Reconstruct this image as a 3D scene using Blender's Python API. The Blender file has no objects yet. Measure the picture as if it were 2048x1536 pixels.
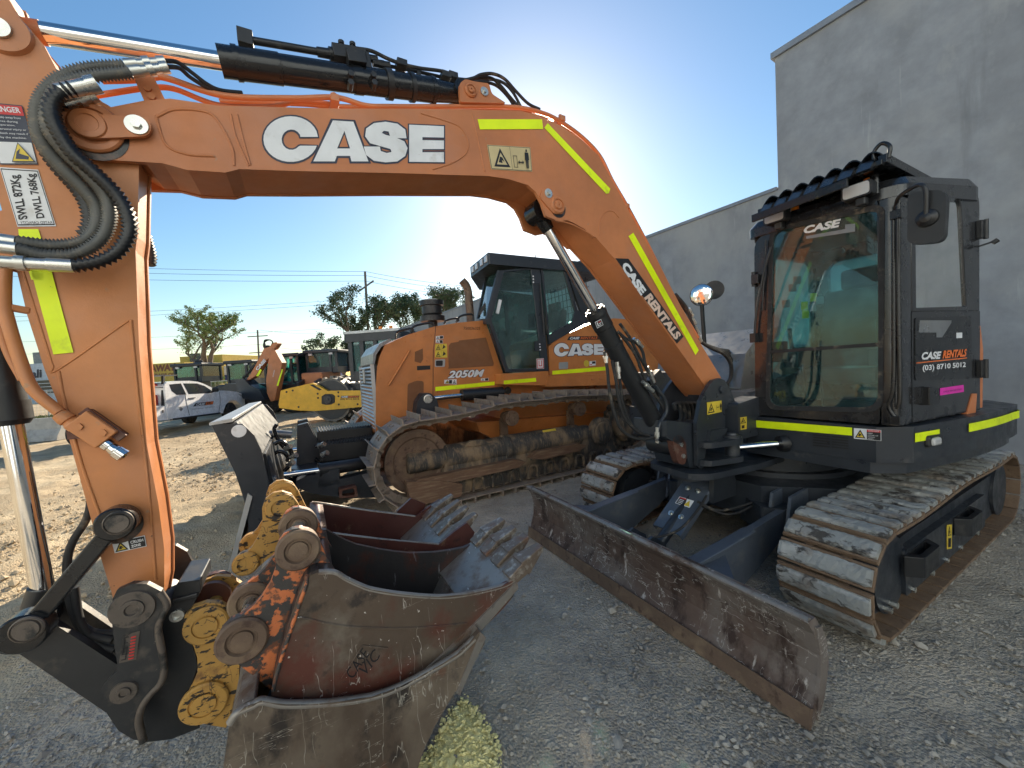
import bpy, math, random
from mathutils import Vector, Matrix
import numpy as np
random.seed(7); rng = np.random.default_rng(7)
sc = bpy.context.scene; COL = sc.collection
# ---------------------------------------------------------------- camera
FPX = 769.0; PITCH = 2.8; ROLL = 3.4; CAMH = 1.64
def _basis():
    p = math.radians(PITCH); r = math.radians(ROLL)
    f = Vector((0, math.cos(p), -math.sin(p))); R0 = Vector((1, 0, 0)); U0 = R0.cross(f)
    return f, R0*math.cos(r)-U0*math.sin(r), U0*math.cos(r)+R0*math.sin(r)
CF, CR, CU = _basis(); CC = Vector((0, 0, CAMH))
cam = bpy.data.objects.new('camera', bpy.data.cameras.new('camera')); COL.objects.link(cam)
cam.data.sensor_width = 36; cam.data.sensor_fit = 'HORIZONTAL'; cam.data.lens = FPX/2048*36
cam.data.clip_start = 0.05; cam.data.clip_end = 3000
cam.matrix_world = Matrix(((CR.x, CU.x, -CF.x, CC.x), (CR.y, CU.y, -CF.y, CC.y), (CR.z, CU.z, -CF.z, CC.z), (0, 0, 0, 1)))
sc.camera = cam
def ray(px, py): return CF+CR*((px-1024)/FPX)-CU*((py-768)/FPX)
# ---------------------------------------------------------------- light
SUN_EL = math.radians(25.5); SUN_AZ = math.radians(4.5)      # azimuth from +Y towards +X
sv = Vector((math.sin(SUN_AZ)*math.cos(SUN_EL), math.cos(SUN_AZ)*math.cos(SUN_EL), math.sin(SUN_EL)))
sl = bpy.data.objects.new('sun', bpy.data.lights.new('sun', 'SUN')); COL.objects.link(sl)
sl.data.energy = 5.0; sl.data.angle = math.radians(0.6); sl.data.color = (1.0, 0.86, 0.66)
sl.rotation_euler = sv.to_track_quat('Z', 'Y').to_euler()
wd = bpy.data.worlds.new('World'); sc.world = wd; wd.use_nodes = True
wn = wd.node_tree.nodes; wl = wd.node_tree.links; wn.clear()
wo = wn.new('ShaderNodeOutputWorld'); wb = wn.new('ShaderNodeBackground'); ws = wn.new('ShaderNodeTexSky')
ws.sky_type = 'NISHITA'; ws.sun_disc = False; ws.sun_elevation = SUN_EL; ws.sun_rotation = SUN_AZ
ws.altitude = 0; ws.air_density = 1.25; ws.dust_density = .40; ws.ozone_density = 2.6
wb.inputs['Strength'].default_value = 0.074
hs = wn.new('ShaderNodeHueSaturation'); hs.inputs['Hue'].default_value = .497; hs.inputs['Saturation'].default_value = 1.2; wl.new(ws.outputs['Color'], hs.inputs['Color']); wl.new(hs.outputs['Color'], wb.inputs['Color']); wl.new(wb.outputs[0], wo.inputs['Surface'])
sc.view_settings.view_transform = 'Standard'; sc.view_settings.look = 'None'
sc.view_settings.exposure = 1.12; sc.view_settings.gamma = 1.0
# ---------------------------------------------------------------- frames
class Fr:
    def __init__(s, o, fx, fy):
        n = math.hypot(fx, fy); s.o = Vector(o); s.X = Vector((fx/n, fy/n, 0)); s.Y = Vector((-fy/n, fx/n, 0)); s.Z = Vector((0, 0, 1))
    def loc(s, P): d = Vector(P)-s.o; return (d.dot(s.X), d.dot(s.Y), d.dot(s.Z))
    def w(s, p): return s.o+s.X*p[0]+s.Y*p[1]+s.Z*p[2]
    def onY(s, px, py, y):
        r = ray(px, py); t = ((s.o+s.Y*y-CC).dot(s.Y))/r.dot(s.Y); return s.loc(CC+r*t)
    def onX(s, px, py, x):
        r = ray(px, py); t = ((s.o+s.X*x-CC).dot(s.X))/r.dot(s.X); return s.loc(CC+r*t)
    def onZ(s, px, py, z=0.0):
        r = ray(px, py); t = (s.o.z+z-CAMH)/r.z; return s.loc(CC+r*t)
    def tr(s, pts, y): return [(q[0], q[2]) for q in (s.onY(a, b, y) for a, b in pts)]
    def sub(s, x, y, deg=0, z=0):
        a = math.atan2(s.X.y, s.X.x)+math.radians(deg); return Fr(s.w((x, y, z)), math.cos(a), math.sin(a))
    def rot(s): return math.atan2(s.X.y, s.X.x)
def zp(ox, oy, k, pts): return [(ox+a*k, oy+b*k) for a, b in pts]
K1 = 0.390625
Z1 = lambda p: zp(0, 0, K1, p)             # view windows used to read outlines off the site survey
Z2 = lambda p: zp(400, 0, K1, p)
Z3 = lambda p: zp(900, 300, K1, p)
Z4 = lambda p: zp(1400, 250, .4883, p)
Z5 = lambda p: zp(0, 500, K1, p)
Z6 = lambda p: zp(0, 950, .3815, p)
Z7 = lambda p: zp(400, 950, .3815, p)
Z8 = lambda p: zp(1000, 850, .5117, p)
ZA = lambda p: zp(290, 500, .249, p)
ZB = lambda p: zp(400, 700, .2474, p)
ZC = lambda p: zp(680, 500, .27344, p)
ZD = lambda p: zp(720, 740, .29785, p)
ZE = lambda p: zp(1150, 560, .2865, p)
ZF = lambda p: zp(1480, 270, .249, p)
ZG = lambda p: zp(290, 640, .14324, p)
ZH = lambda p: zp(540, 640, .1432, p)
ZI = lambda p: zp(1500, 850, .3124, p)
ZJ = lambda p: zp(1130, 740, .2538, p)
ZK = lambda p: zp(1100, 950, .2441, p)
WF = Fr((0, 0, 0), 1, 0)
E = Fr((0.65059, 2.60468, 0), -0.8768, -0.48085)
# ---------------------------------------------------------------- mesh building
_tc = {}
def text_geo(s, off=0.0, shear=0.0, space=1.0):
    k = (s, off, shear, space)
    if k in _tc: return _tc[k]
    cu = bpy.data.curves.new('t', 'FONT'); cu.body = s; cu.offset = off; cu.shear = shear; cu.space_character = space; cu.resolution_u = 3
    ob = bpy.data.objects.new('t', cu); COL.objects.link(ob); bpy.context.view_layer.update()
    me = ob.evaluated_get(bpy.context.evaluated_depsgraph_get()).to_mesh()
    v = [(a.co.x, a.co.y) for a in me.vertices]; f = [tuple(p.vertices) for p in me.polygons]
    bpy.data.objects.remove(ob); bpy.data.curves.remove(cu)
    xs = [a[0] for a in v]; ys = [a[1] for a in v]; x0, x1, y0, y1 = min(xs), max(xs), min(ys), max(ys)
    v = [((a-x0)/(x1-x0), (b-y0)/(y1-y0)) for a, b in v]
    _tc[k] = (v, f, (x1-x0)/(y1-y0)); return _tc[k]
def rrect(quad, r, n=5):
    """rounded polygon from corner list (2d), radius r per corner (float or list)"""
    out = []; m = len(quad)
    for i in range(m):
        p = Vector(quad[i]); a = Vector(quad[i-1]); b = Vector(quad[(i+1) % m]); rr = r[i] if isinstance(r, (list, tuple)) else r
        u = (a-p).normalized(); w = (b-p).normalized()
        d = min(rr, (a-p).length*.49, (b-p).length*.49); s = p+u*d; e = p+w*d
        for k in range(n):
            t = k/(n-1); out.append(tuple((s*(1-t)**2+p*(2*t*(1-t))+e*t*t)))
    return out
def catmull(pts, k=8):
    P = [Vector(p) for p in pts]; P = [P[0]*2-P[1]]+P+[P[-1]*2-P[-2]]; o = []
    for i in range(1, len(P)-2):
        a, b, c, d = P[i-1:i+3]
        for j in range(k):
            t = j/k; o.append(.5*((2*b)+(c-a)*t+(2*a-5*b+4*c-d)*t*t+(3*b-a-3*c+d)*t**3))
    o.append(P[-2]); return o
def resample(P, step):
    L = [0]
    for a, b in zip(P, P[1:]): L.append(L[-1]+(b-a).length)
    n = max(2, int(L[-1]/step)); o = []; j = 0
    for i in range(n+1):
        s = L[-1]*i/n
        while j < len(P)-2 and L[j+1] < s: j += 1
        t = (s-L[j])/max(1e-9, L[j+1]-L[j]); o.append(P[j].lerp(P[j+1], min(1, max(0, t))))
    return o
NOSPLIT = ('letter', 'label', 'sticker', 'crown', 'trunk', 'mesh', 'grille', 'seam', 'panel_glass', 'plate_outline', 'shell', 'padfoot', 'track_', 'louvre', 'maker', 'hull', 'weld', 'holding_valve')
class MB:
    def __init__(s, fr=WF): s.fr = fr; s.v = []; s.f = []; s.m = []; s.s = []; s.pc = []
    def add(s, vs, fs, mi=0, sm=False):
        o = len(s.v); f_0 = len(s.f); s.v += [s.fr.w(p) for p in vs]; s.pc.append((o, len(s.v), f_0, f_0+len(fs)))
        for q in fs: s.f.append(tuple(o+i for i in q)); s.m.append(mi); s.s.append(sm)
    def prism(s, poly, y0, y1, mi=0, smooth=False, dx=(0, 0)):
        n = len(poly); vs = [(a, y0, b) for a, b in poly]+[(a+dx[0], y1, b+dx[1]) for a, b in poly]
        s.add(vs, [tuple(range(n)), tuple(range(2*n-1, n-1, -1))], mi)
        s.add(vs, [(i, i+n, (i+1) % n+n, (i+1) % n) for i in range(n)], mi, smooth); return s
    def prismz(s, poly, z0, z1, mi=0, smooth=False, scale=1.0):
        n = len(poly); cx = sum(a for a, b in poly)/n; cy = sum(b for a, b in poly)/n
        vs = [(a, b, z0) for a, b in poly]+[(cx+(a-cx)*scale, cy+(b-cy)*scale, z1) for a, b in poly]
        s.add(vs, [tuple(range(n)), tuple(range(2*n-1, n-1, -1))], mi)
        s.add(vs, [(i, i+n, (i+1) % n+n, (i+1) % n) for i in range(n)], mi, smooth); return s
    def prismx(s, poly, x0, x1, mi=0, smooth=False):
        n = len(poly); vs = [(x0, a, b) for a, b in poly]+[(x1, a, b) for a, b in poly]
        s.add(vs, [tuple(range(n)), tuple(range(2*n-1, n-1, -1))], mi)
        s.add(vs, [(i, i+n, (i+1) % n+n, (i+1) % n) for i in range(n)], mi, smooth); return s
    def ring(s, outer, inner, a0, a1, mi=0, axis='y'):
        n = len(outer); P = lambda p, a: {'y': (p[0], a, p[1]), 'x': (a, p[0], p[1]), 'z': (p[0], p[1], a)}[axis]
        vs = [P(p, a0) for p in outer]+[P(p, a0) for p in inner]+[P(p, a1) for p in outer]+[P(p, a1) for p in inner]; fs = []
        for i in range(n):
            j = (i+1) % n
            fs += [(i, j, n+j, n+i), (2*n+i, 3*n+i, 3*n+j, 2*n+j), (i, 2*n+i, 2*n+j, j), (n+i, n+j, 3*n+j, 3*n+i)]
        s.add(vs, fs, mi); return s
    def box(s, c, d, mi=0, ax=None):
        c = Vector(c); X, Y, Z = ax if ax else (Vector((1, 0, 0)), Vector((0, 1, 0)), Vector((0, 0, 1)))
        X = X*d[0]/2; Y = Y*d[1]/2; Z = Z*d[2]/2
        vs = [c+X*a+Y*b+Z*e for a in (-1, 1) for b in (-1, 1) for e in (-1, 1)]
        s.add(vs, [(0, 1, 3, 2), (4, 6, 7, 5), (0, 4, 5, 1), (2, 3, 7, 6), (0, 2, 6, 4), (1, 5, 7, 3)], mi); return s
    def beam(s, p0, p1, w, h, mi=0, up=(0, 0, 1)):
        p0 = Vector(p0); p1 = Vector(p1); d = p1-p0; L = d.length; d.normalize(); up = Vector(up); sd = d.cross(up)
        if sd.length < 1e-3: sd = Vector((0, 1, 0))
        sd.normalize(); u = sd.cross(d); return s.box((p0+p1)/2, (L, w, h), mi, (d, sd, u))
    def cyl(s, p0, p1, r0, r1=None, n=20, mi=0, caps=True, sm=True):
        r1 = r0 if r1 is None else r1; p0 = Vector(p0); p1 = Vector(p1); d = (p1-p0).normalized()
        a = Vector((0, 0, 1)) if abs(d.z) < .9 else Vector((1, 0, 0)); u = d.cross(a).normalized(); w = d.cross(u)
        vs = []
        for p, r in ((p0, r0), (p1, r1)):
            for i in range(n):
                t = 2*math.pi*i/n; vs.append(p+(u*math.cos(t)+w*math.sin(t))*r)
        s.add(vs, [(i, (i+1) % n, (i+1) % n+n, i+n) for i in range(n)], mi, sm)
        if caps: s.add(vs, [tuple(range(n-1, -1, -1)), tuple(range(n, 2*n))], mi)
        return s
    def lathe(s, p0, d, prof, n=24, mi=0, sm=True):
        """prof: (axial, radius) list along direction d from p0"""
        p0 = Vector(p0); d = Vector(d).normalized(); a = Vector((0, 0, 1)) if abs(d.z) < .9 else Vector((1, 0, 0))
        u = d.cross(a).normalized(); w = d.cross(u); R = []
        for t, r in prof: R.append([p0+d*t+(u*math.cos(2*math.pi*i/n)+w*math.sin(2*math.pi*i/n))*r for i in range(n)])
        vs = []; fs = []
        for k in range(len(R)-1):
            if (Vector(prof[k])-Vector(prof[k+1])).length < 1e-6: continue
            o = len(vs); vs += R[k]+R[k+1]; fs += [(o+i, o+(i+1) % n, o+n+(i+1) % n, o+n+i) for i in range(n)]
        s.add(vs, fs, mi, sm); s.add(R[0]+R[-1], [tuple(range(n-1, -1, -1)), tuple(range(n, 2*n))], mi); return s
    def tube(s, pts, r, n=10, mi=0, k=8, rad=None, raw=False):
        P = [Vector(p) for p in pts] if raw else catmull(pts, k)
        m = len(P); vs = []; d = (P[1]-P[0]).normalized(); a = Vector((0, 0, 1)) if abs(d.z) < .9 else Vector((1, 0, 0))
        u = d.cross(a).normalized()
        for i in range(m):
            d = (P[min(i+1, m-1)]-P[max(i-1, 0)]).normalized(); u = (u-d*u.dot(d)).normalized(); w = d.cross(u); rr = rad[i] if rad else r
            for j in range(n):
                t = 2*math.pi*j/n; vs.append(P[i]+(u*math.cos(t)+w*math.sin(t))*rr)
        s.add(vs, [(i*n+j, i*n+(j+1) % n, (i+1)*n+(j+1) % n, (i+1)*n+j) for i in range(m-1) for j in range(n)], mi, True)
        s.add(vs, [tuple(range(n-1, -1, -1)), tuple(range((m-1)*n, m*n))], mi); return s
    def hose(s, pts, r, pitch=.009, n=10, mi=0, amp=.16):
        P = resample(catmull(pts, 14), pitch/2); rad = [r*(1+amp) if i % 2 else r*(1-amp) for i in range(len(P))]
        return s.tube(P, r, n, mi, raw=True, rad=rad)
    def text(s, st, O, A, B, mi=0, off=0.0, shear=0.0, space=1.0):
        v, f, _ = text_geo(st, off, shear, space); O = Vector(O); A = Vector(A); B = Vector(B)
        s.add([O+A*a+B*b for a, b in v], f, mi); return s
    def sheet(s, poly3, mi=0, t=None):
        """flat polygon of 3d points; t = thickness vector"""
        n = len(poly3)
        if t is None: s.add(poly3, [tuple(range(n))], mi); return s
        t = Vector(t); vs = [Vector(p) for p in poly3]+[Vector(p)+t for p in poly3]
        s.add(vs, [tuple(range(n)), tuple(range(2*n-1, n-1, -1))]+[(i, i+n, (i+1) % n+n, (i+1) % n) for i in range(n)], mi); return s
    def clusters(s):
        """group the pieces that touch each other (by bounding box)"""
        P = s.pc; n = len(P); bb = []
        for (v0, v1, f0, f1) in P:
            a = np.array([tuple(q) for q in s.v[v0:v1]]); bb.append((a.min(0)-.0015, a.max(0)+.0015))
        par = list(range(n))
        def fd(i):
            while par[i] != i: par[i] = par[par[i]]; i = par[i]
            return i
        for i in range(n):
            for j in range(i):
                if fd(i) != fd(j) and (bb[i][0] <= bb[j][1]).all() and (bb[j][0] <= bb[i][1]).all(): par[fd(i)] = fd(j)
        g = {}
        for i in range(n): g.setdefault(fd(i), []).append(i)
        return sorted(g.values(), key=lambda c: -sum(np.prod(np.maximum(bb[i][1]-bb[i][0], .002)) for i in c))
    def build(s, name, mats, parent=None, bevel=0.0, seg=2, kind=None):
        if parent is not None and len(s.pc) > 1 and len(s.pc) < 160 and not any(w in name for w in NOSPLIT):
            cl = s.clusters()
            if len(cl) > 1:
                first = None
                for c in cl:
                    m = MB(WF)
                    for i in sorted(c):
                        v0, v1, f0, f1 = s.pc[i]; o = len(m.v); m.v += s.v[v0:v1]; m.f += [tuple(k-v0+o for k in q) for q in s.f[f0:f1]]; m.m += s.m[f0:f1]; m.s += s.s[f0:f1]
                    ob = m.build1(name, mats, parent, bevel, seg); first = first or ob
                return first
        return s.build1(name, mats, parent, bevel, seg)
    def build1(s, name, mats, parent=None, bevel=0.0, seg=2, kind=None):
        me = bpy.data.meshes.new(name); inv = Matrix.Identity(4)
        if parent is not None:
            q = parent
            while q.parent is not None: q = q.parent
            inv = ROOTM.get(q.name, Matrix.Identity(4)).inverted()
        me.from_pydata([inv @ Vector(p) for p in s.v], [], s.f)
        if not isinstance(mats, (list, tuple)): mats = [mats]
        for m in mats: me.materials.append(M[m] if isinstance(m, str) else m)
        for i, p in enumerate(me.polygons): p.material_index = s.m[i]; p.use_smooth = s.s[i]
        import bmesh
        bm = bmesh.new(); bm.from_mesh(me); bmesh.ops.recalc_face_normals(bm, faces=bm.faces); bm.to_mesh(me); bm.free()
        me.update(); ob = bpy.data.objects.new(name, me); COL.objects.link(ob)
        if parent is not None: ob.parent = parent
        if bevel:
            b = ob.modifiers.new('bevel', 'BEVEL'); b.width = bevel; b.segments = seg; b.limit_method = 'ANGLE'; b.angle_limit = math.radians(50)
            b.harden_normals = False
        return ob
ROOTM = {}
def tag(o, label=None, cat=None, group=None, kind=None):
    if label: o['label'] = label
    if cat: o['category'] = cat
    if group: o['group'] = group
    if kind: o['kind'] = kind
    return o
def thing(name, fr, label, cat, group=None):
    o = bpy.data.objects.new(name, None); COL.objects.link(o); o.location = fr.o; o.rotation_euler = (0, 0, fr.rot()); o.empty_display_size = .2
    ROOTM[o.name] = Matrix.Translation(fr.o) @ Matrix.Rotation(fr.rot(), 4, 'Z'); return tag(o, label, cat, group)
# ---------------------------------------------------------------- materials
M = {}
def newmat(name):
    m = bpy.data.materials.new(name); m.use_nodes = True; m.node_tree.nodes.clear(); M[name] = m
    return m, m.node_tree.nodes, m.node_tree.links
def pm(name, base, rough=.5, metal=0.0, layers=(), bump=0.0, bscale=60, coat=0.0, rvar=.12, spec=.5, emit=None, stretch=None):
    """layers: (colour, scale, lo, hi, stretch, rough or None, metal or None)"""
    m, n, l = newmat(name); out = n.new('ShaderNodeOutputMaterial'); b = n.new('ShaderNodeBsdfPrincipled'); l.new(b.outputs[0], out.inputs[0])
    tc = n.new('ShaderNodeTexCoord'); oi = n.new('ShaderNodeObjectInfo'); va = n.new('ShaderNodeVectorMath'); va.operation = 'MULTIPLY_ADD'; l.new(oi.outputs['Location'], va.inputs[0]); va.inputs[1].default_value = (1.7, 1.7, 1.7); l.new(tc.outputs['Object'], va.inputs[2])
    def noise(scale, st=None, det=6, rough_=.62):
        mp = n.new('ShaderNodeMapping'); l.new(va.outputs[0], mp.inputs['Vector'])
        mp.inputs['Location'].default_value = (random.uniform(0, 9), random.uniform(0, 9), random.uniform(0, 9))
        if st: mp.inputs['Scale'].default_value = st
        t = n.new('ShaderNodeTexNoise'); t.inputs['Scale'].default_value = scale; t.inputs['Detail'].default_value = det; t.inputs['Roughness'].default_value = rough_
        l.new(mp.outputs[0], t.inputs['Vector']); return t.outputs['Fac']
    col = n.new('ShaderNodeRGB').outputs[0]; col.default_value = (*base, 1)
    # gentle tonal drift
    mx = n.new('ShaderNodeMix'); mx.data_type = 'RGBA'; mx.blend_type = 'MULTIPLY'; mx.inputs[0].default_value = 1
    mr = n.new('ShaderNodeMapRange'); mr.inputs[3].default_value = .82; mr.inputs[4].default_value = 1.15; l.new(noise(3.1), mr.inputs[0]); mr.inputs[1].default_value = .3; mr.inputs[2].default_value = .7
    l.new(col, mx.inputs[6]); l.new(mr.outputs[0], mx.inputs[7]); col = mx.outputs[2]
    rg = n.new('ShaderNodeMapRange'); rg.inputs[1].default_value = .3; rg.inputs[2].default_value = .7; rg.inputs[3].default_value = max(.02, rough-rvar); rg.inputs[4].default_value = min(1, rough+rvar)
    l.new(noise(11), rg.inputs[0]); ro = rg.outputs[0]
    me = None
    for L in layers:
        c, s, lo, hi = L[:4]; st = L[4] if len(L) > 4 else None; lr = L[5] if len(L) > 5 else None; lm = L[6] if len(L) > 6 else None
        if lo < 0:      # thin wandering scratches: a narrow band around the middle of the noise, broken up by a coarser one
            r = n.new('ShaderNodeMapRange'); ab = n.new('ShaderNodeMath'); ab.operation = 'SUBTRACT'; ab.inputs[1].default_value = .5; l.new(noise(s, st, 3, .5), ab.inputs[0])
            a2 = n.new('ShaderNodeMath'); a2.operation = 'ABSOLUTE'; l.new(ab.outputs[0], a2.inputs[0]); l.new(a2.outputs[0], r.inputs[0])
            r.inputs[1].default_value = -lo; r.inputs[2].default_value = 0; r2 = n.new('ShaderNodeMapRange'); r2.inputs[1].default_value = hi; r2.inputs[2].default_value = hi+.06; l.new(noise(5), r2.inputs[0])
            mu = n.new('ShaderNodeMath'); mu.operation = 'MULTIPLY'; l.new(r.outputs[0], mu.inputs[0]); l.new(r2.outputs[0], mu.inputs[1]); r = mu
        else:
            r = n.new('ShaderNodeMapRange'); r.inputs[1].default_value = lo; r.inputs[2].default_value = hi; r.clamp = True; l.new(noise(s, st), r.inputs[0])
        x = n.new('ShaderNodeMix'); x.data_type = 'RGBA'; l.new(r.outputs[0], x.inputs[0]); l.new(col, x.inputs[6]); x.inputs[7].default_value = (*c, 1); col = x.outputs[2]
        if lr is not None:
            y = n.new('ShaderNodeMix'); l.new(r.outputs[0], y.inputs[0]); l.new(ro, y.inputs[2]); y.inputs[3].default_value = lr; ro = y.outputs[0]
        if lm is not None:
            y = n.new('ShaderNodeMix'); l.new(r.outputs[0], y.inputs[0]); 
            if me is None: y.inputs[2].default_value = metal
            else: l.new(me, y.inputs[2])
            y.inputs[3].default_value = lm; me = y.outputs[0]
    l.new(col, b.inputs['Base Color']); l.new(ro, b.inputs['Roughness']); b.inputs['Metallic'].default_value = metal
    if me is not None: l.new(me, b.inputs['Metallic'])
    b.inputs['Specular IOR Level'].default_value = spec
    if coat: b.inputs['Coat Weight'].default_value = coat; b.inputs['Coat Roughness'].default_value = .08
    if emit: b.inputs['Emission Color'].default_value = (*emit[0], 1); b.inputs['Emission Strength'].default_value = emit[1]
    if bump:
        bp = n.new('ShaderNodeBump'); bp.inputs['Strength'].default_value = bump; bp.inputs['Distance'].default_value = .01; l.new(noise(bscale, stretch, 8, .7), bp.inputs['Height']); l.new(bp.outputs[0], b.inputs['Normal'])
    return m
DUST = (.30, .24, .17)
pm('orange', (.50, .180, .066), .46, layers=[((.46, .20, .11), 2.2, .52, .75), (DUST, 26, .66, .8, None, .8), ((.03, .02, .015), 55, .745, .77)], bump=.10, bscale=90)
pm('orange_clean', (.54, .185, .07), .4, layers=[(DUST, 9, .62, .85, None, .8)], bump=.05, bscale=60)
pm('orange_arm', (.53, .205, .070), .46, layers=[((.46, .20, .105), 1.6, .5, .72), (DUST, 20, .66, .8, None, .8), ((.03, .02, .015), 34, .70, .715)], bump=.12, bscale=70)
pm('dozer_orange', (.52, .185, .05), .38, layers=[((.45, .20, .09), 4, .58, .8, None, .7)], bump=.04)
pm('dozer_mesh', (.22, .095, .04), .8, bump=.5, bscale=160)
pm('charcoal', (.024, .029, .037), .38, layers=[((.10, .095, .088), 9, .60, .85, None, .75)], bump=.05)
pm('cab_paint', (.016, .017, .020), .22, layers=[((.075, .07, .062), 7, .64, .95, None, .6)], bump=.02, coat=.25)
pm('black', (.016, .017, .019), .42, layers=[((.08, .075, .068), 14, .6, .85, None, .8)], bump=.06)
pm('black_gloss', (.012, .013, .015), .22, layers=[((.09, .085, .075), 18, .64, .85, None, .7)], bump=.06, bscale=30)
pm('rubber', (.02, .02, .021), .75, layers=[(DUST, 12, .56, .85)], bump=.15)
pm('pad_rubber', (.27, .28, .27), .85, layers=[((.42, .42, .40), 7, .50, .66, (1, .5, 1)), ((.19, .15, .115), 4, .50, .66), ((.06, .055, .05), 13, .555, .62, (1, .6, 1)), ((.07, .065, .06), 5, -.012, .46, (1, .7, 1))], bump=1.0, bscale=18)
pm('track_steel', (.19, .125, .08), .72, .25, layers=[((.24, .17, .11), 14, .52, .75, None, .9, 0), ((.05, .035, .028), 30, .6, .75)], bump=.5, bscale=40)
pm('dozer_track', (.30, .25, .205), .6, .35, layers=[((.26, .19, .125), 8, .50, .72, None, .9, 0), ((.075, .055, .045), 20, .58, .72)], bump=.4, bscale=35)
pm('dozer_under', (.05, .048, .045), .7, layers=[((.24, .175, .11), 5, .47, .62, (1, 1, .5), .9), ((.34, .26, .16), 16, .56, .76, (5, 1, .5), .95)], bump=.5, bscale=28)
pm('dozer_wood', (.15, .085, .05), .7, layers=[((.27, .19, .12), 12, .5, .7, (.3, 1, 4), .9)], bump=.7, bscale=25, stretch=(.3, 1, 4))
pm('blade_steel', (.13, .088, .070), .5, .25, layers=[((.20, .17, .15), 3, .46, .64, None, .6), ((.05, .030, .024), 7, .52, .62, (1, 1, .5)), ((.50, .46, .42), 14, .62, .68, (1, 1, .35), .4), ((.52, .49, .45), 7, -.009, .46, (1, .7, 2.5)), ((.6, .57, .52), 9, -.007, .5, (1, 2.5, .8))], bump=.25, bscale=50)
pm('worn_steel', (.26, .24, .215), .42, .5, layers=[((.12, .07, .045), 7, .52, .68, None, .7, .1), ((.6, .57, .52), 20, .66, .71, (3, 1, .6)), ((.05, .035, .03), 12, .62, .72)], bump=.25, bscale=45)
pm('bucket_side', (.10, .072, .052), .46, .2, layers=[((.17, .14, .11), 4, .54, .66, None, .62), ((.115, .038, .026), 3.2, .48, .60), ((.045, .035, .03), 9, .57, .66), ((.66, .62, .58), 46, .675, .69), ((.50, .46, .41), 7, -.006, .52, (3, 1, .5)), ((.55, .5, .45), 9, -.005, .54, (.6, 1, 3))], bump=.2, bscale=60)
pm('bucket_red', (.075, .024, .02), .42, .15, layers=[((.18, .11, .07), 8, .58, .68), ((.02, .015, .015), 12, .6, .7)], bump=.15)
pm('bucket_inner', (.05, .045, .045), .4, .45, layers=[((.10, .04, .03), 6, .54, .66), ((.32, .32, .33), 14, .64, .74, (3, 1, .6))], bump=.2)
pm('grading_side', (.10, .072, .052), .5, .25, layers=[((.20, .16, .12), 2.5, .46, .64, (1, 1, .6), .65), ((.035, .028, .024), 6, .53, .63, (1, 1, .6)), ((.16, .07, .04), 5, .58, .68), ((.42, .39, .33), 6, -.008, .47, (3, 1, .6)), ((.45, .41, .35), 9, -.006, .5, (.8, 1, 4))], bump=.22, bscale=50)
pm('ear_orange', (.52, .15, .05), .5, layers=[((.06, .056, .054), 19, .47, .51, None, .55, .3), ((.17, .07, .04), 24, .54, .6)], bump=.35, bscale=40)
pm('ear_yellow', (.46, .26, .065), .48, layers=[((.03, .025, .022), 22, .565, .585, (1, 1, 2.6), .5), ((.04, .03, .025), 6, -.012, .5, (3, 1, 1)), ((.18, .09, .04), 7, .58, .7)], bump=.15)
pm('rusty', (.12, .05, .035), .55, .3, layers=[((.25, .18, .14), 10, .55, .75), ((.04, .02, .018), 20, .58, .7)], bump=.2)
pm('hitch_black', (.03, .031, .033), .42, .2, layers=[((.12, .10, .08), 9, .54, .78, None, .7), ((.3, .27, .22), 40, .69, .72)], bump=.12)
pm('hitch_rim', (.12, .10, .085), .5, .3, layers=[((.03, .03, .03), 18, .52, .62)], bump=.25)
pm('chrome', (.78, .78, .78), .09, 1.0, rvar=.03)
pm('rust_brown', (.15, .10, .07), .65, .2, layers=[((.24, .17, .11), 8, .5, .7, None, .8), ((.07, .04, .03), 14, .56, .68)], bump=.3)
pm('zinc', (.62, .62, .58), .3, .9, layers=[((.3, .28, .2), 30, .6, .8)])
pm('steel_tooth', (.17, .13, .10), .45, .5, layers=[((.40, .38, .34), 30, .52, .7), ((.16, .08, .05), 12, .56, .68, None, .7, .1)], bump=.2)
pm('hose_grey', (.11, .112, .105), .5, layers=[(DUST, 30, .55, .8)], bump=.05)
pm('hose_spiral', (.055, .055, .05), .4)
pm('tape', (.80, .97, .0), .45, rvar=.05, layers=[((.5, .6, .03), 9, .58, .75), ((.22, .22, .06), 60, .68, .72)])
pm('white_vinyl', (.72, .73, .74), .4, rvar=.05, layers=[((.52, .50, .46), 12, .58, .8), ((.3, .2, .14), 70, .69, .72)])
pm('pale_vinyl', (.70, .52, .42), .45)
pm('navy_vinyl', (.02, .025, .05), .4)
pm('label_yellow', (.70, .52, .05), .45, rvar=.05)
pm('label_cream', (.62, .50, .26), .45, rvar=.05)
pm('label_red', (.55, .03, .03), .45)
pm('magenta', (.75, .03, .42), .45)
pm('text_black', (.012, .012, .014), .5)
pm('orange_vinyl', (.80, .17, .03), .45)
pm('seat', (.03, .03, .033), .8, layers=[((.1, .1, .095), 9, .5, .8)])
pm('extinguisher', (.5, .02, .02), .35)
pm('beacon', (.9, .25, .02), .3)
pm('lamp_glass', (.50, .50, .50), .12, coat=.6, bump=.4, bscale=120)
pm('white_paint', (.86, .87, .88), .25, coat=.5, layers=[((.6, .56, .48), 3, .68, .95)])
pm('concrete_wall', (.30, .31, .325), .9, layers=[((.38, .375, .36), .35, .42, .62), ((.22, .225, .235), .55, .50, .70, (1, 1, .35)), ((.42, .42, .41), 1.8, .56, .76, (1, 1, .5)), ((.20, .205, .21), 3, .60, .80, (1, 1, .10)), ((.48, .48, .47), 7, .66, .8, (1, 1, .06))], bump=.12, bscale=30)
pm('wall_cap', (.27, .29, .32), .6, .3)
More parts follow.
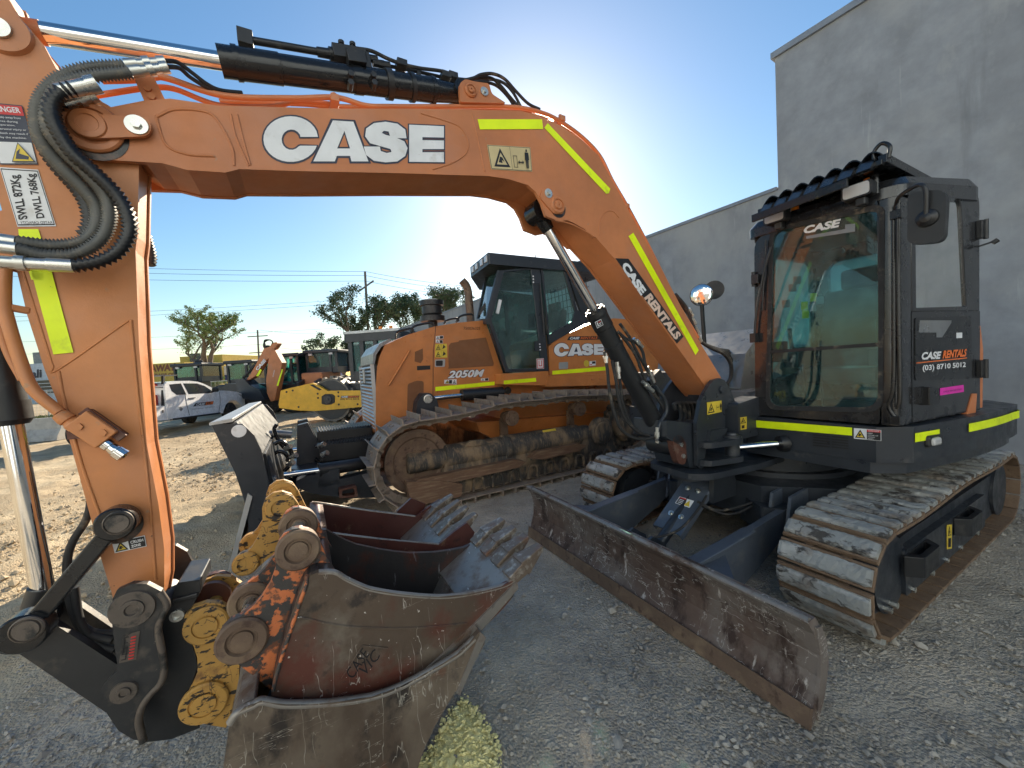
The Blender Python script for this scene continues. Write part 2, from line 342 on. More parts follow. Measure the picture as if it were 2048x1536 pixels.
pm('concrete', (.42, .41, .38), .9, layers=[((.28, .27, .25), 3, .5, .7)], bump=.2)
pm('roller_yellow', (.72, .40, .03), .4, layers=[((.45, .27, .05), 6, .58, .8)])
pm('roller_steel', (.18, .17, .155), .55, .4, layers=[((.33, .27, .2), 5, .5, .75)], bump=.2)
pm('building_yellow', (.60, .42, .09), .8)
pm('bounce_cladding', (.60, .70, .80), .8)  # tint sets the light bounced from the added warehouse
pm('building_white', (.62, .65, .68), .7)
pm('building_blue', (.045, .055, .22), .6)
pm('window_dark', (.03, .04, .05), .15)
pm('roof_grey', (.2, .21, .22), .7)
pm('brown_text', (.22, .07, .04), .6)
pm('bark', (.16, .125, .095), .9, bump=.6, bscale=12)
pm('leaf_light', (.22, .29, .09), .7, layers=[((.34, .36, .12), 1.2, .5, .7)])
pm('leaf_dark', (.075, .12, .055), .7, layers=[((.14, .17, .09), .9, .5, .7)])
pm('wood_pole', (.19, .165, .14), .9, bump=.3)
pm('wire', (.03, .03, .035), .6)
pm('fence_metal', (.45, .46, .46), .45, .6)
pm('blue_grey_paint', (.07, .085, .11), .4, layers=[((.14, .14, .14), 8, .55, .8)])
pm('tool_grey', (.20, .21, .22), .35, .3, layers=[((.33, .31, .27), 6, .5, .8)])
def glass(name, tint, gl=.10, rough=.02, dirt=(.55, .62, .55), dscale=3.0, dlo=.5, dhi=.9, dmax=.35):
    m, n, l = newmat(name); o = n.new('ShaderNodeOutputMaterial'); t = n.new('ShaderNodeBsdfTransparent'); t.inputs[0].default_value = (*tint, 1)
    g = n.new('ShaderNodeBsdfGlossy'); g.inputs['Roughness'].default_value = rough; d0 = n.new('ShaderNodeBsdfDiffuse'); d0.inputs[0].default_value = (*dirt, 1); d1 = n.new('ShaderNodeBsdfTranslucent'); d1.inputs[0].default_value = (*dirt, 1); d = n.new('ShaderNodeMixShader'); d.inputs[0].default_value = .65; l.new(d0.outputs[0], d.inputs[1]); l.new(d1.outputs[0], d.inputs[2])
    fr = n.new('ShaderNodeFresnel'); fr.inputs[0].default_value = 1.5; ad = n.new('ShaderNodeMath'); ad.operation = 'ADD'; ad.inputs[1].default_value = gl; l.new(fr.outputs[0], ad.inputs[0])
    m1 = n.new('ShaderNodeMixShader'); l.new(ad.outputs[0], m1.inputs[0]); l.new(t.outputs[0], m1.inputs[1]); l.new(g.outputs[0], m1.inputs[2])
    tc = n.new('ShaderNodeTexCoord'); no = n.new('ShaderNodeTexNoise'); no.inputs['Scale'].default_value = dscale; no.inputs['Detail'].default_value = 8; no.inputs['Roughness'].default_value = .7
    l.new(tc.outputs['Object'], no.inputs[0]); r = n.new('ShaderNodeMapRange'); r.inputs[1].default_value = dlo; r.inputs[2].default_value = dhi; r.inputs[3].default_value = .04; r.inputs[4].default_value = dmax; l.new(no.outputs[0], r.inputs[0])
    m2 = n.new('ShaderNodeMixShader'); l.new(r.outputs[0], m2.inputs[0]); l.new(m1.outputs[0], m2.inputs[1]); l.new(d.outputs[0], m2.inputs[2]); l.new(m2.outputs[0], o.inputs[0]); return m
glass('glass', (.55, .84, .82), gl=.03, dmax=.22, dirt=(.40, .72, .68)); glass('glass_far', (.42, .78, .80), gl=.03, dmax=.10, dirt=(.4, .7, .7)); glass('glass_dark', (.10, .13, .13), gl=.04, dmax=.3, dirt=(.4, .7, .68))
glass('glass_dirty', (.58, .82, .84), gl=.02, dscale=2.2, dlo=.45, dhi=.75, dmax=.20, dirt=(.36, .56, .58))
def ground_mat():
    m, n, l = newmat('ground'); out = n.new('ShaderNodeOutputMaterial'); b = n.new('ShaderNodeBsdfPrincipled'); l.new(b.outputs[0], out.inputs[0])
    geo = n.new('ShaderNodeNewGeometry'); sep = n.new('ShaderNodeSeparateXYZ'); l.new(geo.outputs['Position'], sep.inputs[0])
    def noise(s, det=8, ro=.65, st=(1, 1, 1), rz=0):
        mp = n.new('ShaderNodeMapping'); mp.inputs['Scale'].default_value = st; mp.inputs['Rotation'].default_value = (0, 0, rz); l.new(geo.outputs['Position'], mp.inputs[0])
        t = n.new('ShaderNodeTexNoise'); t.inputs['Scale'].default_value = s; t.inputs['Detail'].default_value = det; t.inputs['Roughness'].default_value = ro; l.new(mp.outputs[0], t.inputs[0]); return t.outputs[0]
    def mr(x, a, b2, c=0., d=1.):
        r = n.new('ShaderNodeMapRange'); l.new(x, r.inputs[0]); r.inputs[1].default_value = a; r.inputs[2].default_value = b2; r.inputs[3].default_value = c; r.inputs[4].default_value = d; return r.outputs[0]
    def mix(f, a, c):
        x = n.new('ShaderNodeMix'); x.data_type = 'RGBA'
        if isinstance(f, float): x.inputs[0].default_value = f
        else: l.new(f, x.inputs[0])
        for k, q in ((6, a), (7, c)):
            if isinstance(q, tuple): x.inputs[k].default_value = (*q, 1)
            else: l.new(q, x.inputs[k])
        return x.outputs[2]
    def mth(op, a, c):
        x = n.new('ShaderNodeMath'); x.operation = op
        for k, q in ((0, a), (1, c)):
            if isinstance(q, (int, float)): x.inputs[k].default_value = q
            else: l.new(q, x.inputs[k])
        return x.outputs[0]
    vor = n.new('ShaderNodeTexVoronoi'); vor.inputs['Scale'].default_value = 75; l.new(geo.outputs['Position'], vor.inputs['Vector'])
    gr = mix(mr(noise(2.3), .38, .66), (.33, .285, .225), (.49, .435, .35))
    gr = mix(mr(noise(.9), .48, .66), gr, (.60, .51, .395))
    gr = mix(mr(noise(45, 3), .45, .75, 0, .6), gr, (.42, .41, .39))
    gr = mix(mr(noise(5.5), .66, .74, 0, .75), gr, (.07, .065, .06))
    sand = mix(mr(noise(1.1, 8, .65, (1, .35, 1), .5), .4, .65), (.40, .31, .20), (.60, .49, .33))
    sand = mix(mr(noise(9, 8, .7, (.3, 1, 1), .4), .5, .75, 0, .7), sand, (.26, .20, .13))
    # sand lies to the left and beyond, gravel in the foreground
    w = mth('ADD', mth('MULTIPLY', sep.outputs['X'], -1.0), mth('MULTIPLY', sep.outputs['Y'], .22))
    w = mth('ADD', w, mth('MULTIPLY', noise(.8), 2.2))
    col = mix(mr(w, 3.5, 5.1), gr, sand)
    l.new(col, b.inputs['Base Color']); b.inputs['Roughness'].default_value = .95; b.inputs['Specular IOR Level'].default_value = .2
    h = mth('ADD', mth('MULTIPLY', vor.outputs['Distance'], -.55), mth('ADD', mth('MULTIPLY', noise(22), 1.1), mth('MULTIPLY', noise(4.5), 2.5)))
    bp = n.new('ShaderNodeBump'); bp.inputs['Strength'].default_value = .85; bp.inputs['Distance'].default_value = .022; l.new(h, bp.inputs['Height']); l.new(bp.outputs[0], b.inputs['Normal'])
ground_mat()
pm('grease', (.012, .010, .009), .35, layers=[((.12, .06, .035), 20, .5, .65)])
pm('stone', (.38, .35, .30), .85, layers=[((.22, .205, .185), 1.1, .45, .6), ((.44, .415, .37), 2.3, .55, .7)])
pm('painted_sun_patch', (.95, .86, .42), .9, layers=[((.6, .5, .2), 26, .52, .7)], bump=1.0, bscale=45)  # sunlight on the gravel put into a bright yellow colour
pm('grass', (.12, .15, .05), .9)
pm('clod', (.44, .35, .235), .95, bump=.5, bscale=20)
# ---------------------------------------------------------------- lettering helpers
def _C():
    o = []
    for i in range(31):
        a = math.radians(-2+ (i/30)*346); o.append((465+140*math.cos(a)*1.0, 714-117*math.sin(a)))
    o = [(605, 708)]+[q for q in o[1:]]
    o = [q for q in o if not (q[0] > 500 and 704 < q[1] < 747)]
    inn = []
    for i in range(17):
        a = math.radians(340-(i/16)*330); inn.append((468+50*math.cos(a), 717-52*math.sin(a)))
    inn = [q for q in inn if not (q[0] > 495 and 700 < q[1] < 750)]
    return [(604, 703)]+o[1:]+[(598, 748), (514, 748)]+inn+[(514, 703)]
_A1 = [(680, 618), (732, 622), (739, 672), (702, 762), (700, 800), (690, 828), (580, 828)]
_A2 = [(732, 622), (785, 625), (862, 828), (775, 828), (768, 800), (768, 762), (739, 672)]
_A3 = [(702, 762), (768, 762), (768, 800), (700, 800)]
_AH = [(739, 692), (713, 754), (758, 754)]
_S = [(1057, 710), (1050, 665), (1010, 635), (950, 625), (890, 632), (850, 660), (845, 700), (870, 735), (930, 752), (975, 765), (980, 780), (955, 785), (925, 775), (920, 752),
      (838, 752), (850, 795), (890, 825), (950, 833), (1010, 828), (1050, 800), (1062, 760), (1045, 725), (1000, 705), (950, 692), (930, 682), (940, 672), (965, 675), (975, 708)]
_E = [(1070, 640), (1248, 648), (1248, 706), (1138, 704), (1138, 719), (1248, 721), (1248, 765), (1138, 765), (1138, 781), (1248, 781), (1248, 832), (1070, 830)]
_AO = [(670, 608), (794, 615), (876, 838), (766, 838), (760, 810), (708, 810), (699, 838), (565, 838)]
def _grow(p, d):
    n = len(p); ar = sum(p[i][0]*p[(i+1) % n][1]-p[(i+1) % n][0]*p[i][1] for i in range(n)); sg = 1 if ar > 0 else -1; o = []
    for i in range(n):
        a = Vector(p[i-1]); b = Vector(p[i]); c = Vector(p[(i+1) % n]); u = (b-a).normalized(); w = (c-b).normalized()
        n1 = Vector((u.y, -u.x))*sg; n2 = Vector((w.y, -w.x))*sg; q = (n1+n2); q = q/max(.6, q.length)
        o.append(tuple(b+q*d*1.1))
    return o
def big_logo(mb, fmap, eps, mi_white=0, mi_navy=1, grow=8.5, mi_hole=None):
    for g in (_C(), _S, _E): mb.sheet([fmap(q, eps*.5) for q in _grow(g, grow)], mi_navy)
    mb.sheet([fmap(q, eps*.5) for q in _AO], mi_navy)
    for g in (_C(), _A1, _A2, _A3, _S, _E): mb.sheet([fmap(q, eps) for q in g], mi_white)
    if mi_hole is not None: mb.sheet([fmap(q, eps*1.2) for q in _AH], mi_hole)
class OnY:
    """work on the plane y = c of a frame, facing +y"""
    def __init__(s, fr, y): s.fr = fr; s.y = y
    def p(s, q, e=0.0): a = s.fr.onY(q[0], q[1], s.y); return Vector((a[0], s.y+e, a[2]))
class OnX:
    def __init__(s, fr, x): s.fr = fr; s.x = x
    def p(s, q, e=0.0): a = s.fr.onX(q[0], q[1], s.x); return Vector((s.x+e, a[1], a[2]))
def px_text(mb, pl, st, bl, br, tl, e, mi, off=.0, shear=0., space=1.):
    O = pl.p(bl, e); A = pl.p(br, e)-O; B = pl.p(tl, e)-O; mb.text(st, O, A, B, mi, off, shear, space)
def px_quad(mb, pl, q, e, mi): mb.sheet([pl.p(a, e) for a in q], mi)
def label(pl, quad, parent, rows, mats, name='warning_label', lab=None, e0=.0025):
    """sticker: quad bl,br,tr,tl in pixels; rows = list of drawing ops in unit coords"""
    mb = MB(pl.fr); c = [pl.p(a, e0) for a in quad]
    U = lambda u, v, e=0: (c[0]*(1-u)*(1-v)+c[1]*u*(1-v)+c[2]*u*v+c[3]*(1-u)*v)+(Vector((0, e, 0)) if isinstance(pl, OnY) else Vector((e, 0, 0)))
    mb.sheet([U(0, 0), U(1, 0), U(1, 1), U(0, 1)], 0)
    k = .0006
    for r in rows:
        if r[0] == 'r': _, u0, v0, u1, v1, mi = r; mb.sheet([U(u0, v0, k), U(u1, v0, k), U(u1, v1, k), U(u0, v1, k)], mi)
        elif r[0] == 'p': mb.sheet([U(a, b, k) for a, b in r[1]], r[2])
        elif r[0] == 't':
            _, st, u0, v0, u1, v1, mi = r[:7]; O = U(u0, v0, k); mb.text(st, O, U(u1, v0, k)-O, U(u0, v1, k)-O, mi, r[7] if len(r) > 7 else .02)
        k += .0005
    o = mb.build(name, mats, parent)
    if lab: o['label'] = lab
    return o
def tri(u0, v0, u1, v1, a, b):   # warning triangle: black then inner
    mx = (u0+u1)/2; du = (u1-u0)*.12; dv = (v1-v0)*.12
    return [('p', [(u0, v0), (u1, v0), (mx, v1)], a), ('p', [(u0+du*1.5, v0+dv), (u1-du*1.5, v0+dv), (mx, v1-dv*2)], b),
            ('p', [(mx-du*1.6, v0+dv*2), (mx+du*.3, v0+dv*1.6), (mx+du*.2, v0+dv*3), (mx+du*1.4, v0+dv*2.2), (mx+du*.6, v0+dv*4.2), (mx-du*.6, v0+dv*4.6)], a)]
def person(u0, v0, u1, v1, a):
    w = u1-u0; h = v1-v0; X = lambda x: u0+w*x; Y = lambda y: v0+h*y
    return [('p', [(X(.35), Y(.84)), (X(.65), Y(.84)), (X(.68), Y(.92)), (X(.5), Y(1)), (X(.32), Y(.92))], a), ('p', [(X(.1), Y(.8)), (X(.9), Y(.8)), (X(.95), Y(.42)), (X(.8), Y(.42)), (X(.75), Y(0)), (X(.55), Y(0)), (X(.5), Y(.4)), (X(.45), Y(0)), (X(.25), Y(0)), (X(.2), Y(.42)), (X(.05), Y(.42))], a)]
def bolt(mb, p, d, r=.018, h=.014, mi=0, washer=1.6):
    p = Vector(p); d = Vector(d).normalized(); mb.cyl(p, p+d*.004, r*washer, n=20, mi=mi); mb.cyl(p+d*.004, p+d*(.004+h), r, n=6, mi=mi, sm=False)
def boss(mb, p, d, r, h=.02, mi=0, pin=.5, pmi=None, chamfer=.006):
    p = Vector(p); mb.lathe(p, d, [(0, r), (h-chamfer, r), (h, r-chamfer), (h, r*.72), (h-.006, r*.70), (h-.006, r*pin*1.06)], 32, mi)
    mb.lathe(p, d, [(h-.008, r*pin), (h-.001, r*pin), (h+.004, r*pin*.85), (h+.004, r*.12), (h-.002, r*.1)], 28, mi if pmi is None else pmi)
def place_shoes(proto, parent, path, pitch, name, root, y, start=0.0, flip=False):
    """path: closed list of (x,z) in E-like frame coords of root frame; shoes copied along it"""
    P = [Vector(q) for q in path]; P.append(P[0]); L = [0]
    for a, b in zip(P, P[1:]): L.append(L[-1]+(b-a).length)
    n = int(round(L[-1]/pitch)); st = L[-1]/n; out = []
    def at(s):
        s %= L[-1]; j = 0
        while L[j+1] < s: j += 1
        return P[j].lerp(P[j+1], (s-L[j])/(L[j+1]-L[j]))
    for i in range(n):
        s = i*st+start; a = at(s-st*.48); b = at(s+st*.48); c = (a+b)/2; t = (b-a).normalized(); nn = Vector((-t.y, t.x))
        o = proto if i == 0 else proto.copy()
        if i: COL.objects.link(o)
        o.parent = parent
        o.matrix_local = Matrix(((t.x, 0, nn.x, c.x), (0, 1, 0, y), (t.y, 0, nn.y, c.y), (0, 0, 0, 1))); out.append(o)
    return out
# ---------------------------------------------------------------- ground
def build_ground():
    def axis(lo, hi, far, n0, n1):
        a = np.linspace(lo, hi, n0); g = (np.linspace(0, 1, n1+1)[1:]**3)*far
        return np.concatenate([lo-g[::-1], a, hi+g])
    xs = axis(-16, 9, 900, 251, 14); ys = axis(-2, 20, 900, 221, 14); X, Y = np.meshgrid(xs, ys)
    from mathutils import noise as N
    Zz = np.zeros_like(X)
    for i in range(X.shape[0]):
        for j in range(X.shape[1]):
            x, y = X[i, j], Y[i, j]; s = min(1, max(0, (-x-2.2+.2*y)/1.6)) if y < 20 and x > -16 else 0
            h = .012*N.noise(Vector((x*.9, y*.9, 0)))+.007*N.noise(Vector((x*4.5+y*2, y*4.5-x, 2)))
            if s > 0:
                u = x*.86+y*.5; h += s*(.05*N.noise(Vector((x*1.7, y*1.1, 3)))+.04*N.noise(Vector((u*4.5, (-x*.5+y*.86)*.8, 7)))+.02*N.noise(Vector((x*7, y*7, 1))))
            # tyre-churned ridge beside the dozer blade
            d = abs((x+3.9)+.12*(y-5)); 
            if 2.2 < y < 10: h += s*.05*abs(N.noise(Vector((x*2.6, y*1.9, 11))))+s*.03*N.noise(Vector((x*9, y*7, 13)))
            if y < 9: h += .12*math.exp(-(d/.40)**2)*max(0, min(1, (y-2.8)/1))*(.6+.9*N.noise(Vector((x*4, y*4, 5))))
            Zz[i, j] = h-.012
    ny, nx = X.shape; v = np.stack([X.ravel(), Y.ravel(), Zz.ravel()], 1); idx = np.arange(nx*ny).reshape(ny, nx)
    f = np.stack([idx[:-1, :-1].ravel(), idx[:-1, 1:].ravel(), idx[1:, 1:].ravel(), idx[1:, :-1].ravel()], 1)
    me = bpy.data.meshes.new('ground'); me.from_pydata(v.tolist(), [], f.tolist()); me.materials.append(M['ground'])
    for p in me.polygons: p.use_smooth = True
    o = bpy.data.objects.new('ground', me); COL.objects.link(o); tag(o, kind='structure')
build_ground()
def scatter(name, mat, pts, sizes, label, cat, flat=.6):
    base = np.array([(1, 0, 0), (0, 1, 0), (-1, 0, 0), (0, -1, 0), (0, 0, 1), (0, 0, -1), (.62, .62, .45), (-.62, -.6, .5)], float)
    fc = [(0, 6, 4), (6, 1, 4), (1, 2, 4), (2, 7, 4), (7, 3, 4), (3, 0, 4), (0, 1, 6), (2, 3, 7), (1, 0, 5), (2, 1, 5), (3, 2, 5), (0, 3, 5)]
    n = len(pts); V = np.zeros((n, 8, 3)); a = rng.uniform(0, 6.28, n); c, s = np.cos(a), np.sin(a)
    J = base[None]*(1+rng.uniform(-.3, .3, (n, 8, 3))); J *= np.stack([np.ones(n), rng.uniform(.55, 1, n), rng.uniform(.4, .9, n)*flat*1.4], 1)[:, None, :]
    J *= sizes[:, None, None]; V[..., 0] = J[..., 0]*c[:, None]-J[..., 1]*s[:, None]; V[..., 1] = J[..., 0]*s[:, None]+J[..., 1]*c[:, None]; V[..., 2] = J[..., 2]
    V += pts[:, None, :]; F = (np.array(fc)[None]+np.arange(n)[:, None, None]*8).reshape(-1, 3)
    me = bpy.data.meshes.new(name); me.from_pydata(V.reshape(-1, 3).tolist(), [], F.tolist()); me.materials.append(M[mat])
    o = bpy.data.objects.new(name, me); COL.objects.link(o); return tag(o, label, cat, kind='stuff')
n = 42000
d = rng.uniform(.9, 1, n); yy = .85+6.2*rng.uniform(0, 1, n)**1.9; xx = rng.uniform(-1, 1, n)*(yy*1.45+.2)
keep = (xx > -3.3-.1*yy+rng.normal(0, .4, n)); xx = xx[keep]; yy = yy[keep]; n = len(xx)
cl = np.sin(xx*3.1+1.3*np.sin(yy*2.2))*np.cos(yy*2.7+xx)+rng.normal(0, .55, n); kp = cl > -.35; xx = xx[kp]; yy = yy[kp]; n = len(xx)
scatter('gravel', 'stone', np.stack([xx, yy, rng.uniform(-.004, .006, n)-.004], 1), rng.gamma(2.6, .0025, n)+.0022, 'loose grey crushed stone spread over the foreground ground', 'gravel')
n = 7000; yy = rng.uniform(2.9, 13, n); xx = -4.0-.12*(yy-5)+rng.normal(0, 1, n)*(.35+.12*yy)-rng.exponential(1.2, n)*.8
scatter('soil_clods', 'clod', np.stack([xx, yy, rng.uniform(0, .03, n)], 1), rng.gamma(2.2, .0055, n)+.003, 'crumbled sandy clods churned up on the sunlit yard', 'soil', .8)
# spot of sunlight by the big bucket, painted as yellow ground
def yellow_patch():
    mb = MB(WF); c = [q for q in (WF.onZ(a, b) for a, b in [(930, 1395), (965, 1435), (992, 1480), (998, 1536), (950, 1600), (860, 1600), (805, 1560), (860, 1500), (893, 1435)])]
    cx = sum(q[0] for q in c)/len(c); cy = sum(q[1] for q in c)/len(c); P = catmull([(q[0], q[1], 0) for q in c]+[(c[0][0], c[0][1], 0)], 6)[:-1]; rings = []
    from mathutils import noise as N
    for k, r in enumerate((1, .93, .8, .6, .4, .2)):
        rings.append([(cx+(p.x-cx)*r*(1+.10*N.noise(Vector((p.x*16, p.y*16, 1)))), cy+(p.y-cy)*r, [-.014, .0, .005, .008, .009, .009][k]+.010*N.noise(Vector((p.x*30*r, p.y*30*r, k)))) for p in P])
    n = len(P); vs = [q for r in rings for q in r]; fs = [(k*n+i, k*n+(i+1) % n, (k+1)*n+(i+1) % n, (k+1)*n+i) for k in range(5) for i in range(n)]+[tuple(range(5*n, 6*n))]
    mb.add(vs, fs, 0, True); o = mb.build('painted_sun_patch', 'painted_sun_patch'); tag(o, 'pale yellow patch of sand on the gravel by the big grading bucket', 'sand', kind='stuff')  # the sand patch stands in for sunlight on the gravel
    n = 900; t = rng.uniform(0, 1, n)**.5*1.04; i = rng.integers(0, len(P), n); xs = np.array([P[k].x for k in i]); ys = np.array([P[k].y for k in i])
    o2 = scatter('painted_sun_crumbs', 'painted_sun_patch', np.stack([cx+(xs-cx)*t, cy+(ys-cy)*t, rng.uniform(0, .02, n)], 1), rng.gamma(4, .0016, n)+.002, 'pale yellow crumbs of sand scattered on the sand patch', 'sand')  # crumbs belong to the painted sunlight, not to real sand
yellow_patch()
# ================================================================ EXCAVATOR
UC = (-1.95, 0.0)
XF = E.sub(-1.95, 0); X = thing('tracked_excavator', XF, 'orange and charcoal tracked excavator in front with its boom reaching over the buckets', 'excavator')
def T(pts, y): return E.tr(pts, y)
BY = .13                       # boom half width
AY = .10
# ---- boom
b = MB(E)
box_poly = T([(150, 235), (187, 223), (289, 203), (340, 199), (437, 213), (673, 219), (830, 219), (1040, 223), (1083, 234), (1123, 254), (1162, 281), (1197, 312), (1224, 362), (1252, 413), (1287, 476), (1330, 554), (1369, 628), (1404, 694), (1440, 755),
    (1425, 792), (1410, 773), (1306, 624), (1232, 519), (1190, 472), (1165, 440), (1120, 395), (1072, 370), (1020, 356), (978, 350), (790, 344), (595, 340), (478, 336), (451, 343), (422, 341), (375, 338), (324, 324), (289, 322), (250, 300)], BY)
b.prism(box_poly, BY-.022, -BY+.022)
for s in (1, -1):
    b.prism(T([(137, 256), (141, 238), (152, 228), (187, 221), (289, 201), (340, 197), (437, 211), (673, 217), (830, 217), (1040, 221), (1083, 232), (1123, 252), (1162, 279), (1197, 310), (1224, 360), (1252, 411), (1287, 474), (1330, 552), (1369, 626), (1404, 692), (1442, 755),
    (1430, 796), (1412, 775), (1306, 626), (1232, 521), (1191, 474), (1185, 474), (1169, 458), (1148, 446), (1134, 440), (1118, 443), (1107, 438), (1092, 432), (1083, 405), (1072, 384), (1056, 370), (1017, 358), (978, 352), (790, 346), (595, 342), (478, 338), (451, 345), (422, 343), (375, 340), (324, 326), (289, 324), (219, 320), (180, 312), (152, 293), (139, 272)], BY), s*BY, s*(BY-.020))
boom = b.build('boom', ['orange'], X, bevel=.005)
# cast end reinforcement and weld beads
b = MB(E)
def weld(pts, y, r=.004, mi=0): b.tube([E.onY(a, c, y) for a, c in pts], r, 6, mi, 6)
Pp = OnY(E, BY)
weld(Z2([(158, 585), (185, 700), (250, 850)]), BY); weld(Z2([(190, 585), (218, 700), (258, 845)]), BY)
weld(Z2([(1130, 580), (1230, 610), (1330, 650), (1372, 720), (1365, 780), (1300, 830), (1190, 868)]), BY)
weld(Z2([(1395, 585), (1425, 720), (1458, 880)]), BY)
weld(Z3([(765, 440), (765, 380), (790, 325), (830, 312), (865, 345)]), BY)
weld(Z3([(540, 360), (620, 380), (700, 420), (740, 445)]), BY)
weld(Z1([(800, 600), (900, 560), (1060, 575), (1130, 640), (1190, 760), (1200, 850)]), BY, .005)
weld(Z1([(800, 600), (850, 740), (960, 790), (1100, 800)]), BY, .005)
b.build('weld_seam', 'orange', boom)
# boom tip boss plates and pins
b = MB(E); c = Pp.p((184, 256)); boss(b, c, (0, 1, 0), .083, .014, pin=.5)
b.prism(rrect(T([(152, 262), (164, 236), (190, 232), (300, 238), (306, 262), (296, 276), (180, 281)], BY+.014), .03), BY+.014, BY+.026)
p2 = Pp.p(Z1([(468, 655)])[0], .026); b.lathe(p2, (0, 1, 0), [(0, .048), (.006, .045), (.008, .03), (.004, .027), (.004, .01)], 28)
b.build('boom_tip_plate', 'orange', boom, bevel=.003)
b = MB(E); c = Pp.p((189, 268)); b.lathe(c, (0, 1, 0), [(0, .088), (.002, .088), (.002, .01)], 32); b.build('grease_ring', 'grease', boom)
b = MB(E); c = Pp.p((1116, 417)); b.lathe(c, (0, 1, 0), [(0, .053), (.0015, .053), (.0015, .01)], 32); b.build('grease_ring', 'grease', boom)
b = MB(E); c = E.onY(238, 1050, .1062); b.lathe((c[0], .1062, c[2]), (0, 1, 0), [(0, .066), (.001, .066), (.001, .01)], 32); b.build('grease_ring', 'grease', X)
b = MB(E); q = Pp.p((279, 259), .026); b.cyl(q, q+Vector((0, .006, 0)), .032, n=28); b.cyl(q+Vector((0, .006, 0)), q+Vector((0, .016, 0)), .015, n=6, sm=False)
q = Pp.p((1095, 388), .002); b.cyl(q, q+Vector((0, .010, 0)), .026, n=24); b.cyl(q+Vector((0, .01, 0)), q+Vector((0, .024, 0)), .013, n=6, sm=False)
b.build('pin_bolt', 'zinc', boom)
b = MB(E); q = Pp.p((1114, 412)); boss(b, q, (0, 1, 0), .048, .018); 
b.prism(rrect(T(Z3([(470, 200), (530, 200), (585, 270), (575, 330), (530, 330), (455, 245)]), BY), .02), BY, BY+.009)
b.build('cylinder_pin_plate', 'orange', boom, bevel=.002)
# logo and stickers on boom
b = MB(E); big_logo(b, lambda q, e: Pp.p(Z2([q])[0], e), .003, mi_hole=2); b.build('brand_lettering', ['white_vinyl', 'navy_vinyl', 'orange'], boom)
for k, q in enumerate([Z2([(1420, 612), (1750, 612), (1755, 662), (1432, 664)]), Z2([(1778, 630), (2048, 905), (2048, 960), (1762, 655)]), None]):
    b = MB(E)
    if k == 0: px_quad(b, Pp, q, .003, 0)
    elif k == 1: px_quad(b, Pp, [(1095, 247), (1220, 378), (1217, 387), (1212, 388), (1088, 256)], .003, 0)
    else: px_quad(b, Pp, Z3([(937, 424), (1272, 1025), (1255, 1050), (912, 442)]), .003, 0)
    b.build('reflective_tape', 'tape', boom)
label(Pp, Z2([(1490, 868), (1700, 880), (1690, 755), (1468, 742)]), boom,
      [('r', .01, .02, .99, .98, 1), ('r', .02, .04, .98, .96, 0), ('r', .5, .03, .506, .97, 1)]+tri(.08, .12, .46, .88, 1, 0)+[('r', .55, .12, .56, .6, 1), ('r', .55, .12, .64, .14, 1), ('r', .63, .12, .64, .6, 1), ('r', .55, .58, .64, .6, 1), ('r', .67, .32, .78, .36, 1), ('p', [(.65, .34), (.69, .42), (.69, .26)], 1), ('p', [(.8, .34), (.76, .42), (.76, .26)], 1)]+person(.82, .1, .93, .9, 1), ['label_cream', 'text_black'], lab='cream safety sticker with a triangle and a standing figure')
b = MB(E); px_quad(b, Pp, Z3([(845, 555), (912, 557), (1195, 955), (1160, 992)]), .003, 0)
O = Z3([(868, 612)])[0]
px_text(b, Pp, 'CASE', Z3([(872, 597)])[0], Z3([(975, 748)])[0], Z3([(903, 568)])[0], .0045, 1, .06, 0, 1.0)
px_text(b, Pp, 'RENTALS', Z3([(990, 758)])[0], Z3([(1152, 975)])[0], Z3([(1025, 732)])[0], .0045, 2, .05)
b.build('name_sticker', ['text_black', 'white_vinyl', 'pale_vinyl'], boom)
# small weld ring & lugs on boom top for the cylinder
b = MB(E)
for s in (.075, -.095):
    b.prism(rrect(T(Z2([(1325, 535), (1322, 440), (1350, 418), (1400, 430), (1472, 440), (1486, 492), (1560, 540)]), s), .015), s, s+.02)
b.build('cylinder_lug', 'orange', boom, bevel=.003)
b = MB(E); L = OnY(E, .095); boss(b, L.p((941, 182)), (0, 1, 0), .034, .014); b.build('lug_pin', 'orange', boom)
b = MB(E); q = L.p((968, 184)); b.cyl(q, q+Vector((0, .008, 0)), .022, n=24); b.cyl(q+Vector((0, .008, 0)), q+Vector((0, .018, 0)), .011, n=6, sm=False); b.build('lug_bolt', 'zinc', boom)
# pipes on boom
def pipe(pts, y, r, mat, name, n=10, fr=E):
    b = MB(fr); b.tube([fr.onY(a, c, y) for a, c in pts], r, n); return b.build(name, mat, X)
top_run = Z2([(700, 500), (850, 541), (980, 546), (1300, 546), (1600, 548), (1750, 577), (1850, 625), (1960, 705), (2048, 800)])+Z3([(830, 155), (900, 275), (960, 385), (1010, 480), (1050, 560), (1090, 640), (1150, 760), (1220, 880), (1270, 960)])
pipe(Z1([(520, 412), (690, 408), (790, 395), (860, 402), (1150, 490), (1500, 503)])+top_run, .07, .0115, 'orange_clean', 'hydraulic_pipe')
pipe(Z1([(460, 495), (690, 458), (790, 448), (900, 458), (1130, 540), (1400, 545)])+Z2([(500, 520), (700, 535)]), .03, .010, 'orange_clean', 'hydraulic_pipe')
pipe(Z2([(100, 520), (500, 530), (760, 548), (1200, 552), (1640, 556), (1760, 590), (1860, 640), (1960, 725), (2048, 820)])+Z3([(822, 170), (890, 290), (950, 400), (1000, 495), (1050, 590)]), -.03, .0115, 'orange_clean', 'hydraulic_pipe')
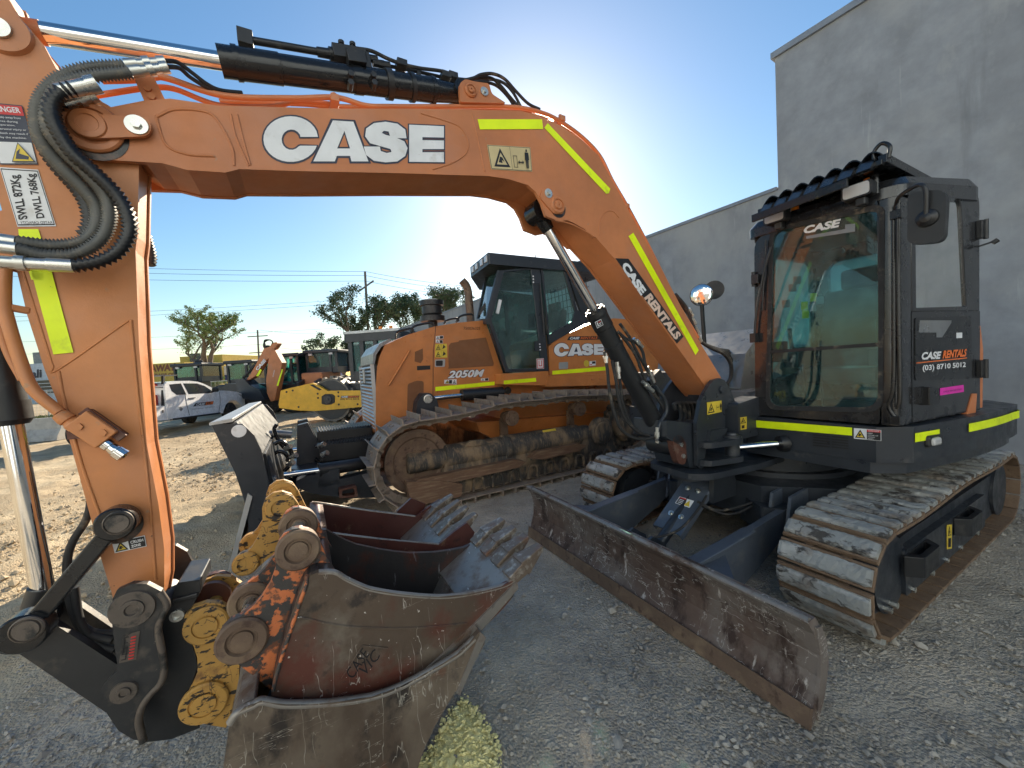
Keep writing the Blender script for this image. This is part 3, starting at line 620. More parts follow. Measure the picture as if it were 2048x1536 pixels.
pipe(Z2([(1640, 556), (1760, 590), (1860, 640), (1960, 725), (2048, 820)])+Z3([(822, 175), (890, 295), (950, 405), (1000, 500), (1060, 610), (1140, 760), (1230, 900)]), -.09, .0115, 'orange_clean', 'hydraulic_pipe')
b = MB(E)
for (u, v) in Z2([(690, 510), (1850, 612)])+Z3([(900, 290)]):
    q = Vector(E.onY(u, v, .07)); b.box(q-Vector((0, .04, 0)), (.035, .12, .03)); b.cyl(q+Vector((0, -.01, .012)), q+Vector((0, -.01, .032)), .011, n=6, sm=False)
b.prism(T(Z1([(682, 362), (742, 358), (790, 400), (850, 520), (852, 560), (785, 580), (745, 530), (700, 430)]), .105), .105, .112)
for q in Z1([(757, 455), (778, 498)]): p = Vector(E.onY(*q, .112)); b.cyl(p, p+Vector((0, .010, 0)), .013, n=6, sm=False)
b.build('pipe_bracket', 'orange', X, bevel=.002)
# ---- arm cylinder on top
def P3(u, v, y): return Vector(E.onY(u, v, y))
b = MB(E); a0 = P3(451, 124, 0); a1 = P3(918, 188, 0); dd = (a1-a0).normalized(); LL = (a1-a0).length
b.lathe(a0-dd*.02, dd, [(0, .042), (0, .058), (.05, .058), (.05, .064), (.07, .064), (.07, .060), (.22, .060), (.222, .0565), (.52, .0565), (.52, .0600), (.56, .0600), (.56, .0565), (LL-.14, .0565), (LL-.14, .06), (LL-.12, .06), (LL-.12, .052), (LL, .045)], 36)
b.cyl(a1+Vector((0, -.06, 0)), a1+Vector((0, .06, 0)), .045, n=24)
barrel = b.build('arm_cylinder', 'black_gloss', X)
b = MB(E); r0 = P3(84, 66, 0); b.cyl(r0, a0, .0335, n=32); b.build('cylinder_rod', 'chrome', barrel)
b = MB(E); e0 = P3(5, 56, 0); b.cyl(e0+(r0-e0)*.3, r0+(r0-e0).normalized()*.005, .037, .036, n=28); b.cyl(e0-Vector((0, .07, 0)), e0+Vector((0, .07, 0)), .062, n=28); b.build('rod_eye', 'orange', barrel)
b = MB(E)
b.cyl(P3(494, 88, 0), P3(490, 66, 0), .022, n=16); b.box(P3(491, 79, 0), (.055, .05, .06))
b.tube([P3(*q, 0) for q in Z2([(270, 208), (400, 230), (620, 268)])], .0145, 12); b.lathe(P3(*Z2([(600, 266)])[0], 0), dd, [(0, .02), (.05, .021), (.05, .028), (.08, .028), (.08, .02), (.11, .02)], 8)
b.box(P3(*Z2([(765, 290)])[0], 0), (.15, .07, .055), 0, (dd, Vector((0, 1, 0)), dd.cross(Vector((0, 1, 0)))))
b.box(P3(*Z2([(812, 345)])[0], 0), (.11, .07, .11), 0, (dd, Vector((0, 1, 0)), dd.cross(Vector((0, 1, 0)))))
b.box(P3(*Z2([(800, 300)])[0], .045), (.08, .04, .05), 0, (dd, Vector((0, 1, 0)), dd.cross(Vector((0, 1, 0)))))
for q, h in (((725, 245), .05), ((783, 250), .045), ((821, 275), .03), ((700, 262), .03)):
    p = P3(*Z2([q])[0], 0); b.cyl(p-Vector((0, 0, h/2)), p+Vector((0, 0, h/2)), .010, n=6, sm=False); b.cyl(p+Vector((0, 0, h/2-.008)), p+Vector((0, 0, h/2+.004)), .014, n=10)
for q in ((870, 300), (905, 325), (935, 332)): p = P3(*Z2([q])[0], .01); b.cyl(p-dd*.02, p+dd*.035, .017, n=8, sm=False)
for q in ((770, 395), (885, 400), (770, 440), (890, 440)): p = P3(*Z2([q])[0], .055); b.cyl(p-Vector((0, .02, 0)), p+Vector((0, .03, 0)), .014, n=6, sm=False)
b.lathe(a0+dd*(LL*.625), dd, [(0, .0585), (0, .066), (.028, .066), (.028, .0585)], 30); b.lathe(a0+dd*(LL*.74), dd, [(0, .0585), (0, .064), (.02, .064), (.02, .0585)], 30)
b.build('holding_valve', 'black', barrel, bevel=.002)
def hoses(lst, r, mat, name='hydraulic_hose', ribbed=False, parent=X, fr=E, **k):
    for pts in lst:
        b = MB(fr); pp = [fr.onY(q[0], q[1], q[2]) for q in pts]
        (b.hose(pp, r, **k) if ribbed else b.tube(pp, r, 10)); b.build(name, mat, parent)
def yz(pts, y): return [(a, c, y) for a, c in pts]
hoses([yz(Z2([(800, 248), (880, 262), (960, 300), (1040, 330), (1130, 350), (1240, 365), (1300, 392), (1340, 410), (1400, 400), (1440, 382), (1500, 378), (1560, 405), (1620, 470), (1680, 530), (1740, 560)]), .02),
       yz(Z2([(930, 332), (1030, 350), (1150, 375), (1260, 400), (1340, 415), (1420, 398), (1490, 400), (1540, 440), (1590, 500), (1640, 555)]), -.01),
       yz(Z2([(1250, 388), (1350, 420), (1450, 420), (1520, 440), (1580, 500), (1610, 550)]), -.05),
       yz(Z2([(1300, 402), (1400, 410), (1470, 405), (1545, 420), (1600, 470), (1650, 560)]), -.08)], .0085, 'rubber')
b = MB(E)
for q in ((1030, 335), (1255, 395), (1290, 398)): p = P3(*Z2([q])[0], 0); b.box(p, (.05, .06, .03), 0)
p = P3(*Z2([(1120, 398)])[0], 0); b.box(p, (.02, .03, .05))
b.build('hose_clamp', 'black', X, bevel=.003)
# ---- arm
b = MB(E)
arm_pts = [(-75, -60), (0, -40), (12, -2), (31, 31), (82, 90), (113, 148), (190, 196), (240, 240), (268, 300), (273, 324), (270, 469), (266, 500), (273, 688), (289, 891), (312, 1008), (324, 1100), (324, 1171), (316, 1215), (290, 1240), (262, 1247), (238, 1232), (229, 1186), (208, 1118), (188, 1039), (156, 922), (129, 824), (96, 742), (60, 629), (39, 539), (23, 469), (0, 383), (-30, 280), (-75, 150), (-90, 40)]
ap = T(arm_pts, AY)
AF = -.035      # far side of the arm
b.prism(ap, AY-.016, AF+.016)
grow = lambda P, d: [(x, z) for x, z in _grow(P, d)]
b.prism(grow(ap, .006), AY, AY-.014); b.prism(grow(ap, .006), AF, AF+.014)
arm = b.build('arm', 'orange_arm', X, bevel=.005)
b = MB(E); PA = OnY(E, AY)
weld(Z5([(660, 360), (300, 610), (270, 590), (240, 500), (100, 50)]), AY, .0035); weld(Z5([(300, 620), (330, 770), (420, 1100), (520, 1380)]), AY, .005)
weld([(262, 640), (277, 800), (296, 960), (312, 1160)], AY, .005)
b.build('weld_seam', 'orange_arm', arm)
b = MB(E); b.lathe(PA.p((184, 258)), (0, 1, 0), [(0, .10), (.012, .10), (.018, .094), (.018, .03)], 36); b.lathe(PA.p((8, 66)), (0, 1, 0), [(0, .068), (.016, .064), (.018, .03)], 28); b.build('pivot_boss', 'orange_arm', arm)
b = MB(E); q = PA.p((5, 66), .019); b.cyl(q, q+Vector((0, .010, 0)), .030, n=26); b.build('pin_cap', 'zinc', arm)
for q in ([(38, 459), (78, 459), (88, 492), (88, 560), (64, 560), (40, 480)], [(63, 541), (104, 541), (148, 705), (108, 709)]):
    b = MB(E); px_quad(b, PA, q, .004, 0); b.build('reflective_tape', 'tape', arm)
# arm stickers
label(PA, [(2, 330), (77, 330), (46, 212), (-40, 204)], arm,
      [('r', 0, .0, 1, 1, 1), ('r', .02, .02, .98, .37, 0), ('r', .02, .82, .98, .98, 2), ('t', 'DANGER', .2, .86, .92, .95, 0, .02), ('t', 'Keep away from', .3, .745, .88, .79, 0, .0), ('t', 'area during', .3, .68, .78, .72, 0, 0), ('t', 'operation.', .3, .62, .70, .655, 0, 0), ('t', 'personal injury or', .25, .55, .95, .59, 0, 0), ('t', 'death may result if', .25, .48, .97, .52, 0, 0), ('t', 'by the machine.', .25, .41, .9, .45, 0, 0)]
      +[('p', [(.34, .03), (.98, .03), (.64, .36)], 1), ('p', [(.38, .045), (.93, .045), (.64, .335)], 3), ('p', [(.47, .08), (.8, .07), (.84, .12), (.6, .17), (.66, .25), (.55, .2)], 1)], ['white_vinyl', 'navy_vinyl', 'label_red', 'label_yellow'], lab='danger sticker with a yellow warning triangle')
label(PA, [(36, 454), (113, 453), (77, 340), (0, 335)], arm,
      [('r', .02, .02, .98, .98, 1), ('r', .04, .04, .96, .96, 0)], ['white_vinyl', 'text_black'], name='load_sticker')
b = MB(E)
def pxt(st, bl, br, tl, mi, off=.03): px_text(b, PA, st, bl, br, tl, .0045, mi, off)
pxt('SWLL 872Kg', Z1([(160, 1120)])[0], Z1([(112, 895)])[0], Z1([(100, 1130)])[0], 0)
pxt('DWLL 768Kg', Z1([(245, 1115)])[0], Z1([(192, 890)])[0], Z1([(190, 1122)])[0], 0)
pxt('RATED CAPACITY', Z1([(272, 1148)])[0], Z1([(110, 1150)])[0], Z1([(268, 1134)])[0], 0, .0)
b.build('load_lettering', ['text_black'], arm)
label(PA, [(230, 1106), (294, 1092), (290, 1070), (224, 1084)], arm, tri(.03, .08, .44, .92, 1, 2)+[('r', .48, .06, .98, .94, 1), ('t', 'CRUSH', .54, .52, .94, .78, 0, .03), ('t', 'ZONE', .54, .18, .84, .42, 0, .03)], ['white_vinyl', 'text_black', 'label_yellow'], lab='crush zone sticker')
# aux pipe down the arm with valve
hp = [(10, 515, .12), (8, 600, .12), (15, 640, .12), (40, 720, .12), (66, 778, .13), (120, 825, .14)]
hoses([hp], .0165, 'orange_arm', 'auxiliary_pipe')
hoses([[(-6, 520, .06), (-8, 590, .06), (10, 690, .06), (45, 760, .07)]], .011, 'orange_arm', 'auxiliary_pipe')
vd = (P3(232, 905, .15)-P3(120, 830, .15)).normalized(); vu = vd.cross(Vector((0, 1, 0))).normalized()
b = MB(E); c0 = P3(188, 858, .155); b.box(c0, (.105, .05, .075), 0, (vd, Vector((0, 1, 0)), vu))
b.lathe(P3(118, 828, .15), vd, [(0, .020), (.02, .024), (.03, .024), (.032, .019), (.045, .025), (.058, .025), (.06, .021), (.08, .021)], 18)
for k in (-1, 1): p = c0+vd*(.028*k)+Vector((0, .025, 0))-vu*(.012*k); b.cyl(p, p+Vector((0, .007, 0)), .013, n=6, sm=False)
valve = b.build('valve_block', 'orange_arm', X, bevel=.004)
b = MB(E); c1 = P3(212, 848, .135); b.box(c1, (.13, .045, .02), 0, (vd, Vector((0, 1, 0)), vu)); b.box(c1+Vector((0, .02, .0)), (.14, .012, .03), 0, (vd, Vector((0, 1, 0)), vu)); b.box(P3(152, 868, .13), (.03, .04, .03)); b.build('valve_bracket', 'rusty', valve, bevel=.002)
b = MB(E); b.lathe(P3(203, 882, .155), vd, [(0, .014), (.012, .014), (.012, .019), (.028, .019), (.03, .016), (.045, .019), (.05, .019), (.052, .022), (.078, .023), (.08, .019), (.085, .012)], 24); b.build('quick_coupling', 'chrome', valve)
# bracket between pipe and arm
b = MB(E); b.beam(P3(20, 615, .11), P3(58, 622, .09), .03, .02); b.beam(P3(-5, 612, .11), P3(20, 622, .11), .03, .03); b.build('pipe_bracket', 'orange_arm', X, bevel=.003)
# ---- ribbed hoses at the elbow
def zy(pts, y0, y1): n_ = len(pts); return [(q[0], q[1], y0+(y1-y0)*i/(n_-1)) for i, q in enumerate(Z1(pts))]
hoses([zy([(640, 335), (450, 350), (310, 400), (215, 500), (192, 620), (222, 740), (320, 860), (420, 960), (495, 1060), (490, 1160), (420, 1235), (280, 1258), (90, 1240)], .16, .20),
       zy([(670, 370), (450, 395), (330, 430), (262, 520), (250, 650), (330, 770), (440, 880), (540, 1000), (562, 1110), (520, 1220), (400, 1298), (230, 1308), (90, 1275)], .19, .215)], .0175, 'hose_grey', ribbed=True, pitch=.0095, amp=.24)
hoses([zy([(380, 450), (310, 475), (265, 540), (285, 640), (370, 780), (480, 880), (590, 990), (655, 1100), (660, 1200), (600, 1290), (500, 1340), (370, 1362)], .225, .235),
       zy([(330, 520), (240, 570), (205, 650), (240, 770), (310, 870), (400, 970), (450, 1060), (460, 1140), (430, 1210)], .145, .16)], .0185, 'black', ribbed=True, pitch=.015, amp=.27)
b = MB(E)
def fit(p0, p1, y, prof, mi=0): a = P3(*Z1([p0])[0], y); c = P3(*Z1([p1])[0], y); b.lathe(a, c-a, prof((c-a).length), 14, mi)
f1 = lambda L_: [(0, .018), (L_*.3, .018), (L_*.3, .014), (L_*.45, .014), (L_*.45, .021), (L_*.62, .021), (L_*.62, .015), (L_*.8, .015), (L_*.8, .019), (L_, .019)]
fit((640, 332), (850, 318), .16, f1); fit((665, 368), (860, 345), .18, f1); fit((300, 470), (500, 430), .22, lambda L_: [(0, .022), (L_*.75, .0225), (L_*.75, .026), (L_, .026)]); fit((330, 530), (490, 490), .15, f1)
fit((380, 1362), (-20, 1340), .235, lambda L_: [(0, .021), (L_*.35, .021), (L_*.35, .018), (L_*.62, .018), (L_*.62, .023), (L_*.75, .023), (L_*.75, .018), (L_, .019)])
fit((90, 1240), (-40, 1222), .20, lambda L_: [(0, .019), (L_, .019)]); fit((95, 1275), (-40, 1258), .215, lambda L_: [(0, .019), (L_, .019)])
b.build('hose_fitting', 'zinc', X)
hoses([zy([(850, 312), (910, 320), (980, 370), (1060, 430), (1130, 462), (1240, 475)], .15, .05), zy([(860, 342), (920, 350), (980, 400), (1080, 455), (1200, 475)], .16, .05)], .0075, 'rubber')
hoses([[(290, 470, -.13), (300, 510, -.13), (298, 530, -.12)]], .02, 'hose_spiral', ribbed=True, pitch=.012)
# ---- bucket cylinder left edge
b = MB(E); c0 = P3(-45, 500, .02); c1 = P3(23, 850, .02); d2 = (c1-c0).normalized(); L2 = (c1-c0).length
b.lathe(c0, d2, [(0, .045), (L2*.6, .045), (L2*.6, .049), (L2*.64, .049), (L2*.64, .046), (L2*.86, .046), (L2*.86, .052), (L2*.97, .052), (L2, .04)], 32); b.cyl(c0-Vector((0, .05, 0)), c0+Vector((0, .05, 0)), .045, n=24); bc = b.build('bucket_cylinder', 'black', X)
b = MB(E); ax_ = E.onY(-60, 420, AY)
for y_ in (.075, -.045): b.prism([(c0.x-.20, c0.z+.16), (c0.x+.02, c0.z+.06), (c0.x+.05, c0.z), (c0.x+.02, c0.z-.05), (c0.x-.04, c0.z-.05), (c0.x-.19, c0.z-.10)], y_, y_+.02)
b.build('cylinder_lug', 'orange_arm', arm, bevel=.003)
b = MB(E); c2 = P3(86, 1180, .02); b.cyl(c1, c2, .0285, n=32); b.build('cylinder_rod', 'chrome', bc)
b = MB(E); c3 = P3(60, 1250, .02); b.cyl(c2-d2*.01, c3, .036, n=20); b.cyl(c3-Vector((0, .08, 0)), c3+Vector((0, .08, 0)), .05, n=24); b.build('rod_eye', 'black', bc)
# ---- bucket linkage
b = MB(E)
for y in (.155, -.185):
    A1 = P3(237, 1043, y); A2 = P3(57, 1257, y); b.lathe(A1-Vector((0, .0, 0)), (0, 1, 0), [(-.02, .055), (.03, .055), (.036, .050)], 32); b.lathe(A2, (0, 1, 0), [(-.02, .060), (.034, .060), (.04, .055)], 32)
    b.beam(A1+Vector((0, .008, 0)), A2+Vector((0, .008, 0)), .030, .058, up=(0, 1, 0)) if False else b.beam(A1, A2, .05, .05, up=(1, 0, 1))
H = b.build('link_arm', 'black_gloss', X, bevel=.006)
b = MB(E)
for q, y in (((237, 1045), .19), ((55, 1258), .195)): b.lathe(P3(*q, y), (0, 1, 0), [(0, .040), (.005, .040), (.008, .036), (.004, .034), (.004, .031), (.010, .029), (.010, .004)], 32)
b.build('link_pin', 'hitch_rim', H)
b = MB(E); A1 = P3(70, 1262, .07); A2 = P3(258, 1385, .07)
for y in (.085, -.085): b.prism(rrect([(A1.x+.05, A1.z+.035), (A1.x-.02, A1.z+.06), (A2.x-.04, A2.z+.04), (A2.x-.02, A2.z-.05), (A2.x+.05, A2.z-.05), (A1.x+.05, A1.z-.03)], .02), y, y-.03*np.sign(y))
b.build('bucket_link', 'hitch_black', X, bevel=.004)
# hoses down to hitch
hoses([[(185, 930, .0), (182, 1000, .0), (172, 1040, .0), (145, 1085, .0), (134, 1130, .0), (140, 1200, .02), (165, 1262, .03), (225, 1280, .05)],
       [(150, 1175, .02), (160, 1240, .03), (190, 1285, .04), (228, 1300, .05)], [(135, 1180, .0), (150, 1230, .0), (180, 1262, .02), (230, 1268, .03)]], .012, 'rubber')
# ---- quick hitch
HY = .19
b = MB(E)
hp = T(Z6([(590, 650), (612, 605), (690, 570), (770, 572), (845, 610), (883, 680), (852, 750), (838, 820), (858, 930), (868, 1020), (850, 1090), (795, 1150), (750, 1220), (735, 1300), (757, 1395), (700, 1388), (620, 1340), (560, 1250), (525, 1180), (530, 1120), (570, 1070), (612, 1030), (615, 990), (600, 900), (585, 750)]), HY)
b.prism(hp, HY-.025, HY); hitch_pl = b
b.prism([(x, z) for x, z in hp], -HY, -HY+.025)
hit = b.build('quick_hitch', 'hitch_black', X, bevel=.006, seg=3)
b = MB(E); rim = Z6([(845, 612), (883, 680), (852, 750), (838, 820), (858, 930), (868, 1020), (850, 1090), (795, 1150), (750, 1220), (735, 1300), (760, 1400)])
P = [E.onY(q[0]-3, q[1], HY-.004) for q in rim]; b.tube(P, .011, 10); b.build('hitch_rim', 'hitch_rim', hit)
b = MB(E)
cp = T(Z6([(700, 620), (880, 690), (930, 565), (1050, 548), (1050, 610), (1000, 700), (975, 790), (1010, 900), (1036, 1000), (1005, 1100), (965, 1190), (985, 1270), (1050, 1325), (900, 1385), (760, 1402), (700, 1380), (740, 1200), (840, 1080), (850, 950), (800, 800)]), .10)
b.prism(cp, -.10, .10); b.box(P3(*Z6([(990, 615)])[0], .06), (.075, .10, .02))
b.build('hitch_body', 'black', hit, bevel=.005)
b = MB(E); q = P3(*Z6([(930, 732)])[0], .10); b.lathe(q, (0, 1, 0), [(0, .022), (.012, .022), (.012, .014), (.002, .013), (.002, .002)], 24); b.build('hitch_bush', 'zinc', hit)
b = MB(E)
for cx, cy, r in ((695, 700, .055), (652, 1135, .032)):
    q = P3(*Z6([(cx, cy)])[0], HY); b.lathe(q, (0, 1, 0), [(0, r*1.15), (.008, r*1.1), (.008, r*.62), (.014, r*.6), (.014, r*.35), (.008, r*.3), (.008, .002)], 32)
b.build('hitch_pin', 'hitch_rim', hit)
PH = OnY(E, HY)
label(PH, Z6([(625, 985), (715, 965), (735, 815), (645, 838)]), hit, [('r', .05, .05, .95, .95, 0)]+[('r', .12, .08+.2*i, .40, .12+.2*i, 1) for i in range(5)]+[('r', .12, .3, .18, .9, 1), ('r', .34, .1, .40, .5, 1)]+[('r', .55, .08+.11*i, .85, .13+.11*i, 2) for i in range(8)], ['hitch_rim', 'text_black', 'label_red'], name='maker_plate')
hoses([[(256, 1330, -.02), (232, 1300, .02), (215, 1295, .05)]], .01, 'rubber')
# ================================================================ BUCKETS
def poly_path(pts, y): return E.tr(pts, y)
# grading bucket (largest, at the bottom)
GF = E.sub(1.75, .1); G = thing('grading_bucket', GF, 'largest worn steel bucket with yellow ears, lowest of the nested stack', 'bucket')
GY = .68; g_top = T(Z7([(150, 1330), (185, 1262), (230, 1222), (280, 1202), (320, 1184), (380, 1196), (450, 1204), (580, 1204), (700, 1194), (800, 1180), (900, 1164), (980, 1138), (1050, 1110), (1130, 1070), (1200, 1030), (1280, 985), (1350, 940), (1410, 885), (1468, 822)]), GY)
g_bot = T(Z7([(1496, 855), (1490, 890), (1430, 1000), (1330, 1150), (1230, 1320), (1170, 1450)]), GY)+[(1.60, .22), (1.75, .08), (1.92, .04), (2.05, .09), (2.12, .25)]+T(Z7([(122, 1536)]), GY)
b = MB(E)
for s0, s1 in ((GY, GY-.022), (-.5, -.478)): b.prism(g_top+g_bot, s0, s1)
b.build('side_plate', 'grading_side', G, bevel=.005)
b = MB(E)
def shell(b, outline, y0, y1, th, mi=0):
    n_ = len(outline); inn = []
    for i in range(n_):
        a = Vector(outline[max(0, i-1)]); c = Vector(outline[min(n_-1, i+1)]); t = (c-a).normalized(); inn.append((outline[i][0]+t.y*th, outline[i][1]-t.x*th))
    for k in range(n_-1): b.prism([outline[k], outline[k+1], inn[k+1], inn[k]], y0, y1, mi, True)
back = [g_top[3], g_top[1], g_top[0], T(Z7([(122, 1536)]), GY)[0], (2.12, .25), (2.05, .09), (1.92, .04), (1.75, .08), (1.60, .22)]+T(Z7([(1170, 1450), (1330, 1150), (1430, 1000)]), GY)
shell(b, back, -.48, GY-.022, .016)
b.build('bucket_shell', 'worn_steel', G, bevel=.002)
b = MB(E); lip = T(Z7([(1340, 1140), (1470, 822), (1497, 850), (1360, 1150)]), GY); b.prism(lip, -.52, GY+.004); b.build('cutting_edge', 'worn_steel', G, bevel=.004)
b = MB(E); top = [E.onY(q[0], q[1], GY-.011) for q in Z7([(160, 1300), (200, 1245), (280, 1206), (330, 1186), (450, 1204), (700, 1194), (900, 1164), (1050, 1110), (1200, 1030), (1350, 940), (1440, 855)])]
b.tube(top, .013, 8); b.build('side_rim', 'worn_steel', G)
EY = .115
ye = Z6([(960, 800), (968, 735), (1010, 695), (1080, 670), (1160, 675), (1225, 715), (1260, 790), (1275, 900), (1255, 1000), (1250, 1100), (1225, 1180), (1210, 1260), (1185, 1325), (1100, 1312), (1030, 1295), (988, 1268), (965, 1200), (985, 1140), (1012, 1090), (1036, 1030), (1034, 960), (1015, 900), (985, 850)])
b = MB(E); yp = T(ye, EY)
b.prism(yp, EY-.028, EY); b.prism(yp, -EY, -EY-.028, 0); b.build('ear_plate', 'ear_yellow', G, bevel=.005)
b = MB(E)
for q, r in (((1085, 780), .072), ((1073, 1185), .078)):
    p = P3(*Z6([q])[0], EY); b.lathe(p, (0, 1, 0), [(-.001, r), (.014, r), (.020, r-.006), (.020, r*.62), (.014, r*.6), (.014, r*.52), (.022, r*.5), (.022, .003)], 32)
    p2_ = Vector((p.x, -EY-.03, p.z)); b.cyl(p2_, p-Vector((0, .02, 0)), .027, n=20)
b.build('ear_boss', 'ear_yellow', G, bevel=0)
for s in (.0,): 
    b = MB(E); q = P3(*Z7([(75, 610)])[0], -.12); b.lathe(q+Vector((0, -.05, 0)), (0, 1, 0), [(0, .07), (.03, .07), (.035, .045), (.09, .045), (.095, .068), (.12, .068)], 28); b.build('ear_roller', 'rusty', G)
b = MB(E); b.prism([(yp[12][0]+.0, yp[12][1]), (yp[9][0]-.02, yp[9][1]), (yp[9][0]-.13, yp[9][1]-.02), (yp[12][0]-.10, yp[12][1]-.05)], -EY-.02, EY-.03); b.build('ear_web', 'ear_yellow', G, bevel=.004)
# digging bucket with orange ears
DF = E.sub(1.5, .4, z=.3); D = thing('digging_bucket', DF, 'scratched brown bucket with flaking orange ears, nested inside the largest bucket', 'bucket')
DY = .62; DY2 = .20
d_side = Z7([(545, 565), (580, 525), (620, 512), (700, 512), (760, 545), (830, 578), (900, 602), (1050, 626), (1150, 636), (1250, 640), (1400, 626), (1500, 606), (1580, 585), (1650, 548), (1664, 585), (1640, 640), (1590, 700), (1500, 790), (1440, 862), (1350, 945), (1200, 1045), (1050, 1115), (900, 1168), (700, 1196), (500, 1196), (372, 1160), (384, 1080), (404, 990), (440, 870), (480, 740), (515, 640)])
b = MB(E); sp = T(d_side, DY)
b.prism(sp, DY-.02, DY); side = b.build('side_plate', 'bucket_side', D, bevel=.004)
b = MB(E); b.prism(sp, DY2, DY2+.02); b.build('side_plate', 'bucket_inner', D, bevel=.004)
b = MB(E); shell(b, [T(d_side, DY)[i] for i in (3, 2, 1, 0, 30, 29, 28, 27, 26, 25, 24, 23, 22, 21, 20, 19, 18)], DY2+.02, DY-.02, .014); b.build('bucket_shell', 'bucket_inner', D)
b = MB(E); wearpl = T(Z7([(1655, 555), (1664, 590), (1350, 948), (1200, 1045), (1080, 1102), (1240, 960), (1420, 790)]), DY); b.prism(wearpl, DY, DY+.009); 
b.build('wear_plate', 'worn_steel', D, bevel=.003)
b = MB(E); b.tube([E.onY(q[0], q[1], DY+.001) for q in Z7([(500, 745), (560, 752), (660, 775), (800, 795), (1000, 802), (1200, 796), (1400, 775)])], .0035, 6); b.build('weld_seam', 'bucket_side', side)
b = MB(E); b.tube([E.onY(q[0], q[1], DY-.01) for q in Z7([(620, 512), (700, 512), (760, 545), (830, 578), (900, 602), (1050, 626), (1250, 640), (1400, 626), (1580, 585), (1648, 550)])], .011, 8); b.build('side_rim', 'worn_steel', D)
PD = OnY(E, DY)
b = MB(E); px_text(b, PD, 'CASE', Z7([(800, 1072)])[0], Z7([(890, 938)])[0], Z7([(760, 1035)])[0], .002, 0, .0); px_text(b, PD, 'VIC', Z7([(862, 1060)])[0], Z7([(945, 950)])[0], Z7([(830, 1015)])[0], .002, 0, .0)
b.build('cut_lettering', 'text_black', side)
b = MB(E)
rimpl = [PD.p(q, .0035) for q in Z7([(740, 1065), (850, 890), (985, 905)])]; b.tube(rimpl, .002, 5, raw=True); b.build('plate_outline', 'bucket_side', side)
# ears
eo = Z7([(402, 400), (412, 345), (440, 303), (480, 278), (520, 271), (570, 284), (612, 320), (640, 365), (660, 420), (690, 470), (716, 515), (640, 540), (580, 560), (560, 620), (520, 740), (470, 900), (430, 1040), (400, 1130), (372, 1112), (300, 1050), (200, 975), (135, 930), (108, 890), (104, 840), (120, 795), (160, 755), (215, 730), (270, 690), (325, 630), (370, 560), (398, 480)])
EYs = (.53, .30)
b = MB(E); ep = T(eo, EYs[0])
for y in EYs: b.prism(ep, y-.014, y+.014)
b.build('ear_plate', 'ear_orange', D, bevel=.005, seg=3)
b = MB(E)
for q, r in (((515, 382), .066), ((225, 848), .070)):
    for y in EYs:
        p = P3(*Z7([q])[0], EYs[0]); p.y = y
        b.lathe(p, (0, 1, 0), [(-.028, r*.93), (.012, r), (.022, r), (.028, r-.006), (.028, r*.62), (.018, r*.56), (.018, r*.44), (.026, r*.42), (.026, .006)], 36)
b.build('ear_boss', 'rust_brown', D)
b = MB(E)
for q in ((515, 382), (225, 848)): p = P3(*Z7([q])[0], EYs[0]); b.cyl((p.x, .30, p.z), (p.x, .53, p.z), .0215, n=24)
b.build('ear_pin', 'zinc', D)
b = MB(E); b.tube([E.onY(q[0], q[1], DY+.001) for q in Z7([(562, 525), (556, 580), (530, 650), (500, 740), (460, 860), (425, 970), (395, 1075), (384, 1130)])], .006, 8); b.build('ear_weld', 'ear_orange', D)
# lip and teeth
def tooth(b, base, tip, w=.055, h=.045):
    d = (tip-base); L = d.length; d.normalize(); sd = Vector((0, 1, 0)); u = d.cross(sd).normalized(); 
    for (f0, f1, w0, w1, h0, h1) in ((-.12, .34, w*.95, w, h*.9, h*1.15), (.30, 1.0, w*1.08, w*.62, h*1.45, h*.34)):
        vs = []
        for f, ww, hh in ((f0, w0, h0), (f1, w1, h1)):
            c = base+d*(L*f)
            for a, e in ((-1, -1), (1, -1), (1, 1), (-1, 1)): vs.append(c+sd*(a*ww/2)+u*(e*hh/2))
        b.add(vs, [(0, 1, 2, 3), (7, 6, 5, 4), (0, 4, 5, 1), (1, 5, 6, 2), (2, 6, 7, 3), (3, 7, 4, 0)], 0)
    c = base+d*(L*.22)-sd*0; b.cyl(c-sd*(w*.56), c+sd*(w*.56), .009, n=12)
near_b = P3(*Z7([(1655, 505)])[0], DY-.03); near_t = P3(*Z7([(1787, 372)])[0], DY-.03); tv = near_t-near_b; tv.y = 0
lipz = P3(*Z7([(1640, 570)])[0], DY)
ld = Vector((tv.x, 0, tv.z)).normalized(); lu = ld.cross(Vector((0, 1, 0)))
b = MB(E); c = near_b-ld*.09; c.y = (DY+DY2)/2; b.box(c-lu*0.0, (.30, DY-DY2-.002, .018), 0, (ld, Vector((0, 1, 0)), lu)); lipo = b.build('cutting_edge', 'worn_steel', D, bevel=.004)
for k in range(4):
    b = MB(E); y = DY-.035-k*.116; bb = Vector((near_b.x, y, near_b.z))-ld*.02; tooth(b, bb, bb+tv*1.15, .074, .050); b.build('tooth', 'steel_tooth', D, bevel=.004)
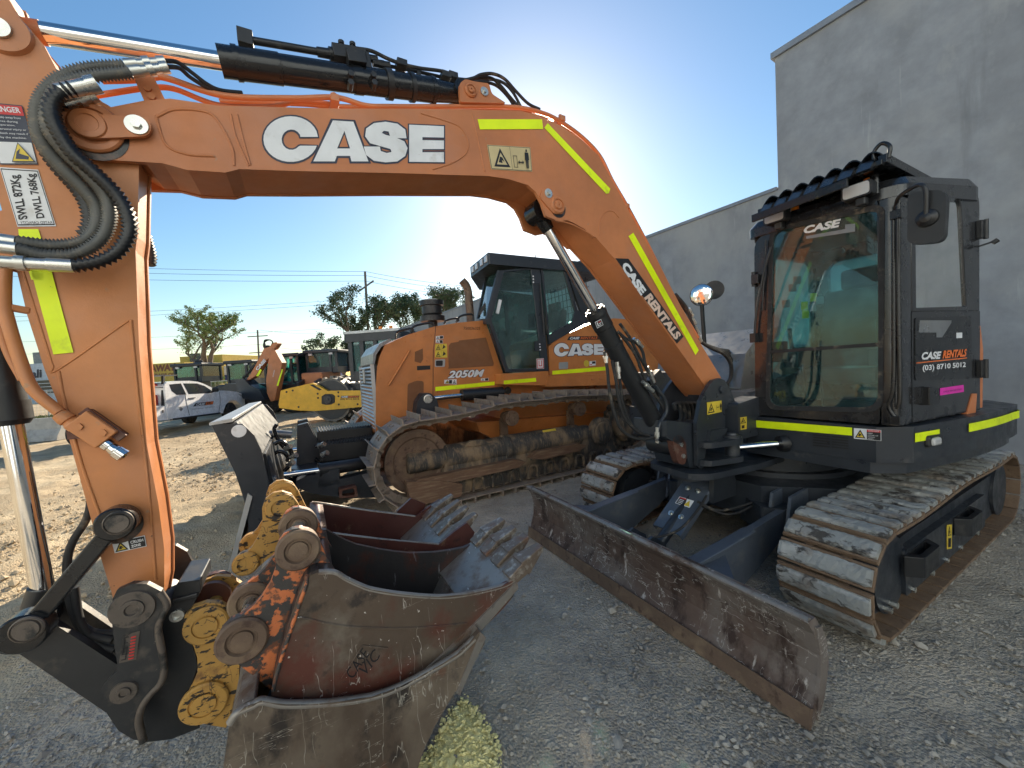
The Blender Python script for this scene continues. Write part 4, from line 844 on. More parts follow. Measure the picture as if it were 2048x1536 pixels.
# dark red trenching bucket behind
RF = E.sub(1.45, -.25); R_ = thing('trenching_bucket', RF, 'dark red bucket with yellow ears half hidden behind the digging bucket', 'bucket')
RY = .10; RY2 = -.36
rs = Z7([(590, 300), (670, 305), (800, 322), (960, 340), (1100, 352), (1250, 366), (1330, 300), (1400, 250), (1440, 300), (1400, 420), (1250, 620), (1050, 760), (800, 820), (620, 800), (560, 600)])
b = MB(E); rp = T(rs, RY); b.prism(rp, RY-.016, RY); b.prism([(x, z) for x, z in rp], RY2, RY2+.016); b.build('side_plate', 'bucket_red', R_, bevel=.004)
b = MB(E); shell(b, [rp[i] for i in (1, 0, 14, 13, 12, 11, 10, 9)], RY2+.016, RY-.016, .012); b.build('bucket_shell', 'bucket_red', R_)
b = MB(E); b.tube([E.onY(q[0], q[1], RY-.008) for q in Z7([(600, 300), (670, 305), (960, 340), (1250, 366)])], .008, 8); b.tube([(x, RY2+.008, z) for x, z in T(Z7([(600, 300), (670, 305), (960, 340), (1250, 366)]), RY)], .008, 8); b.build('side_rim', 'worn_steel', R_)
nb = P3(*Z7([(1310, 335)])[0], RY-.04); nt = P3(*Z7([(1440, 208)])[0], RY-.04); tv2 = nt-nb; tv2.y = 0; l2 = tv2.normalized(); u2 = l2.cross(Vector((0, 1, 0)))
b = MB(E); c = nb-l2*.07; c.y = (RY+RY2)/2; b.box(c, (.26, RY-RY2-.002, .016), 0, (l2, Vector((0, 1, 0)), u2)); b.build('cutting_edge', 'worn_steel', R_, bevel=.003)
for k in range(4):
    b = MB(E); bb = Vector((nb.x, RY-.04-k*.125, nb.z))-l2*.01; tooth(b, bb, bb+tv2*1.12, .066, .044); b.build('tooth', 'steel_tooth', R_, bevel=.004)
er = Z7([(330, 250), (326, 170), (345, 120), (385, 90), (430, 82), (480, 98), (510, 140), (560, 240), (600, 310), (560, 420), (470, 420), (410, 390), (350, 440), (290, 490), (240, 510), (200, 490), (192, 450), (230, 415), (275, 370), (310, 310)])
b = MB(E); epr = T(er, -.02)
for y in (-.02, -.24): b.prism(epr, y-.012, y+.012)
b.build('ear_plate', 'ear_yellow', R_, bevel=.004)
b = MB(E)
for q, r in (((425, 165), .062), ((243, 455), .050)):
    for y in (-.02, -.24): p = P3(*Z7([q])[0], -.02); p.y = y; b.lathe(p, (0, 1, 0), [(-.022, r*.9), (.012, r), (.022, r), (.028, r-.006), (.028, r*.6), (.018, r*.55), (.018, .005)], 30)
b.build('ear_boss', 'ear_yellow', R_)
b = MB(E); p = P3(*Z7([(425, 165)])[0], -.02); b.cyl((p.x, -.24, p.z), (p.x, -.02, p.z), .02, n=20); b.build('ear_pin', 'rusty', R_)
# fourth plate bucket seen behind
b = MB(E); b.prism(T(Z7([(1030, 190), (1105, 120), (1180, 150), (1150, 260), (1060, 260)]), -.42), -.43, -.41); b.build('side_wing', 'bucket_red', R_, bevel=.003)
# ================================================================ BOOM FOOT, SWING BRACKET
b = MB(E)
sb = ZE([(868, 905), (880, 840), (905, 790), (935, 740), (965, 700), (1010, 685), (1045, 700), (1080, 755), (1105, 815), (1125, 880), (1050, 900), (1050, 1040), (1010, 1110), (975, 1125), (915, 1180), (905, 1250), (915, 1290), (880, 1320), (855, 1300), (850, 1000)])
SY = .19
for s in (1, -1): b.prism(T(sb, SY), s*SY, s*(SY-.03))
b.prism(T(ZE([(640, 985), (850, 1000), (1040, 1040), (1020, 1110), (900, 1180), (880, 1320), (800, 1310), (770, 1180), (640, 1100)]), .15), -.15, .15)
sw = b.build('swing_bracket', 'charcoal', X, bevel=.007, seg=3)
b = MB(E); PS = OnY(E, SY)
b.lathe(PS.p(ZE([(1022, 765)])[0]), (0, 1, 0), [(0, .034), (.012, .034), (.016, .03), (.016, .004)], 6, sm=False)
b.prism(T(ZE([(925, 1050), (1040, 1030), (1010, 1115), (905, 1160)]), SY), SY, SY+.03)
q = PS.p(ZE([(838, 1065)])[0], .0); b.cyl(q, q+Vector((0, .02, 0)), .014, n=12)
b.build('bracket_boss', 'charcoal', sw, bevel=.004)
label(PS, ZE([(918, 945), (1024, 922), (1022, 838), (916, 852)]), sw, [('r', 0, 0, 1, 1, 1), ('r', .02, .03, .98, .97, 0)]+tri(.06, .12, .5, .9, 1, 0)+[('r', .62, .3, .64, .65, 1), ('r', .64, .45, .78, .5, 1)]+person(.82, .2, .95, .8, 1), ['label_yellow', 'text_black'], lab='yellow hand crush warning sticker')
# swing castings: two flanges with a pin, and the swing cylinder
b = MB(E)
fz0 = E.onY(*ZE([(1040, 1130)])[0], .25)[2]; fx = E.onY(*ZE([(1085, 1120)])[0], .25)
for zz, r in ((fz0, .11), (fz0-.13, .10)):
    b.prismz(rrect([(fx[0]+.30, .02), (fx[0]+.28, .26), (fx[0]-.03, .34), (fx[0]-.12, .24), (fx[0]-.10, .02)], .06), zz-.02, zz+.02)
b.cyl((fx[0]-.02, .25, fz0-.13), (fx[0]-.02, .25, fz0+.03), .05, n=24); b.lathe((fx[0]-.02, .25, fz0+.02), (0, 0, 1), [(0, .065), (.02, .065), (.02, .04), (.035, .035), (.035, .0)], 24)
b.build('swing_lug', 'charcoal', sw, bevel=.005)
b = MB(E); s0 = Vector((fx[0]-.06, .27, fz0-.06)); s1 = P3(1572, 886, .46); b.cyl(s0, s1, .026, n=28); sc_ = b.build('swing_cylinder', 'chrome', X)
b = MB(E); dd2 = (s1-s0).normalized(); b.lathe(s1-dd2*.05, dd2, [(0, .03), (0, .055), (.03, .062), (.05, .062), (.05, .05), (.35, .05)], 26); b.build('cylinder_gland', 'black', sc_)
# base plate below bracket
b = MB(E); bz = E.onZ(*ZE([(900, 1350)])[0], .80)
b.prismz(rrect([(-.56, -.18), (-.52, .20), (-.62, .30), (-1.1, .36), (-1.5, .36), (-1.5, -.36), (-1.1, -.36), (-.7, -.24)], .05), .755, .80)
b.cyl((-.78, 0, .68), (-.78, 0, 1.12), .12, n=28); b.build('swing_post', 'charcoal', X, bevel=.005)
# boom cylinder
b = MB(E); c0 = P3(1076, 425, 0); c1 = P3(1190, 622, 0); c2 = P3(1326, 876, 0); d3 = (c2-c1).normalized(); L3 = (c2-c1).length
b.lathe(c1, d3, [(0, .045), (0, .068), (.03, .070), (.05, .066), (.13, .066), (.135, .062), (.26, .062), (.262, .067), (.285, .067), (.287, .062), (L3*.9, .062), (L3, .05)], 36)
for k in range(10): a = k*.628; o_ = Vector((0, 1, 0))*math.cos(a)*.055+d3.cross(Vector((0, 1, 0)))*math.sin(a)*.055; b.cyl(c1+o_-d3*.016, c1+o_, .010, n=6, sm=False)
b.cyl(c2-Vector((0, .13, 0))+d3*.06, c2+Vector((0, .13, 0))+d3*.06, .075, n=28)
bcy = b.build('boom_cylinder', 'black', X)
b = MB(E); b.cyl(c0+(c1-c0)*.12, c1, .030, n=32); b.build('cylinder_rod', 'chrome', bcy)
b = MB(E); b.cyl(c0-Vector((0, .055, 0)), c0+Vector((0, .055, 0)), .065, n=30); b.lathe(c0, (c1-c0), [(0, .052), (.07, .045), (.12, .038)], 28); b.build('rod_eye', 'black_gloss', bcy)
b = MB(E); g = P3(*ZE([(735, 1195)])[0], .14); b.prism(rrect(T(ZE([(672, 1120), (690, 1085), (735, 1080), (765, 1130), (772, 1230), (760, 1290), (715, 1280), (690, 1200)]), .14), .03), .10, .15); b.build('cylinder_foot_plate', 'rusty', bcy, bevel=.004)
b = MB(E)
for q in ((737, 1150), (752, 1228)): p = P3(*ZE([q])[0], .15); b.cyl(p, p+Vector((0, .012, 0)), .017, n=6, sm=False)
b.build('plate_bolt', 'zinc', bcy)
PC = OnY(E, .066)
label(PC, Z3([(752, 914), (784, 896), (772, 866), (740, 882)]), bcy, [('r', .06, .08, .94, .92, 1), ('r', .2, .2, .35, .8, 0), ('r', .2, .2, .7, .3, 0), ('r', .45, .45, .8, .55, 0), ('r', .45, .68, .8, .8, 2)], ['white_vinyl', 'text_black', 'label_red'], name='maker_sticker')
# pipes and hoses at the boom cylinder
hoses([yz(Z3([(860, 930), (900, 965), (950, 985), (985, 1030), (1000, 1100), (1030, 1160)]), .06), yz(Z3([(870, 890), (920, 960), (960, 1040), (1010, 1130), (1050, 1210), (1075, 1290)]), .05), yz(Z3([(880, 950), (950, 1050), (1000, 1180), (1060, 1270), (1100, 1330)]), .07),
       yz(Z3([(790, 1030), (805, 1120), (815, 1220), (835, 1320), (870, 1420), (930, 1470), (1000, 1480), (1040, 1470)]), .10), yz(Z3([(830, 1080), (850, 1180), (865, 1280), (900, 1380), (960, 1440), (1020, 1462)]), .11), yz(Z3([(850, 1090), (872, 1200), (885, 1300), (925, 1400), (980, 1450)]), .08)], .0105, 'rubber')
hoses([yz(Z3([(1050, 1210), (1100, 1280), (1108, 1340), (1075, 1400), (1060, 1480), (1068, 1500)]), .09)], .014, 'charcoal', 'steel_pipe')
b = MB(E)
for q0, q1, y in (((855, 1085), (865, 1170), .11), ((795, 1040), (800, 1090), .10), ((985, 1185), (1040, 1235), .09), ((1010, 1110), (1045, 1190), .06), ((940, 965), (985, 1010), .06), ((1060, 1420), (1060, 1500), .09)):
    a = P3(*Z3([q0])[0], y); c = P3(*Z3([q1])[0], y); L_ = (c-a).length; b.lathe(a, c-a, [(0, .012), (L_*.3, .012), (L_*.3, .019), (L_*.6, .019), (L_*.6, .014), (L_, .014)], 8, sm=False)
b.build('hose_fitting', 'zinc', X)
b = MB(E); b.box(P3(*Z3([(1050, 1180)])[0], .04), (.10, .05, .14), 0, (d3, Vector((0, 1, 0)), d3.cross(Vector((0, 1, 0))))); b.build('valve_block', 'black', X, bevel=.004)
# hose bundle at the boom foot (coiled) and behind the boom
hoses([yz(ZE([(700+28*k, 905), (690+28*k, 870), (715+28*k, 860), (735+28*k, 900), (740+28*k, 960), (725+28*k, 990)]), -.02-.02*k) for k in range(6)], .014, 'rubber')
hoses([yz(ZE([(700, 100+12*k), (780, 200+6*k), (830, 340), (880, 430), (960+8*k, 480), (1040+12*k, 520-4*k), (1085+6*k, 590), (1085+3*k, 680), (1050, 740)]), -.10-.035*k) for k in range(5)], .014, 'rubber')
b = MB(E)
for q in ((790, 200), (810, 260), (835, 330), (850, 380)): p = P3(*ZE([q])[0], -.1); b.cyl(p, p+Vector((-.05, 0, -.06)), .018, n=8, sm=False)
b.build('hose_fitting', 'zinc', X)
# ================================================================ UPPER STRUCTURE
S = E.sub(-1.30, 1.065, -7.5)      # side plane frame (door side), X towards the front
XFc = -1.30
CX = OnX(E, XFc); CS = OnY(S, 0)
def TX(pts, x=XFc): return [(q[1], q[2]) for q in (E.onX(a, c, x) for a, c in pts)]
def TS(pts, y=0): return S.tr(pts, y)
zb = E.onX(1800, 868, XFc)[2]; ztop = E.onX(1790, 372, XFc)[2]
print('cab zb', zb, 'ztop', ztop, 'side rear', S.onY(1945, 365, 0), S.onY(1968, 818, 0), S.onY(2003, 830, 0))
# skirt / platform : plan outline, E coordinates
sk = lambda x, y: (x, y)
sr = S.w((S.onY(1975, 840, 0)[0], 0, 0)); srl = E.loc(sr)
plan = [(-1.28, .16), (-1.26, .98), (-1.40, 1.11)]
for k in range(1, 10):
    t = k/9; plan.append((-1.40-1.45*t, 1.11+.17*math.sin(t*math.pi*.55)))
plan += [(-3.05, 1.12), (-3.22, .85), (-3.30, .4), (-3.32, -.1), (-3.22, -.6), (-3.0, -1.0), (-2.6, -1.12), (-1.5, -1.12), (-1.25, -1.05), (-1.22, -.40), (-1.55, -.33), (-1.55, .12)]
zs0, zs1 = .90, 1.125
b = MB(E); b.prismz([(x, y) for x, y in plan], zs0, zs1)
b.prismz([(x*1, y*.97) for x, y in plan], zs0-.07, zs0-.001, scale=1.0)
skirt = b.build('side_skirt', 'charcoal', X, bevel=.03, seg=4)
b = MB(E); b.prismz([(-2.9, .98), (-2.5, 1.14), (-2.45, .2), (-2.45, -1.1), (-3.0, -1.02), (-3.2, -.6), (-3.3, 0), (-3.2, .8)], zs1+.002, 1.62); b.build('counterweight', 'orange_clean', X, bevel=.05, seg=4)
b = MB(S); xq = S.onY(1951, 720, 0)[0]; b.prism([(xq+.02, zs1+.02), (xq-.13, zs1+.02), (xq-.14, 1.55), (xq-.10, 1.72), (xq+.02, 1.74)], -.01, -.10); b.build('engine_cover', 'orange_clean', X, bevel=.02)
b = MB(E); b.prismz([(-1.30, -1.08), (-1.32, -.40), (-2.4, -.32), (-2.4, -1.08)], zs1+.003, 1.48); b.prismx([(-1.0, 1.48), (-.45, 1.48), (-.45, 1.75), (-.9, 1.75)], -2.4, -1.9)
hood = b.build('side_hood', 'charcoal', X, bevel=.04, seg=3)
hx = lambda q, y=-.45: E.onY(q[0], q[1], y)
print('hood probes', [tuple(round(v, 2) for v in hx(q)) for q in ZE([(860, 400), (1080, 340), (1240, 320), (1120, 490), (1100, 740), (1240, 730)])])
b = MB(E); b.prismz([(-1.50, -.40), (-1.42, .12), (-2.3, .12), (-2.3, -.40)], zs1+.001, 1.30); b.prism([(-1.6, 1.3), (-2.3, 1.3), (-2.3, 1.85), (-2.0, 1.85), (-1.7, 1.62)], -1.0, -.05); b.build('engine_hood', 'tool_grey', X, bevel=.02, seg=3)
# grille slots, tapes, label, lamp on the skirt
b = MB(E); KX = OnX(E, -1.262)
for r in range(5):
    for cst in ((1627, 1660), (1664, 1697)): px_quad(b, KX, [(cst[0], 868+5.2*r+.10*(cst[0]-1627)), (cst[1], 871.5+5.2*r+.10*(cst[0]-1627)), (cst[1], 874+5.2*r+.10*(cst[0]-1627)), (cst[0], 870.5+5.2*r+.10*(cst[0]-1627))], .004, 0)
b.build('skirt_grille', 'text_black', skirt)
b = MB(E); px_quad(b, KX, [(1507, 840), (1705, 855), (1705, 871), (1507, 854)], .006, 0); b.build('reflective_tape', 'tape', skirt)
label(KX, [(1708, 877), (1763, 882), (1763, 860), (1708, 856)], skirt, tri(.04, .1, .44, .9, 1, 3)+[('r', .49, .04, .98, .96, 1), ('r', .49, .76, .98, .96, 2), ('t', 'DANGER', .56, .8, .94, .93, 0, .0), ('t', 'KEEP', .53, .56, .7, .68, 0, 0), ('t', 'CLEAR OF', .53, .4, .9, .5, 0, 0), ('t', 'SWING', .53, .24, .78, .34, 0, 0), ('t', 'AREA', .53, .08, .74, .18, 0, 0)], ['white_vinyl', 'text_black', 'label_red', 'label_yellow'])
def strip_on_plan(s0, s1, z0, z1, mat, name, off=.006):
    pl = [Vector((x, y, 0)) for x, y in plan[2:13]]; R__ = resample(catmull(pl, 6), .04); L_ = len(R__); b = MB(E); vs = []
    for i in range(int(s0*L_), int(s1*L_)):
        a = R__[i]; t = (R__[min(i+1, L_-1)]-R__[max(i-1, 0)]).normalized(); nn = Vector((-t.y, t.x, 0)); nn = nn if nn.y > 0 or nn.x < -.5 else -nn; p = a+nn*off; vs += [(p.x, p.y, z0), (p.x, p.y, z1)]
    b.add(vs, [(2*k, 2*k+2, 2*k+3, 2*k+1) for k in range(len(vs)//2-1)], 0); b.build(name, mat, skirt)
strip_on_plan(.02, .16, 1.03, 1.085, 'tape', 'reflective_tape'); strip_on_plan(.33, .97, 1.03, 1.085, 'tape', 'reflective_tape')
b = MB(S); a = S.onY(1862, 880, .035); b.box((a[0], .04, a[2]), (.17, .05, .075)); b.build('lamp_recess', 'black', skirt, bevel=.02, seg=3)
b = MB(S); b.box((a[0]+.025, .065, a[2]), (.09, .03, .05)); b.build('side_lamp', 'lamp_glass', skirt, bevel=.015, seg=3)
label(OnX(E, -1.05), [(1480, 860), (1494, 858), (1494, 833), (1480, 835)], X, tri(.1, .5, .9, .95, 1, 0)+[('r', .3, .1, .7, .35, 1)], ['label_yellow', 'text_black'])
b = MB(E); b.prism([(-1.02, .98), (-1.02, 1.25), (-1.5, 1.3), (-1.5, .98)], .13, .27); b.build('bracket_cover', 'charcoal', X, bevel=.02)
# ---------------- cab
cab_bl = TX([(1512, 832)])[0]; cab_br = TX([(1772, 858)])[0]; cab_tr = TX([(1772, 386)])[0]; cab_tl = TX([(1528, 452)])[0]
yl, yr = .24, .985
zc0 = zs1+.012; zc1 = 2.515
outer = rrect([(yl, zc0), (yr, zc0), (yr, zc1), (yl+.03, zc1)], [.03, .02, .02, .12], 7)
win = TX(Z4([(275, 1160), (742, 1170), (748, 330), (292, 430)]))
win = rrect(win, [.09, .09, .06, .08], 7)
b = MB(E); b.ring(outer, win, XFc, XFc-.07, axis='x')
cab = b.build('cab_shell', 'cab_paint', X, bevel=.008, seg=2)
b = MB(E); g1 = [(y, z) for y, z in win]
cy_ = sum(p[0] for p in win)/len(win); cz_ = sum(p[1] for p in win)/len(win); inn = [(cy_+(y-cy_)*.955, cz_+(z-cz_)*.972) for y, z in win]
b.ring([(cy_+(y-cy_)*1.03, cz_+(z-cz_)*1.02) for y, z in win], inn, XFc+.006, XFc-.02, axis='x'); m0 = E.onX(*Z4([(275, 930)])[0], XFc); m1 = E.onX(*Z4([(742, 898)])[0], XFc)
b.beam((XFc-.005, m0[1], m0[2]), (XFc-.005, m1[1], m1[2]), .02, .022); b.build('window_seal', 'rubber', cab)
b = MB(E); b.prismx(inn, XFc-.012, XFc-.008); wind = b.build('windscreen', 'glass_dirty', cab)
# stickers on the glass
b = MB(E); GX = OnX(E, XFc-.006)
px_text(b, GX, 'CASE', (1608, 468), (1683, 453), (1607, 453), .0, 0, .05, .25); px_quad(b, GX, [(1612, 478), (1710, 463), (1710, 447), (1690, 449), (1690, 458), (1612, 472)], -.001, 1); b.build('brand_lettering', ['white_vinyl', 'tool_grey'], wind)
b = MB(E); GX = OnX(E, XFc-.016)
for q in ((1627, 594), (1609, 611), (1611, 628)): px_quad(b, GX, [(q[0]-7, q[1]+9), (q[0]+7, q[1]+8), (q[0]+7, q[1]-8), (q[0]-7, q[1]-7)], 0, 0)
for q in ((1572, 607), (1585, 575), (1594, 560), (1640, 600), (1625, 614)): px_quad(b, GX, [(q[0]-8, q[1]+9), (q[0]+8, q[1]+8), (q[0]+8, q[1]-8), (q[0]-8, q[1]-7)], 0, 1)
b.build('glass_sticker', ['label_yellow', 'tool_grey'], wind)
# corner pillar (rounded) between windscreen and door
b = MB(E); cp_ = rrect([(XFc-.001, yr+.004), (XFc-.005, 1.075), (XFc-.17, 1.085), (XFc-.17, yr+.004)], [.01, .085, .01, .01], 9); b.prismz(cp_, zc0, zc1-.02, smooth=True)
b.build('corner_pillar', 'cab_paint', cab, bevel=.006)
b = MB(E)
for pts in (((1796, 402), (1797, 600), (1800, 780), (1796, 818)), ((1787, 440), (1788, 620), (1787, 770), (1778, 812), (1790, 835))):
    b.tube([Vector(E.onX(a_, c_, XFc+.035)) for a_, c_ in pts], .012, 10)
b.box(Vector(E.onX(1794, 430, XFc+.03)), (.05, .05, .05)); b.box(Vector(E.onX(1792, 840, XFc+.03)), (.05, .05, .05)); b.build('grab_handle', 'black_gloss', cab, bevel=.003)
# door side frame
So = TS([(1836, 858), (1960, 826), (1946, 372), (1836, 372)]); xs_r = So[1][0]; print('door rear x', So)
xr = xs_r; xf = -.17
ztr = 2.63
door_o = rrect([(xf, zc0), (xr, zc0), (xr, zc1+.02), (xf, zc1-.02)], [.02, .02, .10, .04], 7)
upw = rrect(TS(Z4([(888, 748), (1090, 742), (1068, 300), (884, 300)])), [.01, .01, .07, .05], 7)
b = MB(S); 
zmid = sum(p[1] for p in TS(Z4([(880, 765), (1095, 760)])))/2
b.ring(rrect([(xf, zmid), (xr, zmid), (xr, ztr), (xf, zc1+.03)], [.001, .001, .10, .04], 7), upw, 0, -.05)
b.prism([(xf, zc0), (xr, zc0), (xr, zmid-.0005), (xf, zmid-.0005)], 0, -.05); door = b.build('door', 'cab_paint', X, bevel=.008)
b = MB(S); b.prism(upw, -.012, -.016); b.build('door_window', 'glass_far', door)
b = MB(S); lw = rrect(TS(Z4([(878, 1046), (1112, 1038), (1106, 782), (878, 790)])), .02, 5); b.prism(lw, .001, .005); 
gl_ = b.build('door_panel', 'black_gloss', door, bevel=.001)
b = MB(S); px_quad(b, OnY(S, .006), Z4([(896, 850), (968, 850), (968, 870), (992, 870), (1030, 810), (1030, 800), (900, 800)]), .0, 0); px_quad(b, OnY(S, .006), Z4([(1050, 873), (1074, 872), (1074, 850), (1050, 851)]), .0, 1); b.build('door_panel_glass', ['tool_grey', 'white_vinyl'], gl_)
b = MB(S); L0 = OnY(S, .006)
px_text(b, L0, 'CASE', Z4([(905, 962)])[0], Z4([(985, 958)])[0], Z4([(907, 930)])[0], .002, 0, .05, .2); px_text(b, L0, 'RENTALS', Z4([(992, 957)])[0], Z4([(1090, 948)])[0], Z4([(994, 924)])[0], .002, 1, .04, .2)
px_quad(b, L0, Z4([(884, 973), (1092, 952), (1092, 956), (884, 977)]), .002, 1); px_text(b, L0, '(03) 8710 5012', Z4([(910, 1013)])[0], Z4([(1087, 997)])[0], Z4([(910, 984)])[0], .002, 0, .03)
b.build('door_lettering', ['white_vinyl', 'orange_vinyl'], gl_)
b = MB(S); px_quad(b, OnY(S, .002), Z4([(983, 1108), (1081, 1093), (1080, 1064), (983, 1078)]), .0, 0); px_text(b, OnY(S, .002), 'CHECK BEFORE START', Z4([(995, 1096)])[0], Z4([(1072, 1085)])[0], Z4([(995, 1090)])[0], .001, 1, 0); b.build('pink_sticker', ['magenta', 'text_black'], door)
b = MB(S); h = TS(Z4([(902, 1148), (972, 1142), (968, 1075), (905, 1070)])); b.prism(rrect(h, .015), .0, .012); q = S.onY(*Z4([(932, 1110)])[0], .02); b.box((q[0], .022, q[2]), (.04, .03, .11)); b.build('door_handle', 'black_gloss', door, bevel=.004)
b = MB(S); q = TS(Z4([(1128, 430)]))[0]; q2 = TS(Z4([(1128, 1000)]))[0]
for qq in (q, q2): b.box((xr+.03, .015, qq[1]), (.06, .03, .12)); b.cyl((xr+.01, .03, qq[1]-.065), (xr+.01, .03, qq[1]+.065), .013, n=12)
b.build('door_hinge', 'black', door, bevel=.004)
b = MB(S); b.tube([(xr+.02, .0, 2.26), (xr, .03, 2.27), (xr-.02, .055, 2.28)], .006, 8); b.cyl((xr-.02, .05, 2.27), (xr-.03, .07, 2.285), .016, n=14); b.build('door_stop', 'black', door)
# rear pillar orange wedge
b = MB(S); b.prism(TS(Z4([(1085, 1195), (1124, 1182), (1130, 1100), (1112, 1100)])), .006, -.02); b.build('rear_quarter_panel', 'orange_clean', X, bevel=.004)
# rear and far walls of the cab
rearx = E.loc(S.w((xr, 0, 0)))[0]+.02
b = MB(E); ro = rrect([(yl, zc0), (1.08, zc0), (1.08, zc1), (yl, zc1)], .03, 7); ri = rrect([(yl+.10, 1.75), (1.0, 1.75), (1.0, zc1-.15), (yl+.10, zc1-.15)], .08, 7); b.ring(ro, ri, rearx, rearx-.05, axis='x'); b.build('rear_wall', 'cab_paint', cab)
b = MB(E); b.prismx(ri, rearx-.02, rearx-.024); b.build('rear_window', 'glass_dirty', cab)
b = MB(E); so = rrect([(rearx, zc0), (XFc-.072, zc0), (XFc-.072, zc1), (rearx, zc1)], .03, 7); si = rrect([(rearx+.12, 1.45), (XFc-.15, 1.40), (XFc-.15, zc1-.14), (rearx+.12, zc1-.14)], .08, 7); b.ring(so, si, yl, yl+.04, axis='y'); b.build('far_side_wall', 'cab_paint', cab)
b = MB(E); b.prism(si, yl+.015, yl+.019); b.build('far_side_window', 'glass_dirty', cab)
b = MB(E); b.prismz([(XFc-.07, yl+.05), (XFc-.07, 1.03), (rearx, 1.10), (rearx, yl+.05)], zc0, zc0+.03); b.build('cab_floor', 'seat', cab)
# roof
b = MB(E); rr_ = rrect([(XFc+.02, yl-.01), (XFc-.02, 1.04), (XFc-.10, 1.10), (rearx-.04, 1.10+.115), (rearx-.06, yl)], [.05, .08, .06, .12, .1], 6); 
def lid(z0f, z0r, z1f, z1r, sc=1.0):
    n = len(rr_); cx = sum(a for a, c in rr_)/n; cy = sum(c for a, c in rr_)/n; x0 = max(a for a, c in rr_); x1 = min(a for a, c in rr_)
    P0 = [(a, c, z0f+(z0r-z0f)*(x0-a)/(x0-x1)) for a, c in rr_]; P1 = [(cx+(a-cx)*sc, cy+(c-cy)*sc, z1f+(z1r-z1f)*(x0-a)/(x0-x1)) for a, c in rr_]
    b.add(P0+P1, [tuple(range(n)), tuple(range(2*n-1, n-1, -1))]+[(i, i+n, (i+1) % n+n, (i+1) % n) for i in range(n)], 0)
lid(zc1-.015, zc1+.05, zc1+.05, zc1+.14); lid(zc1+.0501, zc1+.1401, zc1+.10, zc1+.20, .93)
b.build('cab_roof', 'cab_paint', X, bevel=.02, seg=4)
# seat, console, levers, extinguisher
b = MB(E); b.box((-1.85, .62, 1.42), (.45, .48, .12)); b.prism([(-1.98, 1.45), (-2.10, 1.45), (-2.22, 2.08), (-2.12, 2.10), (-2.02, 1.85)], .40, .84); b.box((-2.15, .62, 2.17), (.08, .26, .16)); b.box((-1.80, .34, 1.62), (.34, .07, .06)); b.box((-1.80, .90, 1.62), (.34, .07, .06)); seat = b.build('seat', 'seat', cab, bevel=.03, seg=3)
b = MB(E)
for y in (.36, .89): b.tube([(-1.62, y, 1.64), (-1.60, y, 1.72), (-1.59, y, 1.80)], .014, 8); b.box((-1.72, y, 1.55), (.26, .11, .12))
for y in (.52, .62): b.tube([(-1.48, y, 1.14), (-1.46, y, 1.35), (-1.42, y, 1.52)], .010, 8); b.box((-1.43, y, 1.17), (.12, .07, .03))
b.box((-1.46, .33, 1.62), (.08, .12, .16)); b.build('control_lever', 'black', cab, bevel=.006)
b = MB(E); b.lathe((-2.25, .36, 1.55), (0, 0, 1), [(0, .05), (.28, .05), (.31, .03), (.34, .02), (.36, .03), (.37, .01)], 16); b.build('fire_extinguisher', 'extinguisher', cab)
b = MB(E); b.beam((-1.95, 1.02, 1.15), (-2.0, 1.04, 2.5), .05, .05); b.beam((-1.62, .98, 1.66), (-2.2, 1.0, 1.70), .03, .03); b.box((-1.8, .62, 2.49), (.9, .75, .03)); b.build('headliner', 'seat', cab)
# wiper
b = MB(E); w = [Vector(E.onX(a_, c_, XFc+.03)) for a_, c_ in Z4([(222, 872), (232, 760), (262, 600), (290, 500)])]; b.tube(w, .008, 8); w2 = [Vector(E.onX(a_, c_, XFc+.02)) for a_, c_ in Z4([(270, 470), (262, 620), (255, 760)])]; b.tube(w2, .006, 6)
b.box(w[0], (.05, .04, .07)); b.build('wiper', 'black', cab)
b = MB(E); q = Vector(E.onX(*Z4([(230, 632)])[0], XFc+.02)); b.box(q, (.05, .05, .07)); b.cyl(q-Vector((0, .02, .05)), q+Vector((0, -.02, .06)), .014, n=10); b.build('window_latch', 'black', cab, bevel=.003)
# work lights
for (u, v, wd_, hh) in ((1548, 434, .145, .078), (1712, 381, .150, .085)):
    q = Vector(E.onX(u, v, XFc+.10)); b = MB(E); o_ = rrect([(q.y-wd_/2, q.z-hh/2), (q.y+wd_/2, q.z-hh/2), (q.y+wd_/2, q.z+hh/2), (q.y-wd_/2, q.z+hh/2)], .02, 5); b.prismx(o_, q.x-.07, q.x); b.box((q.x-.05, q.y+.01, q.z-hh/2-.02), (.05, .05, .05)); wl_ = b.build('work_light', 'black', X, bevel=.008)
    b = MB(E); s_ = .84; b.prismx([(q.y+(y-q.y)*s_, q.z+(z-q.z)*s_) for y, z in o_], q.x+.001, q.x+.006); b.build('lamp_lens', 'lamp_glass', wl_, bevel=.002)
